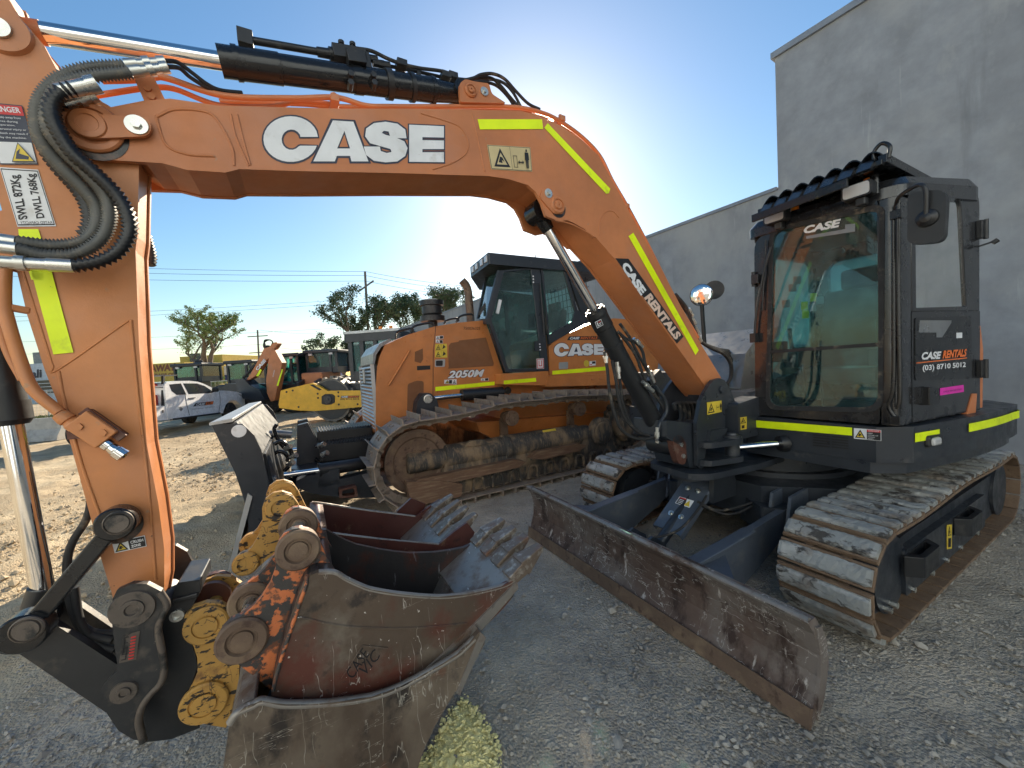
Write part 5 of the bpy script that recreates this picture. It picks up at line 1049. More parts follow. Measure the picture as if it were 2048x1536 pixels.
# roof guard
b = MB(E)
gx = lambda u, v, x: Vector(E.onX(u, v, x))
GL = gx(*ZF([(120, 570)])[0], XFc+.16); GR = gx(*ZF([(1150, 165)])[0], XFc+.10); print('guard', GL, GR)
y0, y1 = GL.y, 1.02
nsl = 7
for k in range(nsl):
    y = y0+.03+(y1-y0-.02)*(k+.5)/nsl; w_ = (y1-y0)/nsl*1.0; sec = []
    for j in range(7): t = j/6; sec.append((y-w_*.55+w_*1.15*t, .055*math.sin(t*math.pi*.85)+.015*t))
    zz = 2.66+.035*k/nsl; pts = [(a_, zz+c_) for a_, c_ in sec]+[(a_, zz+c_-.008) for a_, c_ in reversed(sec)]
    b.prismx(pts, XFc+.12, XFc-.62, smooth=False)
    b.prism([(XFc+.12, zz+.02), (XFc+.19, zz-.05), (XFc+.17, zz-.06), (XFc+.10, zz-.0)], y-w_*.35, y+w_*.35)
for x_ in (XFc+.11, XFc-.2, XFc-.6): b.beam((x_, y0, 2.645), (x_, y1+.03, 2.675), .035, .03)
for k in range(6): b.box((XFc-.25, y0+.06+(y1-y0)*k/6, 2.655+.005*k), (.70, (y1-y0)/6-.012, .006))
b.beam((XFc+.20, y0, 2.585), (XFc+.20, y1-.1, 2.60), .02, .05); b.beam((XFc+.12, y1+.03, 2.69), (XFc-.62, y1+.05, 2.66), .04, .05)
for q in ((XFc-.02, y0+.12), (XFc-.02, y1-.05), (XFc-.5, y1-.03), (XFc-.5, y0+.1)): b.cyl((q[0], q[1], zc1+.03), (q[0], q[1], 2.66), .022, n=12)
gd = b.build('roof_guard', 'black_gloss', X, bevel=.003)
b = MB(E); q = Vector((XFc+.10, y1+.02, 2.72)); b.tube([q+Vector((0, -.03, -.03)), q+Vector((0, -.035, .03)), q+Vector((0, 0, .065)), q+Vector((0, .035, .03)), q+Vector((0, .03, -.03))], .011, 8); b.build('lifting_eye', 'black_gloss', gd)
b = MB(E); 
for y in (.52, .93): b.cyl((XFc-.06, y, zc1+.10), (XFc-.06, y, zc1+.15), .025, n=12)
b.build('beacon', 'beacon', X)
# mirror near side
b = MB(E); MX = XFc+.22; mo = [(q[1], q[2]) for q in (E.onX(a_, c_, MX) for a_, c_ in Z4([(848, 490), (1000, 480), (1012, 262), (850, 275)]))]; mo = rrect(mo, [.04, .05, .05, .04], 6); b.prismx(mo, MX, MX-.05, smooth=False)
mir = b.build('side_mirror', 'black', X, bevel=.015, seg=3)
b = MB(E); q = Vector(E.onX(*Z4([(925, 380)])[0], MX+.02)); pth = [Vector(E.onX(*Z4([(800, 350)])[0], XFc+.02)), Vector(E.onX(*Z4([(812, 300)])[0], XFc+.07)), Vector(E.onX(*Z4([(860, 262)])[0], MX)), Vector(E.onX(*Z4([(905, 245)])[0], MX+.03)), Vector(E.onX(*Z4([(925, 275)])[0], MX+.035)), q]
b.tube(pth, .010, 10); b.lathe(q+Vector((-.02, 0, 0)), (1, 0, 0), [(0, .045), (.012, .042), (.03, .022), (.035, .0)], 20); b.build('mirror_arm', 'black', mir)
# round convex mirror on the far side
b = MB(E); q = P3(1403, 590, -.55); dc = (Vector(E.loc(CC))-q).normalized(); dc.z = 0; dc.normalize(); dc = (dc+Vector((.35, 0, 0))).normalized()
b.lathe(q-dc*.05, dc, [(0, .04), (.02, .10), (.045, .112), (.05, .112)], 36); rm = b.build('round_mirror', 'black', X)
b = MB(E); pr = [(.052+.022*math.sqrt(max(0, 1-(r/.106)**2)), r) for r in (.106, .1, .09, .075, .055, .03, .008)]; b.lathe(q-dc*.05, dc, pr, 36); b.build('mirror_glass', 'chrome', rm)
b = MB(E); b.tube([q+Vector((0, 0, -.10)), q+Vector((-.01, 0, -.3)), q+Vector((-.02, 0, -.5))], .02, 10); b.build('mirror_stalk', 'black', rm)
b = MB(E); q2 = P3(1428, 580, -.62); b.lathe(q2, -dc, [(0, .10), (.02, .095), (.05, .05)], 28); b.build('round_mirror', 'black', X)
# ================================================================ UNDERCARRIAGE
TH = .60
def loop(xf_, xr_, h, r, n_=10, z0=.03):
    P = []; zc = z0+r
    for i in range(n_+1): a = -math.pi/2+math.pi*i/n_; P.append((xf_-r+r*math.cos(a), zc+r*math.sin(a)))
    sag = h-2*r
    for i in range(1, 12): t = i/12; P.append((xf_-r+(xr_+r-(xf_-r))*t, zc+r+sag-.012*math.sin(t*math.pi*3)))
    for i in range(n_+1): a = math.pi/2+math.pi*i/n_; P.append((xr_+r+r*math.cos(a), zc+r*math.sin(a)))
    return P
lp = loop(-.64, -3.80, TH-.03, (TH-.03)/2)
b = MB(WF); b.box((0, 0, 0), (.128, .45, .02)); 
for sx in (-.055, .055): b.box((sx, 0, .012), (.014, .44, .018))
for sy in (-.085, .085): b.prism([(-.078, -.075), (-.082, -.03), (-.06, -.008), (.052, -.008), (.060, -.03), (.056, -.075), (.02, -.055), (-.04, -.055)], sy-.017, sy+.017)
b.cyl((.06, -.10, -.05), (.06, .10, -.05), .018, n=10)
shoe_me = b.build('track_shoe', 'track_steel', None, bevel=.003)
b = MB(WF); rp_ = random.Random(4); NS = 22; vs = []
for k in range(NS+1):
    y_ = -.217+.434*k/NS; e = .006 if k in (0, NS) else 0; j = lambda a=.0035: rp_.uniform(-a, a)
    vs += [(-.047+j()+e, y_, .010), (-.047+j()+e, y_, .032-e+j()), (-.034+j(.004), y_, .043-e+j(.002)), (.0, y_, .045-e+j(.002)), (.034+j(.004), y_, .043-e+j(.002)), (.047+j()-e, y_, .032-e+j()), (.047+j()-e, y_, .010)]
b.add(vs, [(7*k+i, 7*k+i+1, 7*k+8+i, 7*k+7+i) for k in range(NS) for i in range(6)]+[tuple(range(7)), tuple(range(7*NS+6, 7*NS-1, -1))], 0)
pad_me = b.build('rubber_pad', 'pad_rubber', None)
def sd_root(fr): return Matrix.Translation(fr.o) @ Matrix.Rotation(fr.rot(), 4, 'Z')
rel = ROOTM['tracked_excavator'].inverted() @ sd_root(E)
def make_track(parent, yc, proto_s, proto_p, path, pitch, first):
    P = [Vector(q) for q in path]; P.append(P[0]); L = [0]
    for a, b_ in zip(P, P[1:]): L.append(L[-1]+(b_-a).length)
    n_ = int(round(L[-1]/pitch)); st = L[-1]/n_
    def at(s):
        s %= L[-1]; j = 0
        while L[j+1] < s: j += 1
        return P[j].lerp(P[j+1], (s-L[j])/(L[j+1]-L[j]))
    for i in range(n_):
        s = i*st; a = at(s-st*.48); c2_ = at(s+st*.48); c = (a+c2_)/2; t = (c2_-a).normalized(); nn = Vector((t.y, -t.x))
        mt = Matrix(((t.x, 0, nn.x, c.x), (0, 1, 0, yc), (t.y, 0, nn.y, c.y), (0, 0, 0, 1)))
        o = proto_s if (first and i == 0) else proto_s.copy()
        if not (first and i == 0): COL.objects.link(o)
        o.parent = parent; o.matrix_local = RELM @ mt
        if proto_p:
            p_ = proto_p if (first and i == 0) else proto_p.copy()
            if not (first and i == 0): COL.objects.link(p_)
            p_.parent = parent; p_.matrix_local = RELM @ mt
RELM = rel
for yc, first in ((.935, True), (-.935, False)):
    b = MB(E)
    for x_ in (-.94, -3.50): b.lathe((x_, yc-.04, .315), (0, 1, 0), [(0, .20), (.08, .20)], 28)
    b.box((-2.0, yc, .315), (2.2, .06, .10))
    tk = b.build1('track', 'track_steel', X)
    make_track(tk, yc, shoe_me, pad_me, lp, .142, first)
    b = MB(E); fo = rrect([(-.86, .13), (-1.05, .12), (-3.4, .12), (-3.55, .2), (-3.55, .40), (-3.3, .47), (-1.3, .47), (-.9, .42), (-.84, .3)], .05, 4); b.prism(fo, yc-.13, yc+.15)
    b.prism(rrect([(-1.2, .14), (-2.85, .14), (-2.85, .40), (-1.2, .42)], .03), yc+.15, yc+.19)
    for x_ in (-1.05, -3.40): b.lathe((x_, yc-.17, .315), (0, 1, 0), [(0, .22), (.34, .22)], 28)
    tf = b.build('track_frame', 'charcoal', X, bevel=.012, seg=2)
    b = MB(E)
    for x_ in (-1.35, -2.25):
        b.ring(rrect([(x_-.20, yc+.19), (x_+.20, yc+.19), (x_+.13, yc+.265), (x_-.13, yc+.265)], .02, 4), rrect([(x_-.14, yc+.195), (x_+.14, yc+.195), (x_+.10, yc+.235), (x_-.10, yc+.235)], .02, 4), .28, .40, axis='z')
    b.build('foot_step', 'black', tf, bevel=.004)
    b = MB(E)
    for x_ in (-.95, -1.03, -1.3, -1.62, -1.9, -2.2, -2.6): b.cyl((x_, yc+.14, .155), (x_, yc+.205, .155), .018, n=6, sm=False)
    b.build('frame_bolt', 'zinc', tf)
b = MB(E); LS = OnY(E, .935+.191)
label(LS, ZI([(1256, 795), (1288, 790), (1290, 635), (1256, 640)]), X, tri(.15, .55, .85, .95, 1, 0)+[('r', .25, .08, .75, .45, 1)], ['label_yellow', 'text_black'])
# turntable and centre frame
b = MB(E); b.lathe((-1.95, 0, .60), (0, 0, 1), [(0, .62), (.06, .62), (.06, .55), (.13, .55), (.13, .58), (.19, .58), (.19, .52), (.24, .52)], 48); b.build('slew_ring', 'charcoal', X)
b = MB(E); b.prismz([(-1.15, -.35), (-1.15, .35), (-1.55, .78), (-2.6, .78), (-2.7, .35), (-2.7, -.35), (-2.6, -.78), (-1.55, -.78)], .36, .62)
for s in (1, -1): b.prismz([(-1.2, s*.15), (-1.05, s*.40), (-1.3, s*.80), (-1.6, s*.80), (-1.6, s*.15)], .30, .50)
b.build('centre_frame', 'charcoal', X, bevel=.02)
# dozer blade of the excavator
BL = 1.163
pf = T(Z8([(1225, 790), (1238, 850), (1247, 920), (1250, 985), (1241, 1060), (1228, 1120), (1213, 1190)]), BL); pbk = T(Z8([(1240, 1150), (1297, 1035), (1290, 960), (1270, 880), (1262, 800)]), BL)
print('blade profile', [tuple(round(v, 3) for v in q) for q in pf+pbk])
pf2 = [(0.02, .475), (-.035, .40), (-.062, .30), (-.06, .20), (-.03, .12), (-.005, .075), (.012, .0)]; pb2 = [(-.03, .02), (-.085, .10), (-.125, .22), (-.115, .34), (-.075, .43), (-.045, .478)]
b = MB(E); b.prism(pf2+pb2, -BL, BL)
bl = b.build('dozer_blade', 'blade_steel', X, bevel=.004)
b = MB(E); b.prism([(.014, .092), (.030, .0), (.012, -.003), (-.006, .080)], -BL-.001, BL+.001); b.build('cutting_edge', 'rust_brown', bl, bevel=.002)
b = MB(E); b.cyl((.0, -BL+.004, .472), (.0, BL-.004, .472), .017, n=14); b.build('blade_lip', 'worn_steel', bl)
for s in (1, -1):
    b = MB(E); y = BL-.004 if s > 0 else -BL+.004; b.prism([(-.03, .02), (-.085, .10), (-.13, .22), (-.12, .34), (-.075, .43), (-.03, .44), (-.06, .30), (-.055, .2), (-.02, .1)], y, y+s*.014); b.build('blade_end_plate', 'blade_steel', bl, bevel=.003)
b = MB(E); b.cyl((-.20, -.62, .30), (-.20, .62, .30), .07, n=24)
for s in (1, -1):   # push arms
    arm_p = [(-.12, .05), (-.12, .40), (-.30, .42), (-.75, .46), (-1.20, .50), (-1.24, .40), (-1.0, .27), (-.6, .12)]
    y = .50 if s > 0 else -.50
    b.prism(arm_p, y-.025*s, y+.025*s); b.box((-.42, y, .425), (.62, .085, .018), 0, (Vector((1, 0, -.07)).normalized(), Vector((0, 1, 0)), Vector((.07, 0, 1)).normalized()))
    b.prismz([(-.10, y), (-.10, y+s*.30), (-.42, y+s*.02)], .10, .38)
    for e_ in (-.07, .05): b.prism([(-1.05, .34), (-1.12, .60), (-1.35, .62), (-1.35, .34)], y+e_, y+e_+.02)
b.build('blade_arm', 'blue_grey_paint', X, bevel=.006)
# blade cylinder and its guard plate
b = MB(E); q = [E.onY(u, v, 0) for u, v in ZJ([(825, 1270), (1080, 860)])]; print('guard plate', q)
A0 = Vector((-.50, 0, .255)); A1 = Vector((-.975, 0, .605)); dg = (A1-A0).normalized(); ug = Vector((0, 1, 0)).cross(dg)*-1
b.box((A0+A1)/2+Vector((0, 0, .055)), ((A1-A0).length*.93, .25, .014), 0, (dg, Vector((0, 1, 0)), dg.cross(Vector((0, 1, 0)))))
for s in (1, -1): b.box((A0+A1)/2+Vector((0, s*.12, .03)), ((A1-A0).length*.90, .012, .05), 0, (dg, Vector((0, 1, 0)), dg.cross(Vector((0, 1, 0)))))
gp = b.build('cylinder_guard', 'blue_grey_paint', X, bevel=.004)
b = MB(E); up = dg.cross(Vector((0, 1, 0))); up = up if up.z > 0 else -up
for t, y in ((.72, -.035), (.72, .035), (.28, -.035), (.28, .035)): c = A0+(A1-A0)*t+Vector((0, 0, .055))+up*.007; c.y = y*1.3; b.lathe(c, up, [(0, .022), (.004, .022), (.004, .014), (.018, .013), (.02, .004)], 12)
b.build('guard_bolt', 'zinc', gp)
cg = A0+(A1-A0)*.5+Vector((0, 0, .055))+up*.009; e1 = Vector((0, -1, 0)); 
b = MB(E); Uq = lambda u, v, e: cg-Vector((0, 1, 0))*0+Vector((0, .065-.13*u, 0))*1+dg*(v-.5)*.07+up*e
b.sheet([Uq(0, 0, 0), Uq(1, 0, 0), Uq(1, 1, 0), Uq(0, 1, 0)], 0); b.sheet([Uq(.06, .1, .001), Uq(.44, .1, .001), Uq(.25, .9, .001)], 3); b.sheet([Uq(.5, .06, .001), Uq(.95, .06, .001), Uq(.95, .94, .001), Uq(.5, .94, .001)], 1)
for k in range(3): b.sheet([Uq(.56, .2+.2*k, .0015), Uq(.88, .2+.2*k, .0015), Uq(.88, .28+.2*k, .0015), Uq(.56, .28+.2*k, .0015)], 0)
b.sheet([Uq(.5, .78, .0015), Uq(.95, .78, .0015), Uq(.95, .94, .0015), Uq(.5, .94, .0015)], 2)
b.build('warning_label', ['white_vinyl', 'text_black', 'label_red', 'label_yellow'], gp)
b = MB(E)
b.cyl(A0+Vector((.13, 0, -.05)), A1+Vector((0, 0, 0)), .042, n=20); b.cyl((-.35, -.10, .23), (-.35, .10, .23), .035, n=18)
for y in (-.10, .08): b.prism([(-.20, .36), (-.26, .38), (-.38, .30), (-.40, .20), (-.30, .18), (-.2, .24)], y, y+.022)
b.prism([(-.85, .50), (-.88, .72), (-1.1, .74), (-1.2, .5)], -.16, -.12); b.prism([(-.85, .50), (-.88, .72), (-1.1, .74), (-1.2, .5)], .12, .16)
b.build('blade_cylinder', 'charcoal', X, bevel=.004)
hoses([[(0, 0, 0)]*0] if False else [], .01, 'rubber')
for pts in ([(-.75, .10, .52), (-.85, .2, .46), (-1.0, .28, .48), (-1.25, .32, .5)], [(-.25, .08, .36), (-.45, .16, .40), (-.7, .15, .50), (-.9, .1, .58)], [(-.75, .12, .50), (-.9, .24, .43), (-1.1, .30, .46), (-1.3, .30, .52)]):
    b = MB(E); b.tube(pts, .009, 8); b.build('hydraulic_hose', 'rubber', X)
# ================================================================ BULLDOZER
DZF = E.sub(-.8, -3.82); Z = thing('bulldozer', DZF, 'orange crawler dozer with a black cab and a wide blade, parked behind the excavator boom', 'bulldozer')
RELM = ROOTM['bulldozer'].inverted() @ sd_root(E)
def dloop():
    P = []
    for i in range(13): a = -math.pi/2+math.pi*i/12; P.append((.70+.51*math.cos(a), .56+.51*math.sin(a)))
    top = [(.45, 1.075), (.2, 1.085), (-.1, 1.115), (-.4, 1.16), (-.7, 1.165), (-1.0, 1.15), (-1.4, 1.165), (-1.8, 1.14), (-2.3, 1.10)]
    P += top
    for i in range(13): a = math.pi/2+math.pi*i/12; P.append((-2.75+.49*math.cos(a), .585+.49*math.sin(a)))
    return [(x, z+.0) for x, z in P]+[(-2.4, .06), (0.3, .055)]
dp = dloop()
b = MB(WF); b.box((0, 0, 0), (.185, .60, .016)); b.prism([(-.088, .006), (-.083, .075), (-.073, .075), (-.068, .006)], -.30, .30)
for sx in (.03, .06):
    for sy in (-.07, .07): b.cyl((sx-.02, sy, .008), (sx-.02, sy, .022), .012, n=6, sm=False)
for sy in (-.08, .08): b.prism([(-.115, -.11), (-.12, -.05), (-.09, -.008), (.075, -.008), (.085, -.05), (.08, -.11), (.03, -.085), (-.06, -.085)], sy-.022, sy+.022)
b.cyl((.085, -.11, -.08), (.085, .11, -.08), .025, n=10)
sh = b.build('track_shoe', 'dozer_track', None, bevel=.003)
HYs = -3.25
for yc, first in ((-2.65, True), (-4.99, False)):
    sgn = 1 if yc > -3.8 else -1
    b = MB(E); b.box((-1.0, yc, .56), (3.2, .05, .12))
    tk = b.build1('track', 'dozer_track', Z); make_track(tk, yc, sh, None, dp, .190, first)
    b = MB(E); b.lathe((.66, yc-.05, .55), (0, 1, 0), [(0, .36), (.01, .39), (.09, .39), (.10, .35), (.10, .30), (.085, .28), (.085, .14), (.11, .12), (.11, .02)], 44); b.build('idler_wheel', 'rust_brown', Z)
    b = MB(E)
    for k in range(24): a = k*math.pi/12; c = Vector((-2.75+.40*math.cos(a), yc, .585+.40*math.sin(a))); b.box(c, (.07, .08, .06), 0, (Vector((math.cos(a), 0, math.sin(a))), Vector((0, 1, 0)), Vector((-math.sin(a), 0, math.cos(a)))))
    b.lathe((-2.75, yc-.1, .585), (0, 1, 0), [(0, .37), (.14, .37), (.14, .30), (.20, .28), (.26, .22), (.30, .20), (.32, .10), (.32, .01)], 40)
    for k in range(10): a = k*math.pi/5; b.cyl((-2.75+.25*math.cos(a), yc+.1, .585+.25*math.sin(a)), (-2.75+.25*math.cos(a), yc+.14, .585+.25*math.sin(a)), .025, n=6, sm=False)
    b.build('sprocket', 'dozer_under', Z)
    b = MB(E); yt = yc+.02*sgn
    b.lathe((.80, yt, .545), (-1, 0, -.008), [(0, .10), (.02, .125), (.46, .125), (.47, .155), (1.28, .155), (1.30, .175), (1.36, .175), (1.38, .165), (2.55, .165), (2.56, .14), (2.75, .14)], 32)
    b.prism(rrect([(.45, .18), (.35, .50), (-2.3, .52), (-2.45, .2)], .04), yc-.16, yc+.15)
    tf = b.build('track_frame', 'dozer_under', Z, bevel=.012)
    b = MB(E); y0_ = yc+.15*sgn; y1_ = yc+.27*sgn
    b.prism(rrect([(.87, .40), (.83, .15), (.70, .10), (.22, .09), (.20, .24), (.45, .33)], .03), y0_, y1_)
    b.build('guard_plate', 'dozer_wood', tf, bevel=.015)
    for xa, xb, zz in ((.85, -.72, .35), (-.78, -1.75, .41)):
        b = MB(E); b.prism([(xa, zz-.03), (xa-.12, zz+.045), (xb+.15, zz+.05), (xb, zz), (xb+.12, zz-.06), (xa-.2, zz-.08)], y0_, y0_+.10*sgn); b.build('rock_guard', 'dozer_wood', tf, bevel=.02)
    b = MB(E); b.prism([(.2, .10), (.2, .20), (-2.3, .20), (-2.3, .10)], y0_-.02*sgn, y0_+.005*sgn)
    for k in range(9):
        x_ = .05-.27*k; b.ring([(x_, .09), (x_-.19, .09), (x_-.17, .24), (x_-.13, .28), (x_-.06, .28), (x_-.02, .24)], [(x_-.03, .095), (x_-.16, .095), (x_-.15, .22), (x_-.12, .25), (x_-.07, .25), (x_-.04, .22)], y0_+.006*sgn, y0_+.05*sgn)
    b.build('roller_guard', 'dozer_under', tf, bevel=.004)
    for k in range(8):
        b = MB(E); b.lathe((-.1-.28*k, yc-.12, .20), (0, 1, 0), [(0, .10), (.24, .10)], 20); b.build('track_roller', 'dozer_under', tf)
    for x_ in (-.62, -1.78):
        b = MB(E); b.lathe((x_, yc-.10, .93), (0, 1, 0), [(0, .075), (.09, .075), (.09, .095), (.12, .095), (.12, .08), (.18, .08), (.18, .105), (.22, .105), (.22, .06), (.24, .06), (.24, .01)] if sgn > 0 else [(0, .08), (.2, .08)], 26)
        for k in range(6): a = k*math.pi/3; b.cyl((x_+.07*math.cos(a), yc+.11, .93+.07*math.sin(a)), (x_+.07*math.cos(a), yc+.135, .93+.07*math.sin(a)), .013, n=6, sm=False)
        b.prism([(x_-.05, .6), (x_+.07, .6), (x_+.06, .9), (x_-.04, .9)], yc-.16, yc-.11); b.build('carrier_roller', 'rust_brown', tf)
    b = MB(E); b.lathe((-2.12, yc+.10, .56), (0, 1, 0), [(0, .21), (.08, .21), (.10, .18), (.10, .15), (.12, .14), (.12, .02)], 30); b.build('pivot_housing', 'dozer_under', tf)
    b = MB(E); b.prism([(.10, .66), (.0, .72), (-.16, .715), (-.28, .64)], yc+.09*sgn, yc+.15*sgn); b.box((-1.05, yc+.17*sgn, .645), (.20, .008, .09), 0) if False else None; b.build('frame_clamp', 'dozer_under', tf, bevel=.01)
    if sgn > 0:
        PT = OnY(E, yc+.19)
        b = MB(E); b.box((-1.22, yc+.105, .665), (.22, .006, .075), 0, (Vector((1, 0, 0)), Vector((0, .8, .6)).normalized(), Vector((0, -.6, .8)).normalized())); b.build('warning_label', 'label_yellow', tf)
def TD(pts, y): return E.tr(pts, y)
# main hull
b = MB(E)
hood = TD(ZC([(262, 1345), (262, 1000), (272, 860), (290, 780), (325, 700), (400, 662), (500, 618), (690, 560), (860, 532), (1062, 513), (1190, 893), (1197, 990), (1190, 1100), (960, 1170), (700, 1250), (480, 1290), (330, 1390)]), HYs)
b.prism(hood, HYs, -4.39)
hull = b.build('engine_hood', 'dozer_orange', Z, bevel=.035, seg=4)
b = MB(E); PHd = OnY(E, HYs)
ln = lambda pts, r=.004: b.tube([E.onY(q[0], q[1], HYs+.001) for q in ZC(pts)], r, 6, raw=True)
ln([(700, 562), (682, 760), (680, 1060)]); ln([(700, 562), (704, 548)]); b.build('panel_seam', 'text_black', hull)
b = MB(E); px_quad(b, PHd, ZC([(790, 868), (1122, 848), (1066, 640), (870, 662)]), .003, 0); b.prism([(x, z) for x, z in TD(ZC([(795, 860), (792, 790), (795, 700), (810, 680), (1050, 643), (1070, 650), (1125, 830), (1120, 848)]), HYs)], HYs+.001, HYs+.004)
b.build('mesh_panel', 'dozer_mesh', hull)
b = MB(E); b.prism(TD(ZC([(545, 815), (548, 745), (605, 720), (608, 800), (590, 828)]), HYs), HYs+.001, HYs+.003); b.build('mesh_panel', 'dozer_mesh', hull)
b = MB(E); b.prism(rrect(TD(ZC([(490, 1180), (495, 980), (560, 955), (612, 960), (610, 1140), (560, 1175)]), HYs), .03), HYs+.001, HYs+.003)
b.build('mesh_panel', 'dozer_mesh', hull)
b = MB(E); b.tube([E.onY(q[0], q[1], HYs+.03) for q in ZC([(358, 978), (370, 968), (500, 752), (498, 745)])], .014, 8); b.build('grab_bar', 'dozer_orange', hull)
b = MB(E); b.beam(E.onY(*ZC([(362, 985)])[0], HYs+.01), E.onY(*ZC([(362, 970)])[0], HYs+.03), .02, .02)
for q in ZC([(618, 632), (672, 624), (640, 780), (640, 808), (580, 932), (1066, 565)]): p = PHd.p(q); b.cyl(p, p+Vector((0, .012, 0)), .016, n=8)
b.build('panel_latch', 'dozer_orange', hull)
b = MB(E); px_quad(b, PHd, ZC([(697, 1032), (1130, 988), (1130, 962), (697, 1002)]), .004, 0); b.build('reflective_tape', 'tape', hull)
b = MB(E)
for st, x0, x1, e, mi, off in (('2050M', 784, 1066, .004, 1, .09), ('2050M', 787, 1063, .0065, 0, .035)): px_text(b, PHd, st, ZC([(x0, 940 if mi == 0 else 943)])[0], ZC([(x1-8, 926 if mi == 0 else 929)])[0], ZC([(x0, 884 if mi == 0 else 880)])[0], e, mi, off, .3)
b.build('model_lettering', ['white_vinyl', 'text_black'], hull)
b = MB(E); px_text(b, PHd, '750036325', ZC([(903, 583)])[0], ZC([(1025, 584)])[0], ZC([(903, 562)])[0], .003, 1, .0); b.build('fleet_lettering', ['white_vinyl', 'text_black'], hull)
for q, kind in ((((700, 655), (756, 648), (755, 626), (700, 630)), 0), (((700, 680), (752, 684), (752, 658), (700, 656)), 0), (((695, 735), (782, 735), (780, 685), (697, 690)), 1), (((695, 785), (784, 787), (782, 735), (695, 738)), 1), (((762, 978), (852, 984), (852, 945), (762, 950)), 2), (((1030, 958), (1086, 957), (1086, 935), (1030, 940)), 0)):
    label(PHd, ZC(q), hull, tri(.06, .1, .45, .9, 1, 2 if kind else 0)+([('r', .52, .1, .95, .9, 1)] if kind == 0 else ([('r', .5, .05, .51, .95, 1), ('p', [(.6, .2), (.9, .5), (.7, .9)], 1)] if kind == 1 else [('r', .38, .1, .62, .9, 1)]+tri(.66, .1, .98, .9, 1, 0))), ['label_yellow' if kind == 1 else 'white_vinyl', 'text_black', 'label_yellow'], e0=.0045)
b = MB(E); b.prism(rrect(TD(ZC([(692, 855), (765, 855), (768, 798), (692, 802)]), HYs), .02), HYs, HYs+.012); b.build('latch_plate', 'fence_metal', hull, bevel=.003)
b = MB(E); b.prism(rrect(TD(ZC([(700, 848), (748, 848), (750, 808), (700, 810)]), HYs), .015), HYs+.0125, HYs+.014); b.prism(TD(ZC([(563, 880), (660, 874), (660, 844), (563, 848)]), HYs), HYs, HYs+.004); b.build('latch_pocket', 'text_black', hull)
# nose: grey cap and grille with louvres
b = MB(E); nx = .97
hz = lambda v: E.onY(*ZC([(265, v)])[0], HYs)[2]
z1_, z0_ = hz(835), hz(1300); ztp = TD(ZC([(300, 720)]), HYs)[0][1]
b.prism([(nx, z1_), (nx+.02, z1_), (nx+.005, z1_+.14), (nx-.08, z1_+.26), (nx-.22, z1_+.33), (nx-.24, z1_+.30), (nx-.10, z1_+.22), (nx-.03, z1_+.12)], -3.24, -4.40, smooth=False); b.build('nose_cap', 'tool_grey', Z, bevel=.01)
b = MB(E); b.prismx([(-3.27, z0_-.25), (-3.27, z1_), (-4.37, z1_), (-4.37, z0_-.25)], nx-.03, nx+.005); grl = b.build('grille_back', 'text_black', Z)
b = MB(E)
for k in range(17): z_ = z1_-.03-(z1_-z0_)*k/16.5; b.prism([(nx+.006, z_), (nx+.03, z_+.006), (nx+.05, z_-.014), (nx+.045, z_-.022), (nx+.02, z_-.006)], -3.28, -4.36)
b.prism([(nx+.005, z0_-.25), (nx+.05, z0_-.25), (nx+.05, z1_), (nx+.005, z1_)], -3.255, -3.28); b.prism([(nx+.005, z0_-.25), (nx+.05, z0_-.25), (nx+.05, z1_), (nx+.005, z1_)], -4.36, -4.385); b.build('grille_louvre', 'fence_metal', grl)
b = MB(E); b.box((nx+.07, -3.74, z1_-.15), (.03, .07, .20)); b.build('grille_badge', 'fence_metal', grl, bevel=.01)
# exhaust, pre-cleaner, rails
b = MB(E); ex = E.onY(*ZC([(955, 515)])[0], -3.62); et = E.onY(*ZC([(935, 235)])[0], -3.62)
b.tube([(ex[0], -3.62, ex[2]-.15), (ex[0], -3.62, ex[2]), (ex[0]+.005, -3.62, (ex[2]+et[2])/2), (ex[0]+.01, -3.62, et[2]-.15), (ex[0]+.04, -3.62, et[2]-.05), (ex[0]+.10, -3.62, et[2]+.02)], .062, 18); b.build('exhaust_stack', 'rust_brown', Z)
b = MB(E); pc = E.onY(*ZC([(680, 545)])[0], -3.75); zt = E.onY(*ZC([(660, 370)])[0], -3.75)[2]; hgt = zt-pc[2]
b.lathe((pc[0], -3.75, pc[2]-.05), (0, 0, 1), [(0, .07), (hgt*.25, .07), (hgt*.26, .185), (hgt*.48, .185), (hgt*.50, .13), (hgt*.58, .15), (hgt*.9, .15), (hgt*.92, .18), (hgt*1.12, .18), (hgt*1.16, .12), (hgt*1.17, .01)], 36); b.build('air_precleaner', 'black', Z)
for pts in ([(405, 645), (415, 600), (480, 580), (525, 575), (545, 620)], [(515, 612), (540, 560), (640, 535), (675, 540), (690, 572)], [(762, 540), (780, 515), (850, 500), (870, 520)], [(850, 530), (880, 485), (960, 470), (975, 500), (975, 520)]):
    b = MB(E); b.tube([E.onY(q[0], q[1], -3.35) for q in ZC(pts)], .016, 8); b.build('hand_rail', 'black', Z)
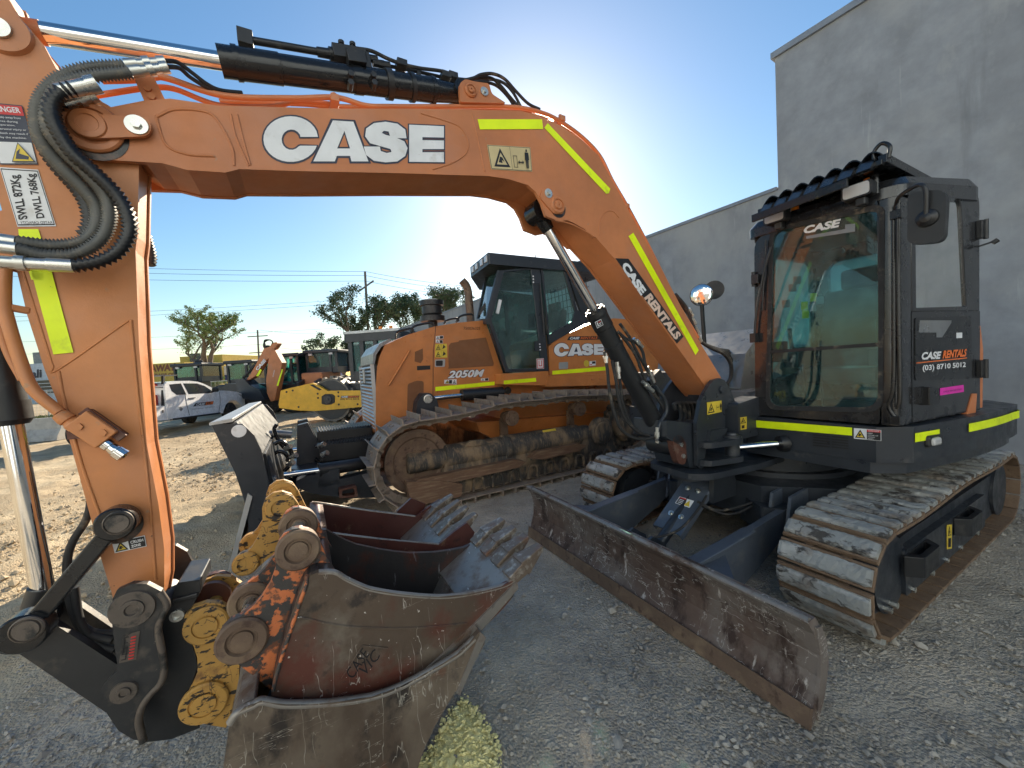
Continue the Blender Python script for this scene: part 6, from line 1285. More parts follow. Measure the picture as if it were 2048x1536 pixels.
# cab
CYs = -3.02
b = MB(E)
zr0 = TD(ZC([(1090, 186)]), -3.0)[0]; zr1 = TD(ZC([(1090, 88)]), -3.0)[0]; tipx = E.onY(*ZC([(955, 172)])[0], -3.78)
print('roof', zr0, zr1, tipx)
rpl = [(zr1[0]+.02, -2.97), (tipx[0], -3.78), (tipx[0]-.55, -4.68), (-2.9, -4.68), (-2.95, -2.97)]
b.prismz(rpl, tipx[2]-.06, tipx[2]+.10); b.prismz([(x-.02, y) for x, y in rpl], tipx[2]+.10, zr1[1]+.04, scale=.93)
rf = b.build('cab_roof', 'charcoal', Z, bevel=.02)
b = MB(E)
ee = Vector((tipx[0]-zr1[0]-.02, -.81, 0)); el = ee.normalized()
for t in (.12, .34, .62, .84): c = Vector((zr1[0]+.02, -2.97, tipx[2]+.03))+ee*t; b.box(c, (.10, .03, .09), 0, (el, Vector((el.y, -el.x, 0)), Vector((0, 0, 1))))
b.build('roof_light', 'lamp_glass', rf, bevel=.006)
def frame_poly(outer, inner, y, mat, name, th=.05, parent=Z): b = MB(E); b.ring(TD(ZC(outer), y), TD(ZC(inner), y), y, y-th); return b.build(name, mat, parent, bevel=.006)
d_o = [(1172, 150), (1462, 118), (1528, 884), (1218, 895), (1082, 512)]; d_i = [(1200, 162), (1395, 142), (1480, 862), (1232, 868), (1108, 512)]
drf = frame_poly(d_o, d_i, CYs, 'charcoal', 'cab_door')
b = MB(E); b.prism(TD(ZC(d_i), CYs), CYs-.02, CYs-.024); b.build('door_glass', 'glass_dirty', drf)
w_o = [(1466, 118), (1650, 130), (1740, 440), (1860, 500), (1532, 690)]; w_i = [(1486, 142), (1636, 140), (1722, 450), (1700, 520), (1532, 618)]
rwf = frame_poly(w_o, w_i, CYs, 'charcoal', 'rear_side_frame')
b = MB(E); b.prism(TD(ZC(w_i), CYs), CYs-.02, CYs-.024); b.build('side_glass', 'glass', rwf)
b = MB(E); b.prism(TD(ZC([(1650, 130), (1700, 130), (1860, 480), (1850, 510), (1770, 470)]), CYs), CYs, CYs-.05); b.build('rear_pillar', 'charcoal', Z, bevel=.005)
# screen (front) corner and frames
sx = -.60
b = MB(E); f0 = TD(ZC([(1172, 150)]), CYs)[0]; f1_ = TD(ZC([(1085, 512)]), CYs)[0]
YM = -3.72; g0_ = E.onY(*ZC([(1072, 200)])[0], YM); g1_ = E.onY(*ZC([(1008, 512)])[0], YM)
b.beam((f0[0], CYs-.03, f0[1]), (f1_[0], CYs-.03, f1_[1]), .05, .07); b.beam((g0_[0], YM, g0_[2]), (g1_[0], YM, g1_[2]), .04, .05)
b.beam((f1_[0], CYs, f1_[1]-.02), (g1_[0], YM, g1_[2]-.02), .06, .08); b.beam((g1_[0], YM, g1_[2]-.02), (g1_[0]-.5, -4.6, g1_[2]-.02), .06, .08); b.beam((g0_[0]-.5, -4.6, g0_[2]), (g1_[0]-.5, -4.6, g1_[2]-.02), .05, .07)
for q in ((-1.75, 3.0, 1.5), (-2.6, 3.0, 1.6)): b.beam((q[0], -4.6, q[1]), (q[0], -4.6, q[2]), .05, .08)
b.beam((-1.2, -4.6, 1.55), (-2.6, -4.6, 1.55), .05, .08)
b.build('cab_frame', 'charcoal', Z, bevel=.006)
b = MB(E); b.sheet([(f0[0], CYs-.06, f0[1]-.02), (g0_[0], YM+.03, g0_[2]), (g1_[0], YM+.03, g1_[2]), (f1_[0], CYs-.06, f1_[1])], 0, (.005, 0, .002)); b.sheet([(g0_[0], YM-.03, g0_[2]), (g0_[0]-.5, -4.57, g0_[2]), (g1_[0]-.5, -4.57, g1_[2]), (g1_[0], YM-.03, g1_[2])], 0, (.005, 0, .002)); b.build('windscreen', 'glass', Z)
b = MB(E); b.prism([(g0_[0]-.52, g0_[2]), (g1_[0]-.52, g1_[2]), (-1.5, 1.58), (-2.58, 1.58), (-2.58, 3.0)], -4.60, -4.605); b.build('far_glass', 'glass_dark', Z)
b = MB(E)
for t in (.55, .7): b.beam(Vector((f0[0], CYs, f0[1]-.25)).lerp(Vector((g0_[0], YM, g0_[2]-.25)), t-.1)+Vector((.03, 0, 0)), Vector((f1_[0], CYs, f1_[1]+.08)).lerp(Vector((g1_[0], YM, g1_[2]+.08)), t)+Vector((.03, 0, 0)), .012, .02)
b.build('wiper', 'black', Z)
b = MB(E); b.box((-1.95, -3.8, 1.72), (.5, .55, .18)); b.prism([(-2.15, 1.78), (-2.3, 1.78), (-2.4, 2.55), (-2.3, 2.58), (-2.2, 2.2)], -3.55, -4.05); b.box((-2.32, -3.8, 2.62), (.1, .3, .2)); b.box((-1.2, -4.1, 1.8), (.3, .5, .5)); b.prism([(-.9, 1.5), (-1.0, 2.2), (-1.15, 2.2), (-1.2, 1.5)], -4.2, -3.5); b.build('seat', 'seat', Z, bevel=.03, seg=3)
b = MB(E)
for k in range(13): b.cyl((-2.62, -3.15-.115*k, 1.75), (-2.52, -3.15-.115*k, 3.05), .007, n=6)
for k in range(11): z_ = 1.8+.12*k; b.cyl((-2.62+.1*(z_-1.75)/1.3, -3.1, z_), (-2.62+.1*(z_-1.75)/1.3, -4.6, z_), .007, n=6)
b.build('rear_mesh_guard', 'wire', Z)
b = MB(E); p = P3(*ZC([(1402, 520)])[0], CYs-.08); b.box(p, (.14, .03, .24)); b.build('inner_mirror', 'black', drf, bevel=.02)
PDc = OnY(E, CYs)
b = MB(E)
for q in ((1440, 212), (1460, 700)): b.prism(rrect(TD(ZC([(q[0]-38, q[1]+40), (q[0]+28, q[1]+35), (q[0]+25, q[1]-38), (q[0]-40, q[1]-32)]), CYs), .015), CYs+.001, CYs+.02)
b.build('door_hinge', 'charcoal', drf, bevel=.004)
b = MB(E)
for q in ((1407, 195), (1408, 216), (1409, 238), (1455, 690), (1457, 710), (1459, 730)): p = PDc.p(ZC([q])[0], .02); b.cyl(p, p+Vector((0, .006, 0)), .012, n=10)
p = PDc.p(ZC([(1165, 410)])[0], .0); b.beam(P3(*ZC([(1150, 465)])[0], CYs+.02), P3(*ZC([(1172, 365)])[0], CYs+.02), .03, .04)
b.build('hinge_bolt', 'white_vinyl', drf)
label(PDc, ZC([(1438, 870), (1492, 868), (1490, 792), (1436, 795)]), drf, [('r', .04, .04, .96, .96, 1), ('r', .14, .1, .86, .9, 0), ('r', .28, .25, .38, .8, 1), ('r', .62, .25, .72, .8, 1), ('r', .28, .25, .72, .33, 1)], ['white_vinyl', 'label_red'], lab='red and white fire sticker')
b = MB(E); b.cyl(P3(*ZC([(1465, 250)])[0], CYs+.03), P3(*ZC([(1495, 620)])[0], CYs+.03), .012, n=8); b.build('grab_handle', 'black', Z)
# orange side tank and rear panels
b = MB(E); sp_ = TD(ZC([(1532, 916), (1528, 705), (1600, 640), (1860, 528), (2000, 500), (2300, 520), (2350, 900)]), CYs-.02); b.prism(sp_, CYs-.02, -4.60); tank = b.build('rear_tank', 'dozer_orange', Z, bevel=.012)
b = MB(E); b.prism(TD(ZC([(1198, 905), (1524, 885), (1527, 935), (1510, 990), (1198, 985)]), CYs+.05), CYs+.05, -4.5); b.prism(TD(ZC([(1534, 918), (2300, 900), (2300, 980), (1500, 1000)]), CYs+.06), CYs+.06, -4.5)
b.prism(TD(ZC([(1190, 985), (2300, 985), (2300, 1250), (1190, 1250)]), CYs-.25), CYs-.25, -4.3); b.prism(TD(ZC([(1000, 1260), (1020, 1330), (1120, 1380), (2100, 1260), (2100, 1180)]), -3.1), -3.1, -4.4); b.build('lower_body', 'dozer_orange', Z, bevel=.012)
b = MB(E)
for q in ((1800, 1010), (1860, 1010)): b.beam(P3(*ZC([(q[0], q[1])])[0], CYs-.18), P3(*ZC([(q[0]+45, q[1]-70)])[0], CYs+.07), .03, .04)
b.build('step_bracket', 'dozer_orange', Z)
PK = OnY(E, CYs-.02)
b = MB(E); mx_ = lambda q, e: PK.p(ZC([(1562+(q[0]-320)*.392, 782+(q[1]-832)*.42-(q[0]-320)*.018)])[0], e); big_logo(b, mx_, .006, grow=8); b.build('brand_lettering', ['white_vinyl', 'navy_vinyl'], tank)
b = MB(E); px_quad(b, PK, ZC([(1660, 660), (1900, 655), (1910, 630), (1676, 632)]), .003, 0); px_text(b, PK, 'CASE', ZC([(1680, 655)])[0], ZC([(1750, 653)])[0], ZC([(1682, 637)])[0], .005, 1, .05, .2); px_text(b, PK, 'RENTALS', ZC([(1758, 653)])[0], ZC([(1880, 650)])[0], ZC([(1760, 636)])[0], .005, 2, .02, .1)
b.build('name_sticker', ['text_black', 'white_vinyl', 'orange_vinyl'], tank)
for k, (q, y) in enumerate(((((1552, 912), (1950, 880), (1950, 852), (1552, 884)), CYs-.02), (((1197, 982), (1435, 962), (1432, 935), (1197, 955)), CYs+.05))):
    b = MB(E); px_quad(b, OnY(E, y), ZC(q), .004, 0); b.build('reflective_tape', 'tape', tank)
b = MB(E); b.prism(rrect(TD(ZC([(1600, 872), (1665, 868), (1665, 818), (1600, 822)]), CYs-.02), .02), CYs-.02, CYs-.008); b.build('latch_plate', 'fence_metal', tank, bevel=.003)
b = MB(E); p = PK.p(ZC([(1802, 830)])[0]); b.lathe(p, (0, 1, 0), [(0, .055), (.003, .055), (.003, .03), (.001, .028), (.001, .002)], 24); b.build('round_sticker', 'label_yellow', tank)
label(PK, ZC([(1824, 848), (1870, 844), (1870, 810), (1824, 814)]), tank, [('r', .4, .4, .95, .9, 1), ('r', .1, .2, .4, .4, 2)], ['white_vinyl', 'text_black', 'label_red'], name='info_sticker')
b = MB(E); p = OnY(E, CYs-.25).p(ZC([(1225, 1027)])[0]); b.lathe(p, (0, 1, 0), [(0, .06), (.02, .06), (.02, .05), (.03, .03), (.03, .002)], 8, sm=False); b.build('tie_down_cover', 'dozer_under', Z)
# lift cylinder and its bracket
YL = -3.10
b = MB(E); A0 = P3(*ZC([(650, 1088)])[0], YL); A1 = P3(*ZC([(890, 1062)])[0], YL); A2 = P3(*ZC([(1186, 1040)])[0], YL); dl = (A2-A1).normalized()
b.lathe(A1, dl, [(0, .05), (0, .082), ((A2-A1).length*.45, .082), ((A2-A1).length*.45, .088), ((A2-A1).length*.49, .088), ((A2-A1).length*.49, .082), ((A2-A1).length, .082)], 28); lc = b.build('lift_cylinder', 'black', Z)
b = MB(E); b.cyl(A0, A1, .034, n=24); b.build('cylinder_rod', 'chrome', lc)
b = MB(E); b.prism(rrect(TD(ZC([(545, 1225), (560, 1110), (600, 1050), (655, 1045), (700, 1090), (725, 1190), (735, 1240)]), YL), .02), YL+.05, YL-.16); lb = b.build('lift_bracket', 'charcoal', Z, bevel=.012)
b = MB(E); p = P3(*ZC([(643, 1090)])[0], YL+.05); b.lathe(p, (0, 1, 0), [(0, .06), (.015, .06), (.018, .05), (.018, .002)], 24); b.build('lift_pin', 'zinc', lb)
# ---- C-frame, angle cylinders, push beam
b = MB(E); cf = E.tr(ZB([(775, 1110), (775, 1060), (860, 1020), (980, 1000), (1060, 1060), (1200, 1030), (1390, 985), (1470, 1020), (1520, 1190), (1200, 1200), (900, 1160)]), -2.9); b.prism(cf, -2.9, -3.05); b.prism([(x, z) for x, z in cf], -4.6, -4.75)
b.prismz([(1.75, -2.9), (2.0, -3.3), (2.0, -4.35), (1.75, -4.75), (1.5, -4.75), (1.5, -2.9)], .38, .56); b.prismz([(1.1, -3.4), (1.6, -3.4), (1.6, -4.2), (1.1, -4.2)], .5, .8)
b.prism([(1.95, .5), (1.9, 1.05), (1.78, 1.07), (1.60, .55)], -3.5, -3.62); b.prism([(1.95, .5), (1.9, 1.05), (1.78, 1.07), (1.60, .55)], -4.0, -4.12)
fr_ = b.build('push_frame', 'charcoal', Z, bevel=.015)
b = MB(E); st_ = E.tr(ZB([(1120, 1180), (1270, 1170), (1255, 1080), (1118, 1110)]), -2.88); b.ring(rrect(st_, .02), rrect([(sum(p[0] for p in st_)/4+(x-sum(p[0] for p in st_)/4)*.7, sum(p[1] for p in st_)/4+(z-sum(p[1] for p in st_)/4)*.6) for x, z in st_], .02), -2.89, -2.78); b.build('frame_step', 'rusty', fr_)
for yy_ in (-2.96, -4.6):
    b = MB(E); a = Vector((2.06, yy_+.0, .575)); c = Vector((1.70, yy_, .565)); e = Vector((1.12, yy_-.1*np.sign(yy_+3.8), .54)); b.cyl(c, e, .075, n=24); b.cyl(c, c+(c-e).normalized()*.02, .085, n=24); cy2 = b.build('angle_cylinder', 'black', Z)
    b = MB(E); b.cyl(a, c, .032, n=20); b.build('cylinder_rod', 'chrome', cy2)
b = MB(E)
for zz, y_ in ((.93, -3.55), (.80, -3.25)):
    b.prism([(1.68, zz), (1.02, zz-.02), (1.02, zz-.22), (1.68, zz-.2)], y_, y_-.5)
    for k in range(20): b.prism([(1.67-.033*k, zz), (1.655-.033*k, zz+.018), (1.645-.033*k, zz)], y_, y_-.5)
b.build('frame_tread', 'black', fr_)
b = MB(E)
b.tube([E.onY(q[0], q[1], -3.4) for q in ZB([(560, 680), (640, 678), (740, 685)])], .045, 14, raw=True); b.build('tilt_link', 'tool_grey', Z)
for k, pts in enumerate(([(600, 760), (660, 740), (720, 790), (740, 850), (700, 900)], [(570, 860), (640, 820), (700, 850), (720, 930), (680, 980)], [(620, 600), (600, 650), (640, 740), (690, 800)], [(930, 780), (980, 770), (1010, 830), (970, 900), (930, 880)], [(640, 1080), (700, 1040), (760, 1060), (790, 1130)])):
    b = MB(E); b.tube([E.onY(q[0], q[1], -3.0-.12*k) for q in ZB(pts)], .022, 8); b.build('hydraulic_hose', 'black_gloss', Z)
b = MB(E)
for q in ((690, 800), (735, 870), (710, 930), (960, 780), (985, 850)): c = Vector(E.onY(*ZB([q])[0], -3.0)); b.cyl(c, c+Vector((-.06, .05, .03)), .03, n=8, sm=False)
b.build('hose_fitting', 'zinc', Z)
# ---- blade
b = MB(E); YB0, YB1 = -2.10, -4.90
front = E.tr([(422, 848), (445, 895), (470, 945), (488, 1000), (497, 1050), (492, 1100)], YB0); front += [(front[-1][0]+.02, .10), (front[-1][0]+.10, .02)]
back_ = [(front[-1][0]-.02, .02), (front[-2][0]-.12, .15)]+E.tr([(546, 1010), (540, 985), (532, 940), (522, 900), (508, 870), (485, 848)], YB0)
prof = front+back_; print('dz blade', [tuple(round(v, 2) for v in q) for q in prof])
for s0, s1 in ((YB0, YB0-.03), (YB1, YB1+.03)): b.prism(prof, s0, s1)
ep_ = b.build('blade_end_plate', 'charcoal', Z, bevel=.006)
b = MB(E); sh_ = [(x-.045, z) for x, z in front[:-1]]; b.prism(front[:-1]+list(reversed([(x-.05, z+.0) for x, z in front[:-1]])), YB0-.031, YB1+.031, smooth=False); mb_ = b.build('moldboard', 'charcoal', Z)
b = MB(E); tx, tz = front[0]; bx, bz = back_[-1]; b.prism([(tx+.012, tz+.012), (tx-.15, tz+.03), (tx-.15, tz+.0), (tx+.012, tz-.012)], YB0+.003, YB1-.003); b.build('blade_top_flange', 'fence_metal', Z, bevel=.006)
b = MB(E)
for y_ in (-2.42, -3.0, -3.6, -4.2, -4.65): b.prism([(tx-.06, tz-.035), (tx-.15, tz-.03), (tx-.20, tz-.2), (2.18, .95), (2.12, .4), (2.14, .2), (2.30, .3), (2.28, .9)], y_, y_-.03)
b.prism([(2.18, .2), (2.26, .95), (2.16, .95), (2.05, .2)], -2.3, -4.7); b.build('blade_rib', 'charcoal', Z, bevel=.006)
b = MB(E); b.prism([(tx-.14, tz-.01), (tx-.17, tz-.01), (2.17, .98), (2.19, .90)], YB0-.05, YB1+.05); b.build('blade_back_panel', 'charcoal', Z, bevel=.003)
b = MB(E); q = E.onY(*ZB([(315, 655)])[0], YB0); b.lathe((q[0], YB0+.001, q[2]), (0, 1, 0), [(0, .055), (.003, .055), (.003, .003)], 24); b.build('lifting_hole', 'white_vinyl', ep_)
b = MB(E); b.prism([(2.30, .66), (2.50, .0), (2.46, -.003), (2.27, .62)], YB0+.02, YB1-.02); b.build('cutting_edge', 'fence_metal', Z, bevel=.003)  # pale metal carries the sunlit look of the blade's front edge

b = MB(E); q = E.onY(1071, 525, -3.6); b.cyl((q[0], -3.6, 3.15), (q[0], -3.6, 3.5), .008, n=6); b.build('antenna', 'wire', Z)
# ================================================================ WALLS
wd_ = Vector((-.543, .84, 0)).normalized()
WW = Fr((6.4, 4.8, 0), wd_.x, wd_.y)      # X along the wall to the far end, Y towards the yard side(-)
sgnw = 1 if (Vector((0, 0, 0))-WW.o).dot(WW.Y) > 0 else -1
hl = WW.onY(1400, 437.5, 0)[2]; ht = WW.onY(1620, 73, 0)[2]; xe = WW.onY(1553, 240, 0)[0]; xend = WW.onY(800, 640, 0)[0]
print('walls', hl, ht, xe, xend, sgnw)
b = MB(WW); b.box((xe+(xend-xe)/2, -.10*sgnw, hl/2), (xend-xe, .2, hl)); cw = b.build('concrete_wall', 'concrete_wall'); tag(cw, 'low grey precast concrete boundary wall running away behind the dozer', 'wall')
b = MB(WW); b.box((xe+(xend-xe)/2+.01, -.10*sgnw, hl+.03), (xend-xe-.02, .26, .06)); b.build('wall_capping', 'wall_cap', cw)
b = MB(WW); b.box((xe-9.0, -6*sgnw, ht/2), (18, 12, ht)); bd = b.build('warehouse_building', 'concrete_wall'); tag(bd, 'tall plain grey warehouse wall behind the excavator cab', 'building')
b = MB(WW); b.box((xe-9.0, -6*sgnw, ht+.05), (18.1, 12.1, .10)); b.build('roof_capping', 'wall_cap', bd)
for k in range(1, 6): b = MB(WW); b.box((xe+k*4.2, .001*sgnw, hl/2), (.02, .004, hl)); b.build('panel_joint', 'wall_cap', cw)
for k in (3.1, 6.2, 9.3, 12.4):
    b = MB(WW); b.box((xe-k, .001*sgnw, ht/2), (.02, .004, ht)); b.build('panel_joint', 'wall_cap', bd)
# ================================================================ FAR THINGS
def at(px, py, depth): r = ray(px, py); return CC+r*(depth/r.y)
def gnd(px, depth): r = ray(px, 760); return Vector((r.x/r.y*depth, depth, 0))
def wheel(fr, x, y, r, w, parent, sgn=1, rimmat='tool_grey'):
    b = MB(fr); y0 = y-w/2; b.lathe((x, y0, r), (0, 1, 0), [(0, r*.62), (0, r*.9), (w*.12, r), (w*.88, r), (w, r*.9), (w, r*.62)], 30); t = b.build('wheel', 'rubber', parent)
    b = MB(fr); yr_ = y+w/2*sgn; b.lathe((x, yr_-.06*sgn, r), (0, sgn, 0), [(0, r*.62), (.05, r*.60), (.02, r*.5), (.0, r*.2), (.03, r*.16), (.03, .01)], 24); b.build('rim', rimmat, t); return t
# ---- white utility truck
VF = Fr((-11.4, 12.7, 0), -.17, .98)   # X forward; near side is -Y
near = -1
def TV(p): return VF.tr(ZG(p), 0)
fw = VF.onY(*ZG([(1225, 1290)])[0], 0); print('ute front wheel', fw, 'back', VF.onY(*ZG([(320, 1390)])[0], 0), VF.onY(*ZG([(620, 848)])[0], 0), VF.onY(*ZG([(1390, 1100)])[0], 0))
UT = thing('utility_truck', VF.sub(1.2, .9), 'white utility truck with an orange and black door sticker, parked facing away at the left', 'truck')
body = TV([(318, 1370), (300, 1180), (283, 1040), (272, 900), (300, 868), (420, 852), (620, 848), (740, 862), (820, 890), (915, 935), (1000, 985), (1150, 988), (1280, 1000), (1350, 1030), (1390, 1075), (1398, 1190), (1380, 1235), (1330, 1170), (1260, 1120), (1190, 1125), (1130, 1180), (1100, 1260), (1090, 1300), (1000, 1305), (700, 1345), (400, 1390)])
b = MB(VF); b.prism(body, 0, 1.80); ub = b.build('body', 'white_paint', UT, bevel=.05, seg=3)
b = MB(VF); b.prism(TV([(335, 900), (500, 885), (575, 1040), (440, 1045), (370, 990)]), -.004, .01); b.prism(TV([(530, 885), (720, 885), (830, 920), (960, 1005), (930, 1020), (610, 1035)]), -.004, .01); wn_ = b.build('side_window', 'window_dark', ub)
b = MB(VF); b.tube([VF.onY(q[0], q[1], -.003) for q in ZG([(560, 1040), (585, 1180), (620, 1330)])], .008, 5); b.tube([VF.onY(q[0], q[1], -.003) for q in ZG([(1040, 1000), (1050, 1150), (1030, 1290)])], .008, 5); b.prism(TV([(605, 1100), (700, 1088), (690, 1080), (605, 1090)]), -.03, .0); b.build('door_seam', 'text_black', ub)
b = MB(VF); PV = OnY(VF, 0)
px_quad(b, PV, ZG([(668, 1208), (945, 1178), (958, 1132), (705, 1160)]), -.006, 0); px_quad(b, PV, ZG([(842, 1189), (943, 1176), (955, 1134), (852, 1145)]), -.008, 2)
px_text(b, PV, 'CASE', ZG([(705, 1200)])[0], ZG([(832, 1187)])[0], ZG([(715, 1165)])[0], -.010, 1, .05, .2); px_text(b, PV, 'VIC', ZG([(852, 1184)])[0], ZG([(932, 1174)])[0], ZG([(862, 1148)])[0], -.010, 0, .03, .2)
px_text(b, PV, 'EARTHMOVING', ZG([(655, 1252)])[0], ZG([(810, 1238)])[0], ZG([(655, 1240)])[0], -.006, 0, 0); px_text(b, PV, 'EQUIPMENT', ZG([(838, 1232)])[0], ZG([(975, 1218)])[0], ZG([(838, 1220)])[0], -.006, 0, 0)
px_quad(b, PV, ZG([(445, 1215), (495, 1225), (560, 1200), (520, 1212), (490, 1210)]), -.006, 3); px_quad(b, PV, ZG([(470, 1240), (500, 1275), (530, 1240), (500, 1225)]), -.006, 3)
b.build('door_sticker', ['text_black', 'white_vinyl', 'orange_vinyl', 'tool_grey'], ub)
b = MB(VF); tr_ = TV([(-120, 1418), (355, 1392), (330, 1195), (-120, 1212)]); b.prism(tr_, .02, 1.78); b.build('tray', 'white_paint', UT, bevel=.02)
b = MB(VF); b.prism(TV([(250, 1295), (262, 1290), (260, 1255), (248, 1258)]), -.001, .02)
for q in ((-90, 0), (290, 1)): b.prism(TV([(q[0]-12, 1200), (q[0]+12, 1200), (q[0]+12, 760), (q[0]-12, 760)]), .05, .11)
b.prism(TV([(-100, 782), (480, 775), (480, 762), (-100, 768)]), .05, 1.7); b.prism(TV([(-100, 953), (290, 945), (290, 935), (-100, 943)]), .05, .1); b.build('tray_rack', 'text_black', UT)
b = MB(VF); b.prism(TV([(150, 920), (270, 915), (265, 880), (150, 885)]), .2, .8); b.prism(TV([(160, 1190), (280, 1180), (270, 1040), (160, 1050)]), .2, 1.0); tag(b.build('tool_box', 'label_red', UT), None)
b = MB(VF); b.prism(TV([(390, 1400), (1050, 1310), (1040, 1290), (385, 1375)]), -.03, .1); b.build('side_step', 'text_black', UT)
b = MB(VF); b.box((VF.onY(*ZG([(985, 975)])[0], -.15)[0], -.14, VF.onY(*ZG([(985, 975)])[0], -.15)[2]), (.12, .2, .16)); b.build('wing_mirror', 'text_black', UT, bevel=.03)
b = MB(VF); b.prism(TV([(1290, 1025), (1370, 1050), (1380, 1070), (1330, 1060)]), -.005, .1); b.build('headlight', 'lamp_glass', UT)
wheel(VF, fw[0], .14, .38, .26, UT, -1); wheel(VF, fw[0], 1.66, .38, .26, UT, 1); wheel(VF, fw[0]-4.9, .14, .38, .26, UT, -1); wheel(VF, fw[0]-4.9, 1.66, .38, .26, UT, 1)
# ---- padfoot roller
RFm = Fr((gnd(640, 13.4)), -.99, .14)
RO = thing('soil_roller', RFm, 'yellow framed padfoot soil roller with a closed cab, between the backhoe and the dozer nose', 'roller')
def TRo(p, y=0): return RFm.tr(ZH(p), y)
PR = OnY(RFm, 0)
fp = TRo([(150, 985), (300, 945), (590, 880), (650, 900), (720, 945), (800, 990), (1000, 985), (1700, 985), (1700, 1210), (1290, 1212), (900, 1250), (620, 1272), (400, 1265), (130, 1228), (120, 1180)])
b = MB(RFm); b.prism(fp, 0, -.12); b.prism(fp, -2.2, -2.08); b.prism([(fp[0][0]-.02, fp[0][1]), (fp[-1][0]-.02, fp[-1][1]), (fp[-1][0]-.3, fp[-1][1]+.05), (fp[0][0]-.3, fp[0][1]-.05)], -.12, -2.08); rfm = b.build('drum_frame', 'roller_yellow', RO, bevel=.02)
dc0 = TRo([(815, 1100)])[0]; db = TRo([(815, 1440)])[0]; dr = dc0[1]-.02; print('drum', dc0, db)
b = MB(RFm); b.lathe((dc0[0], -.16, .80), (0, -1, 0), [(0, .45), (.02, .72), (0, .74), (0, .76), (1.75, .76), (1.75, .2)], 48)
for r_ in range(5):
    for k in range(16): a = (k+.5*(r_ % 2))*math.pi/8; c = Vector((dc0[0]+.80*math.cos(a), -.35-.35*r_, .80+.80*math.sin(a))); b.box(c, (.09, .13, .13), 0, (Vector((math.cos(a), 0, math.sin(a))), Vector((0, 1, 0)), Vector((-math.sin(a), 0, math.cos(a)))))
b.build('padfoot_drum', 'roller_steel', RO)
b = MB(RFm); b.lathe((dc0[0], -.16, .80), (0, 1, 0), [(0, .69), (.005, .69), (.005, .01)], 40); b.build('drum_hollow_shade', 'charcoal', RO)  # dark disc stands in for the shaded hollow of the drum
b = MB(RFm); b.prism(rrect(TRo([(725, 1170), (780, 1185), (860, 1180), (908, 1150), (908, 1060), (870, 1032), (770, 1035), (725, 1065)]), .03), .0, .02); b.prism(TRo([(552, 905), (605, 900), (720, 970), (690, 985)]), .0, .006)
for q in ((232, 1005), (318, 985), (667, 1030), (672, 1088), (955, 1010), (957, 1065), (963, 1180), (1225, 1175), (1280, 1040), (400, 1215)): p = PR.p(ZH([q])[0]); b.cyl(p, p+Vector((0, .01, 0)), .035, n=10)
b.build('frame_opening', 'text_black', rfm)
b = MB(RFm); p = PR.p(ZH([(815, 1108)])[0], .02); b.lathe(p, (0, 1, 0), [(0, .16), (.03, .14), (.03, .05), (.05, .04), (.05, .0)], 20); b.build('drive_hub', 'charcoal', RO)
b = MB(RFm); px_quad(b, PR, ZH([(985, 1090), (1240, 1085), (1250, 1055), (1000, 1058)]), .004, 0); px_text(b, PR, 'CASE', ZH([(1000, 1085)])[0], ZH([(1085, 1083)])[0], ZH([(1003, 1062)])[0], .007, 1, .05); px_text(b, PR, 'RENTALS', ZH([(1095, 1083)])[0], ZH([(1235, 1080)])[0], ZH([(1098, 1062)])[0], .007, 2, .03)
px_text(b, PR, '(03) 8710 5012', ZH([(980, 1122)])[0], ZH([(1245, 1118)])[0], ZH([(980, 1096)])[0], .004, 0, .03); b.build('name_sticker', ['text_black', 'white_vinyl', 'orange_vinyl'], rfm)
b = MB(RFm); b.prism(TRo([(650, 880), (1700, 880), (1700, 985), (820, 985)], -.5), -.4, -1.8); b.build('rear_frame', 'charcoal', RO, bevel=.02)
# roller cab
b = MB(RFm); co = TRo([(1160, 860), (1850, 860), (1850, 235), (1250, 215), (1185, 250)], -.35); ci = TRo([(1180, 780), (1310, 790), (1320, 260), (1240, 250)], -.35)
cabx0 = co[0][0]; cabx1 = co[1][0]; ct = co[3][1]; cb = co[0][1]
for x_, z0_ in ((cabx0-.02, cb), (cabx0-.45, cb), (cabx0-.95, cb), (cabx1, cb)):
    for y_ in (-.35, -1.85): b.box((x_, y_, (cb+ct)/2), (.15, .12, ct-cb))
b.prismz([(cabx0, -.3), (cabx1, -.3), (cabx1, -1.9), (cabx0, -1.9)], cb, cb+.35); b.build('cab_frame', 'charcoal', RO, bevel=.01)
b = MB(RFm); b.prismz(rrect([(cabx0+.18, -.25), (cabx1-.1, -.25), (cabx1-.1, -1.95), (cabx0+.18, -1.95)], .1), ct-.22, ct+.06); b.build('cab_roof', 'charcoal', RO, bevel=.03)
b = MB(RFm); b.prismz(rrect([(cabx0+.20, -.23), (cabx1-.1, -.23), (cabx1-.1, -1.97), (cabx0+.20, -1.97)], .1), ct+.062, ct+.15); b.build('roof_cap', 'fence_metal', RO, bevel=.03)
b = MB(RFm); b.ring([(cabx0-.03, -.36), (cabx1, -.36), (cabx1, -1.84), (cabx0-.03, -1.84)], [(cabx0-.035, -.365), (cabx1+.005, -.365), (cabx1+.005, -1.835), (cabx0-.035, -1.835)], cb+.3, ct, axis='z'); b.build('cab_glass', 'glass_far', RO)
b = MB(RFm); b.box((cabx0-.9, -1.1, cb+.5), (.5, .5, .8)); b.build('seat', 'seat', RO, bevel=.05)
for x_ in (-.9, -1.3): 
    b = MB(RFm); b.cyl((cabx0+x_, -.9, ct+.14), (cabx0+x_, -.9, ct+.32), .06, n=12); b.build('beacon', 'beacon', RO)
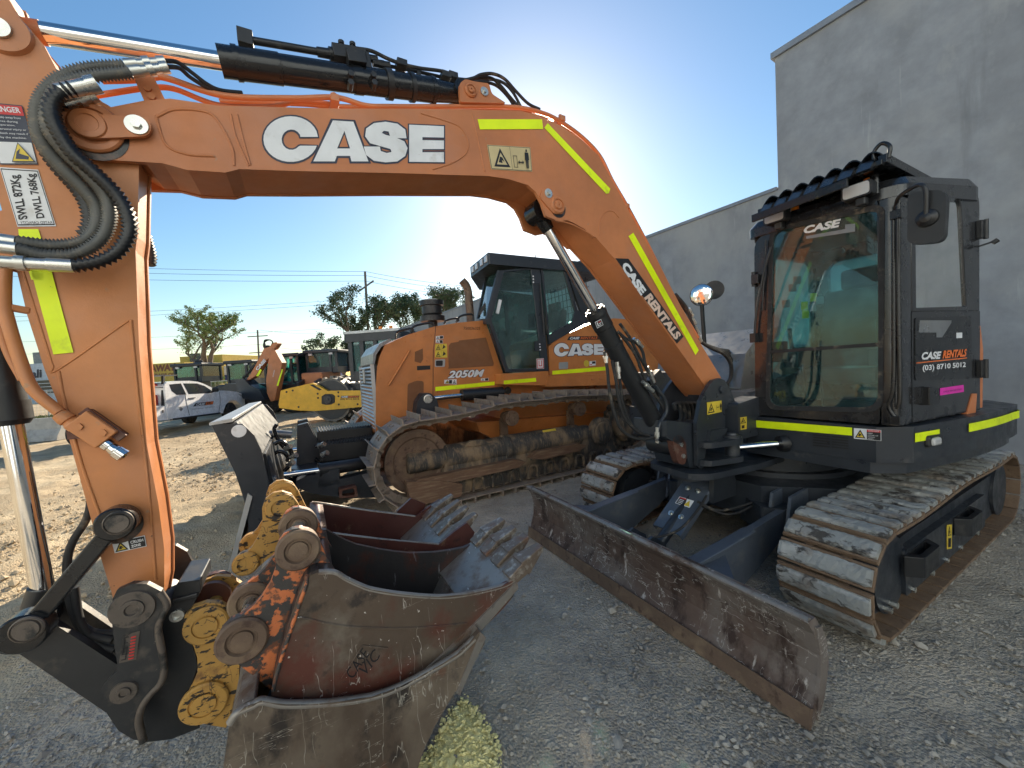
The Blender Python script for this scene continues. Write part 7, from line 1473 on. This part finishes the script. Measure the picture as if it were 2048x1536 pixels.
# ---- backhoe boom (orange) behind
BFm = Fr(gnd(545, 17.5), -.995, .10); BK = thing('backhoe_loader', BFm, 'backhoe loader with its orange digging arm folded upright and a black cab', 'backhoe')
def TB(p, y=0): return BFm.tr(ZA(p), y)
b = MB(BFm); b.prism(TB([(1025, 790), (1060, 800), (1118, 905), (1110, 960), (1085, 1090), (1060, 1205), (1030, 1215), (1000, 1150), (992, 1050), (1010, 900)]), .15, -.15); b.build('dipper_arm', 'orange', BK, bevel=.03)
b = MB(BFm); b.prism(TB([(975, 790), (1015, 780), (1050, 745), (1075, 740), (1082, 758), (1050, 800), (1020, 860), (975, 900), (905, 1010), (860, 1040), (830, 1045), (870, 990), (920, 900)]), .14, -.14); bm_ = b.build('boom', 'orange', BK, bevel=.03)
b = MB(BFm); PBk = OnY(BFm, .15); px_quad(b, PBk, ZA([(893, 1012), (912, 1015), (940, 965), (925, 955)]), .01, 0); px_quad(b, PBk, ZA([(1057, 1090), (1072, 1092), (1110, 960), (1100, 957)]), .01, 0); b.build('reflective_tape', 'tape', bm_)
b = MB(BFm); px_text(b, PBk, 'CASE', ZA([(905, 972)])[0], ZA([(975, 893)])[0], ZA([(888, 952)])[0], .012, 0, .05); px_text(b, PBk, 'CASE', ZA([(1032, 1020)])[0], ZA([(1044, 965)])[0], ZA([(1026, 1018)])[0], .012, 0, .02); b.build('brand_lettering', ['white_vinyl'], bm_)
b = MB(BFm)
for k in range(4): b.tube([BFm.onY(q[0], q[1], .05*k-.1) for q in ZA([(985, 800), (955+5*k, 780), (960, 740-4*k), (1000, 722), (1025, 740), (1010, 775), (975+6*k, 770), (1000, 800)])], .03, 6)
b.tube([BFm.onY(q[0], q[1], .0) for q in ZA([(960, 840), (880, 930), (790, 1030)])], .06, 8, raw=True); b.build('hydraulic_hose', 'rubber', BK)
b = MB(BFm); b.prism(TB([(760, 1040), (830, 1030), (880, 1080), (960, 1120), (1000, 1200), (950, 1205), (830, 1190), (790, 1130)]), .3, -.3); b.prism(TB([(640, 1075), (1100, 1075), (1100, 1200), (640, 1200)], -.6), -.6, -1.2); b.build('swing_frame', 'charcoal', BK, bevel=.03)
b = MB(BFm)
cb2 = BFm.onY(*ZA([(1120, 1100)])[0], -1.6); ct2 = BFm.onY(*ZA([(1150, 862)])[0], -1.6)
x0_ = BFm.onY(*ZA([(1010, 900)])[0], -1.6)[0]; x1_ = BFm.onY(*ZA([(1270, 900)])[0], -1.6)[0]
def simple_cab(fr, x0, x1, y0, y1, zb_, zt_, parent, glassmat='glass_far'):
    b = MB(fr)
    for x_ in (x0, (x0+x1)/2+.3*(x1-x0), x1):
        for y_ in (y0, y1): b.box((x_, y_, (zb_+zt_)/2), (.10, .10, zt_-zb_))
    b.box(((x0+x1)/2, (y0+y1)/2, zb_+.12), (abs(x1-x0), abs(y1-y0), .3)); b.build('cab_frame', 'charcoal', parent)
    b = MB(fr); b.box(((x0+x1)/2, (y0+y1)/2, zt_+.08), (abs(x1-x0)+.3, abs(y1-y0)+.3, .18)); b.build('cab_roof', 'charcoal', parent, bevel=.05)
    b = MB(fr); e = .02; X0, X1 = min(x0, x1), max(x0, x1); Y0, Y1 = min(y0, y1), max(y0, y1)
    b.ring([(X0, Y0), (X1, Y0), (X1, Y1), (X0, Y1)], [(X0+e, Y0+e), (X1-e, Y0+e), (X1-e, Y1-e), (X0+e, Y1-e)], zb_+.27, zt_, axis='z'); b.build('cab_glass', glassmat, parent)
    b = MB(fr); b.box(((x0+x1)/2, (y0+y1)/2, zb_+.6), (.5, .5, .7)); b.box(((x0+x1)/2, (y0+y1)/2-.1, zb_+1.0), (.4, .15, .4)); b.build('seat', 'seat', parent, bevel=.06)
    b = MB(fr)
    for y_ in (y0-.02*0, ): 
        for t in (.15, .85): b.box((x0+(x1-x0)*t, max(y0, y1)+.08, zt_-.05), (.18, .08, .10))
    b.build('roof_lamp', 'lamp_glass', parent)
simple_cab(BFm, x0_, x1_, -1.2, -2.7, cb2[2], ct2[2], BK)
b = MB(BFm); b.box(((x0_+x1_)/2+.2, -2.6, .95), (abs(x1_-x0_)+1, 2.2, .7)); b.build('chassis', 'charcoal', BK, bevel=.05)
wheel(BFm, x0_-.3, -1.0, .70, .45, BK, 1, 'tool_grey'); wheel(BFm, x1_+.2, -1.0, .70, .45, BK, 1, 'tool_grey')
def far_machine(name, label_, cat, px0, px1, pyt, pyb, depth, hood, arms=True):
    c = gnd((px0+px1)/2, depth); fr = Fr(c, -1, 0); r_ = thing(name, fr, label_, cat, None)
    w_ = (px1-px0)/FPX*depth; zt_ = at((px0+px1)/2, pyt, depth).z; zb_ = at((px0+px1)/2, pyb, depth).z
    simple_cab(fr, w_/2, -w_/2, 0, -1.4, zb_, zt_, r_)
    b = MB(fr); b.box((0, .1, (zb_+.5)/2), (w_*.7, 2.0, zb_-.45)); b.build('hood', hood, r_, bevel=.08)
    for s in (1, -1): wheel(fr, s*(w_/2+.1), .3, min(.75, zb_*.5), .4, r_, 1, 'tool_grey')
    if arms:
        for s in (.55, -.55): b = MB(fr); b.beam((s*w_*.5, 0, zb_-.1), (s*w_*.5, 1.6, zb_-.5), .12, .22); b.build('loader_arm', 'charcoal', r_, bevel=.02)
    return r_
far_machine('wheel_loader', 'wheel loader with a dark cab parked behind the white truck', 'loader', 352, 404, 733, 764, 21, 'charcoal')
far_machine('wheel_loader', 'wheel loader with a blue grey hood just left of the folded orange backhoe arm', 'loader', 458, 504, 727, 768, 20.5, 'charcoal')
far_machine('wheel_loader', 'wheel loader with an orange hood rising behind the padfoot drum', 'loader', 618, 676, 706, 745, 19, 'orange')
# barrier, fence, grass
def slab(a, c, h, t, name, mat, lab, cat, z=0):
    a = Vector(a); c = Vector(c); d_ = c-a; fr = Fr((a.x, a.y, 0), d_.x, d_.y); b = MB(fr); L_ = d_.length
    return fr, L_
a = WF.onZ(40, 885); c = WF.onZ(132, 878); fr, L_ = slab((a[0], a[1], 0), (c[0], c[1], 0), .8, .5, 'b', 'c', '', '')
b = MB(fr)
for k in range(-2, 1): b.prismx([(-.30, 0), (.30, 0), (.24, .18), (.10, .40), (.08, .78), (-.08, .78), (-.10, .40), (-.24, .18)], L_*k+.02, L_*(k+1)-.02)
o = None
for k in range(-2, 1):
    b = MB(fr); b.prismx([(-.30, 0), (.30, 0), (.24, .18), (.10, .40), (.08, .78), (-.08, .78), (-.10, .40), (-.24, .18)], L_*k+.02, L_*(k+1)-.02)
    o = b.build('concrete_barrier', 'concrete', None, bevel=.02); tag(o, ['leftmost grey concrete barrier of the row beyond the sandy yard', 'grey concrete barrier in the row, behind the chrome cylinder rod', 'grey concrete barrier seen between the orange arm and its pipe'][k+2], 'barrier', 'concrete barriers along the yard edge')
ff = Fr(gnd(90, 26), 1, .05); b = MB(ff)
fe = thing('mesh_fence', ff, 'grey wire mesh fence in front of the white building', 'fence')
b = MB(ff); b.box((0, 0, 1.75), (30, .05, .05)); b.box((0, 0, 1.0), (30, .03, .03)); b.build('top_rail', 'fence_metal', fe)
for k in range(-6, 7): b = MB(ff); b.cyl((k*2.4, 0, 0), (k*2.4, 0, 1.8), .035, n=8); b.build('post', 'fence_metal', fe)
b = MB(ff)
for k in range(120): b.box((-15+k*.25, 0, .95), (.008, .008, 1.6))
for k in range(12): b.box((0, 0, .25+k*.13), (30, .008, .008))
b.build('mesh', 'fence_metal', fe)
g0 = gnd(60, 24); mb = MB(WF); n_g = 9000; V_ = []; F_ = []
for i in range(n_g):
    x = g0.x+random.uniform(-12, 9); y = 24+random.uniform(-4.5, 3.5); a = random.uniform(0, 6.28); h = random.uniform(.06, .2); w_ = .02
    k = len(V_); V_ += [(x-w_*math.cos(a), y-w_*math.sin(a), 0), (x+w_*math.cos(a), y+w_*math.sin(a), 0), (x+random.uniform(-.05, .05), y+random.uniform(-.05, .05), h)]; F_.append((k, k+1, k+2))
mb.add(V_, F_); o = mb.build('grass', 'grass'); tag(o, 'strip of short green grass along the fence at the far left', 'grass', kind='stuff')
# buildings
def wall_card(px0, px1, pyt, pyb_z, depth, thick, mat, name, lab, cat='building'):
    c0 = gnd(px0, depth); c1 = gnd(px1, depth); zt_ = at((px0+px1)/2, pyt, depth).z; b = MB(WF)
    b.box(((c0.x+c1.x)/2, depth+thick/2, zt_/2), (abs(c1.x-c0.x), thick, zt_)); o = b.build(name, mat); tag(o, lab, cat); return o, c0.x, c1.x, zt_
o, xa, xb, zt_ = wall_card(280, 372, 726.5, 0, 58, 14, 'building_yellow', 'shop_building', 'low ochre shop building with brown lettering behind the white truck')
wp = OnY(Fr((0, 58, 0), -1, 0), 0)
wp = OnY(Fr((0, 58, 0), -1, 0), .0)
b = MB(wp.fr); px_text(b, wp, 'RENTAWAY', (262, 747), (352, 741), (262, 733), .05, 0, .05); px_text(b, wp, 'THE TRADE OUTLET', (285, 755), (372, 750), (285, 749), .05, 0, .03); b.build('shop_lettering', ['brown_text'], o)
o2, xa, xb, zt_ = wall_card(364, 449, 711, 0, 66, 14, 'building_yellow', 'shop_building', 'taller mustard yellow building behind the light green tree')
b = MB(WF); b.box((at(392, 730, 65.9).x, 65.9, at(392, 722, 65.9).z), (1.8, .1, 2.6)); b.build('window', 'window_dark', o2)
b = MB(WF); b.box((at(440, 742, 65.9).x, 65.9, at(440, 742, 65.9).z), (2.4, .1, 1.6)); b.build('shop_sign', 'white_vinyl', o2)
b = MB(WF); b.box((at(448, 757, 65.9).x, 65.9, at(448, 757, 65.9).z), (2.2, .1, 1.2)); b.build('shop_sign', 'building_blue', o2)
o3, xa, xb, zt_ = wall_card(-160, 112, 733, 0, 62, 16, 'building_white', 'office_building', 'white building with dark blue letters at the far left behind the fence')
wq = OnY(Fr((0, 62, 0), -1, 0), .0); b = MB(wq.fr); px_text(b, wq, 'ali', (63, 757), (84, 755), (63, 740), .05, 0, .04); b.build('building_lettering', ['navy_vinyl'], o3)
b = MB(WF)
p0 = at(80, 762, 61.9); p1 = at(105, 785, 61.9)
b.box(((p0.x+p1.x)/2+1, 61.93, (p0.z+p1.z)/2), (5.0, .1, 2.3)); wdw = b.build('window', 'window_dark', o3)
b = MB(WF)
for k in range(5): b.box(((p0.x+p1.x)/2+1, 61.85, (p0.z+p1.z)/2-1.1+.55*k), (5, .08, .08))
b.build('window_bar', 'white_vinyl', wdw)
b = MB(WF); b.box((at(68, 733, 64).x, 66, zt_+.9), (2.2, 2.2, 2.4)); b.build('roof_unit', 'tool_grey', o3)
o4, *_r = wall_card(592, 622, 714, 0, 40, 8, 'building_blue', 'storage_shed', 'deep blue shed between the backhoe cab and the loader cab')
# ---- poles and wires
def pole(px, py_top, depth, lean, name_l, arms):
    base = gnd(px, depth); top = at(px+lean, py_top, depth); fr = Fr(base, 1, 0); r_ = thing('utility_pole', fr, name_l, 'power pole')
    b = MB(WF); b.cyl((base.x, base.y, 0), top, .17, .12, n=10); b.build('pole_shaft', 'wood_pole', r_)
    b = MB(WF)
    for dz, w_, tl in arms: c = Vector((top.x, depth-.1, top.z-dz)); b.beam(c-Vector((w_, 0, tl)), c+Vector((w_, 0, -tl)) if False else c+Vector((w_, 0, tl)), .12, .14)
    b.build('cross_arm', 'wood_pole', r_); return top
t1 = pole(741, 543, 42, -11, 'tall leaning wooden power pole above the dark gum trees', [(1.6, .9, .55), (10.5, .6, .3)])
t2 = pole(519, 660, 62, -4, 'distant wooden power pole left of the orange backhoe arm', [(1.0, 1.6, 0), (3.6, 1.6, 0), (9.5, .8, 0)])
def wires(lst, depth0, depth1, lab):
    for (x0, y0, x1, y1) in lst:
        a = at(x0, y0, depth0); c = at(x1, y1, depth1); P = []
        for i in range(17): t = i/16; q = a.lerp(c, t); q.z -= 1.2*4*t*(1-t)*.35; P.append(q)
        b = MB(WF); b.tube(P, .018, 5, raw=True); o = b.build('power_line', 'wire'); tag(o, lab, 'cable', 'power lines over the yard')
wires([(-300, 510, 731, 543), (-300, 522, 731, 551), (-300, 538, 731, 562)], 40, 42, 'thin black cable in the upper set strung left of the tall leaning pole')
wires([(731, 543, 1100, 582), (731, 551, 1100, 592), (731, 562, 1100, 604)], 42, 34, 'thin black cable running right from the tall leaning pole towards the dozer cab')
wires([(-250, 640, 684, 600), (-250, 650, 684, 607)], 55, 50, 'thin distant cable in the middle of the sky behind the light green tree')
wires([(-250, 690, 700, 655), (-250, 715, 680, 680), (519, 660, 700, 664), (519, 690, 700, 700)], 66, 60, 'lowest thin distant cable near the roofs')
# ---- trees
def tree(name, base, H_, trunk_h, crown, leafmat, lab, nleaf, leafsz, seed, spread=1.0, sparse=0.5):
    rd = random.Random(seed); fr = Fr(base, 1, 0); r_ = thing(name, fr, lab, 'tree'); b = MB(fr); tips = []
    def grow_(p, d_, L_, r, lvl):
        pts = [p]; q = p; dd_ = d_.copy()
        for i in range(4):
            dd_ = (dd_+Vector((rd.uniform(-.18, .18), rd.uniform(-.18, .18), rd.uniform(-.03, .12)))).normalized(); q = q+dd_*(L_/4); pts.append(q)
        n_ = 7 if lvl < 2 else 4; b.tube(pts, r, n_, raw=True, rad=[r*(1-.45*i/4) for i in range(5)])
        if lvl >= 2: tips.extend([(pts[2], L_), (pts[3], L_), (pts[4], L_)])
        if lvl >= 4: return
        k = rd.choice((3, 3, 4)) if lvl < 3 else 3
        for i in range(k):
            az = rd.uniform(0, 6.28); sp = rd.uniform(.45, .95)*spread; ax = Vector((math.cos(az), math.sin(az), 0)); nd = (dd_+ax*sp+Vector((0, 0, .10))).normalized(); grow_(pts[rd.choice((3, 4, 4))], nd, L_*rd.uniform(.62, .82), r*.52, lvl+1)
    grow_(Vector((0, 0, 0)), Vector((rd.uniform(-.05, .05), 0, 1)), trunk_h, H_*.028, 0)
    zmax = max(t[0].z for t in tips); sc_ = H_/zmax/1.04; mcx = sum(t[0].x for t in tips)/len(tips); mcy = sum(t[0].y for t in tips)/len(tips); mx_w = sorted(abs(t[0].x-mcx) for t in tips)[int(len(tips)*.92)]; crown = crown/mx_w
    b.v = [fr.w((((fr.loc(p)[0]-mcx*min(1, fr.loc(p)[2]/zmax*1.5))*crown, (fr.loc(p)[1]-mcy*min(1, fr.loc(p)[2]/zmax*1.5))*crown, fr.loc(p)[2]*sc_))) for p in b.v]; b.build('trunk', 'bark', r_)
    cl = MB(fr); V_ = []; F_ = []; per = max(1, nleaf//len(tips)); keep = [t for t in tips if rd.random() > .12]
    for (t, L_) in keep:
        rr = L_*rd.uniform(.35, .75); m_ = int(per*rd.uniform(.3, 1.8))
        for i in range(m_):
            o_ = Vector((rd.triangular(-1, 1, 0), rd.triangular(-1, 1, 0), rd.triangular(-.8, .8, 0)))*rr; c = Vector(((t.x-mcx*min(1, t.z/zmax*1.5))*crown, (t.y-mcy*min(1, t.z/zmax*1.5))*crown, t.z*sc_))+o_; u = Vector((rd.uniform(-1, 1), rd.uniform(-1, 1), rd.uniform(-.6, .6))).normalized(); w = u.cross(Vector((rd.uniform(-1, 1), rd.uniform(-1, 1), rd.uniform(-1, 1)))).normalized(); s = leafsz*rd.uniform(.6, 1.3); k = len(V_)
            V_ += [c-u*s, c+w*s*.45, c+u*s, c-w*s*.45]; F_.append((k, k+1, k+2, k+3))
    cl.add(V_, F_); cl.build('crown', leafmat, r_)
def th(px, pyt, depth): return at(px, pyt, depth).z
tree('deciduous_tree', gnd(424, 36), th(428, 617, 36), 2.2, 3.7, 'leaf_light', 'light green thin crowned tree standing between the yellow building and the backhoe', 14000, .085, 9, 1.1)
tree('gum_tree', gnd(738, 40), th(722, 574, 40), 2.6, 3.1, 'leaf_dark', 'dark gum tree right behind the tall leaning power pole', 15000, .12, 11)
tree('gum_tree', gnd(690, 44), th(680, 664, 44), 1.8, 2.4, 'leaf_dark', 'shorter dark gum tree left of the tall pole behind the loader', 7000, .12, 21)
tree('gum_tree', gnd(824, 44), th(820, 576, 44), 3.0, 2.0, 'leaf_dark', 'narrow dark gum tree between the pole and the dozer exhaust', 11000, .12, 31)
tree('gum_tree', gnd(893, 42), th(885, 562, 42), 3.0, 2.7, 'leaf_dark', 'dark gum tree rising right beside the dozer exhaust stack', 12000, .11, 41)
tree('garden_shrub', gnd(432, 33), 2.2, .5, 1.3, 'leaf_light', 'yellow green leafy shrub at the foot of the light green tree', 3500, .07, 51)
# warehouse added behind the photographer as bounce fill (seen in mirrors and glass)
b = MB(WF); b.box((-7, -14, 5.5), (46, 8, 11)); o = b.build('bounce_warehouse', 'bounce_cladding'); tag(o, 'pale blue clad warehouse across the yard seen only in the round mirror', 'building')  # warehouse added to bounce light into the yard
b = MB(WF)
for k in range(5): b.box((-24+k*9, -9.97, 2.4), (4.6, .08, 4.8))
b.build('bounce_warehouse_door', 'tool_grey', o)
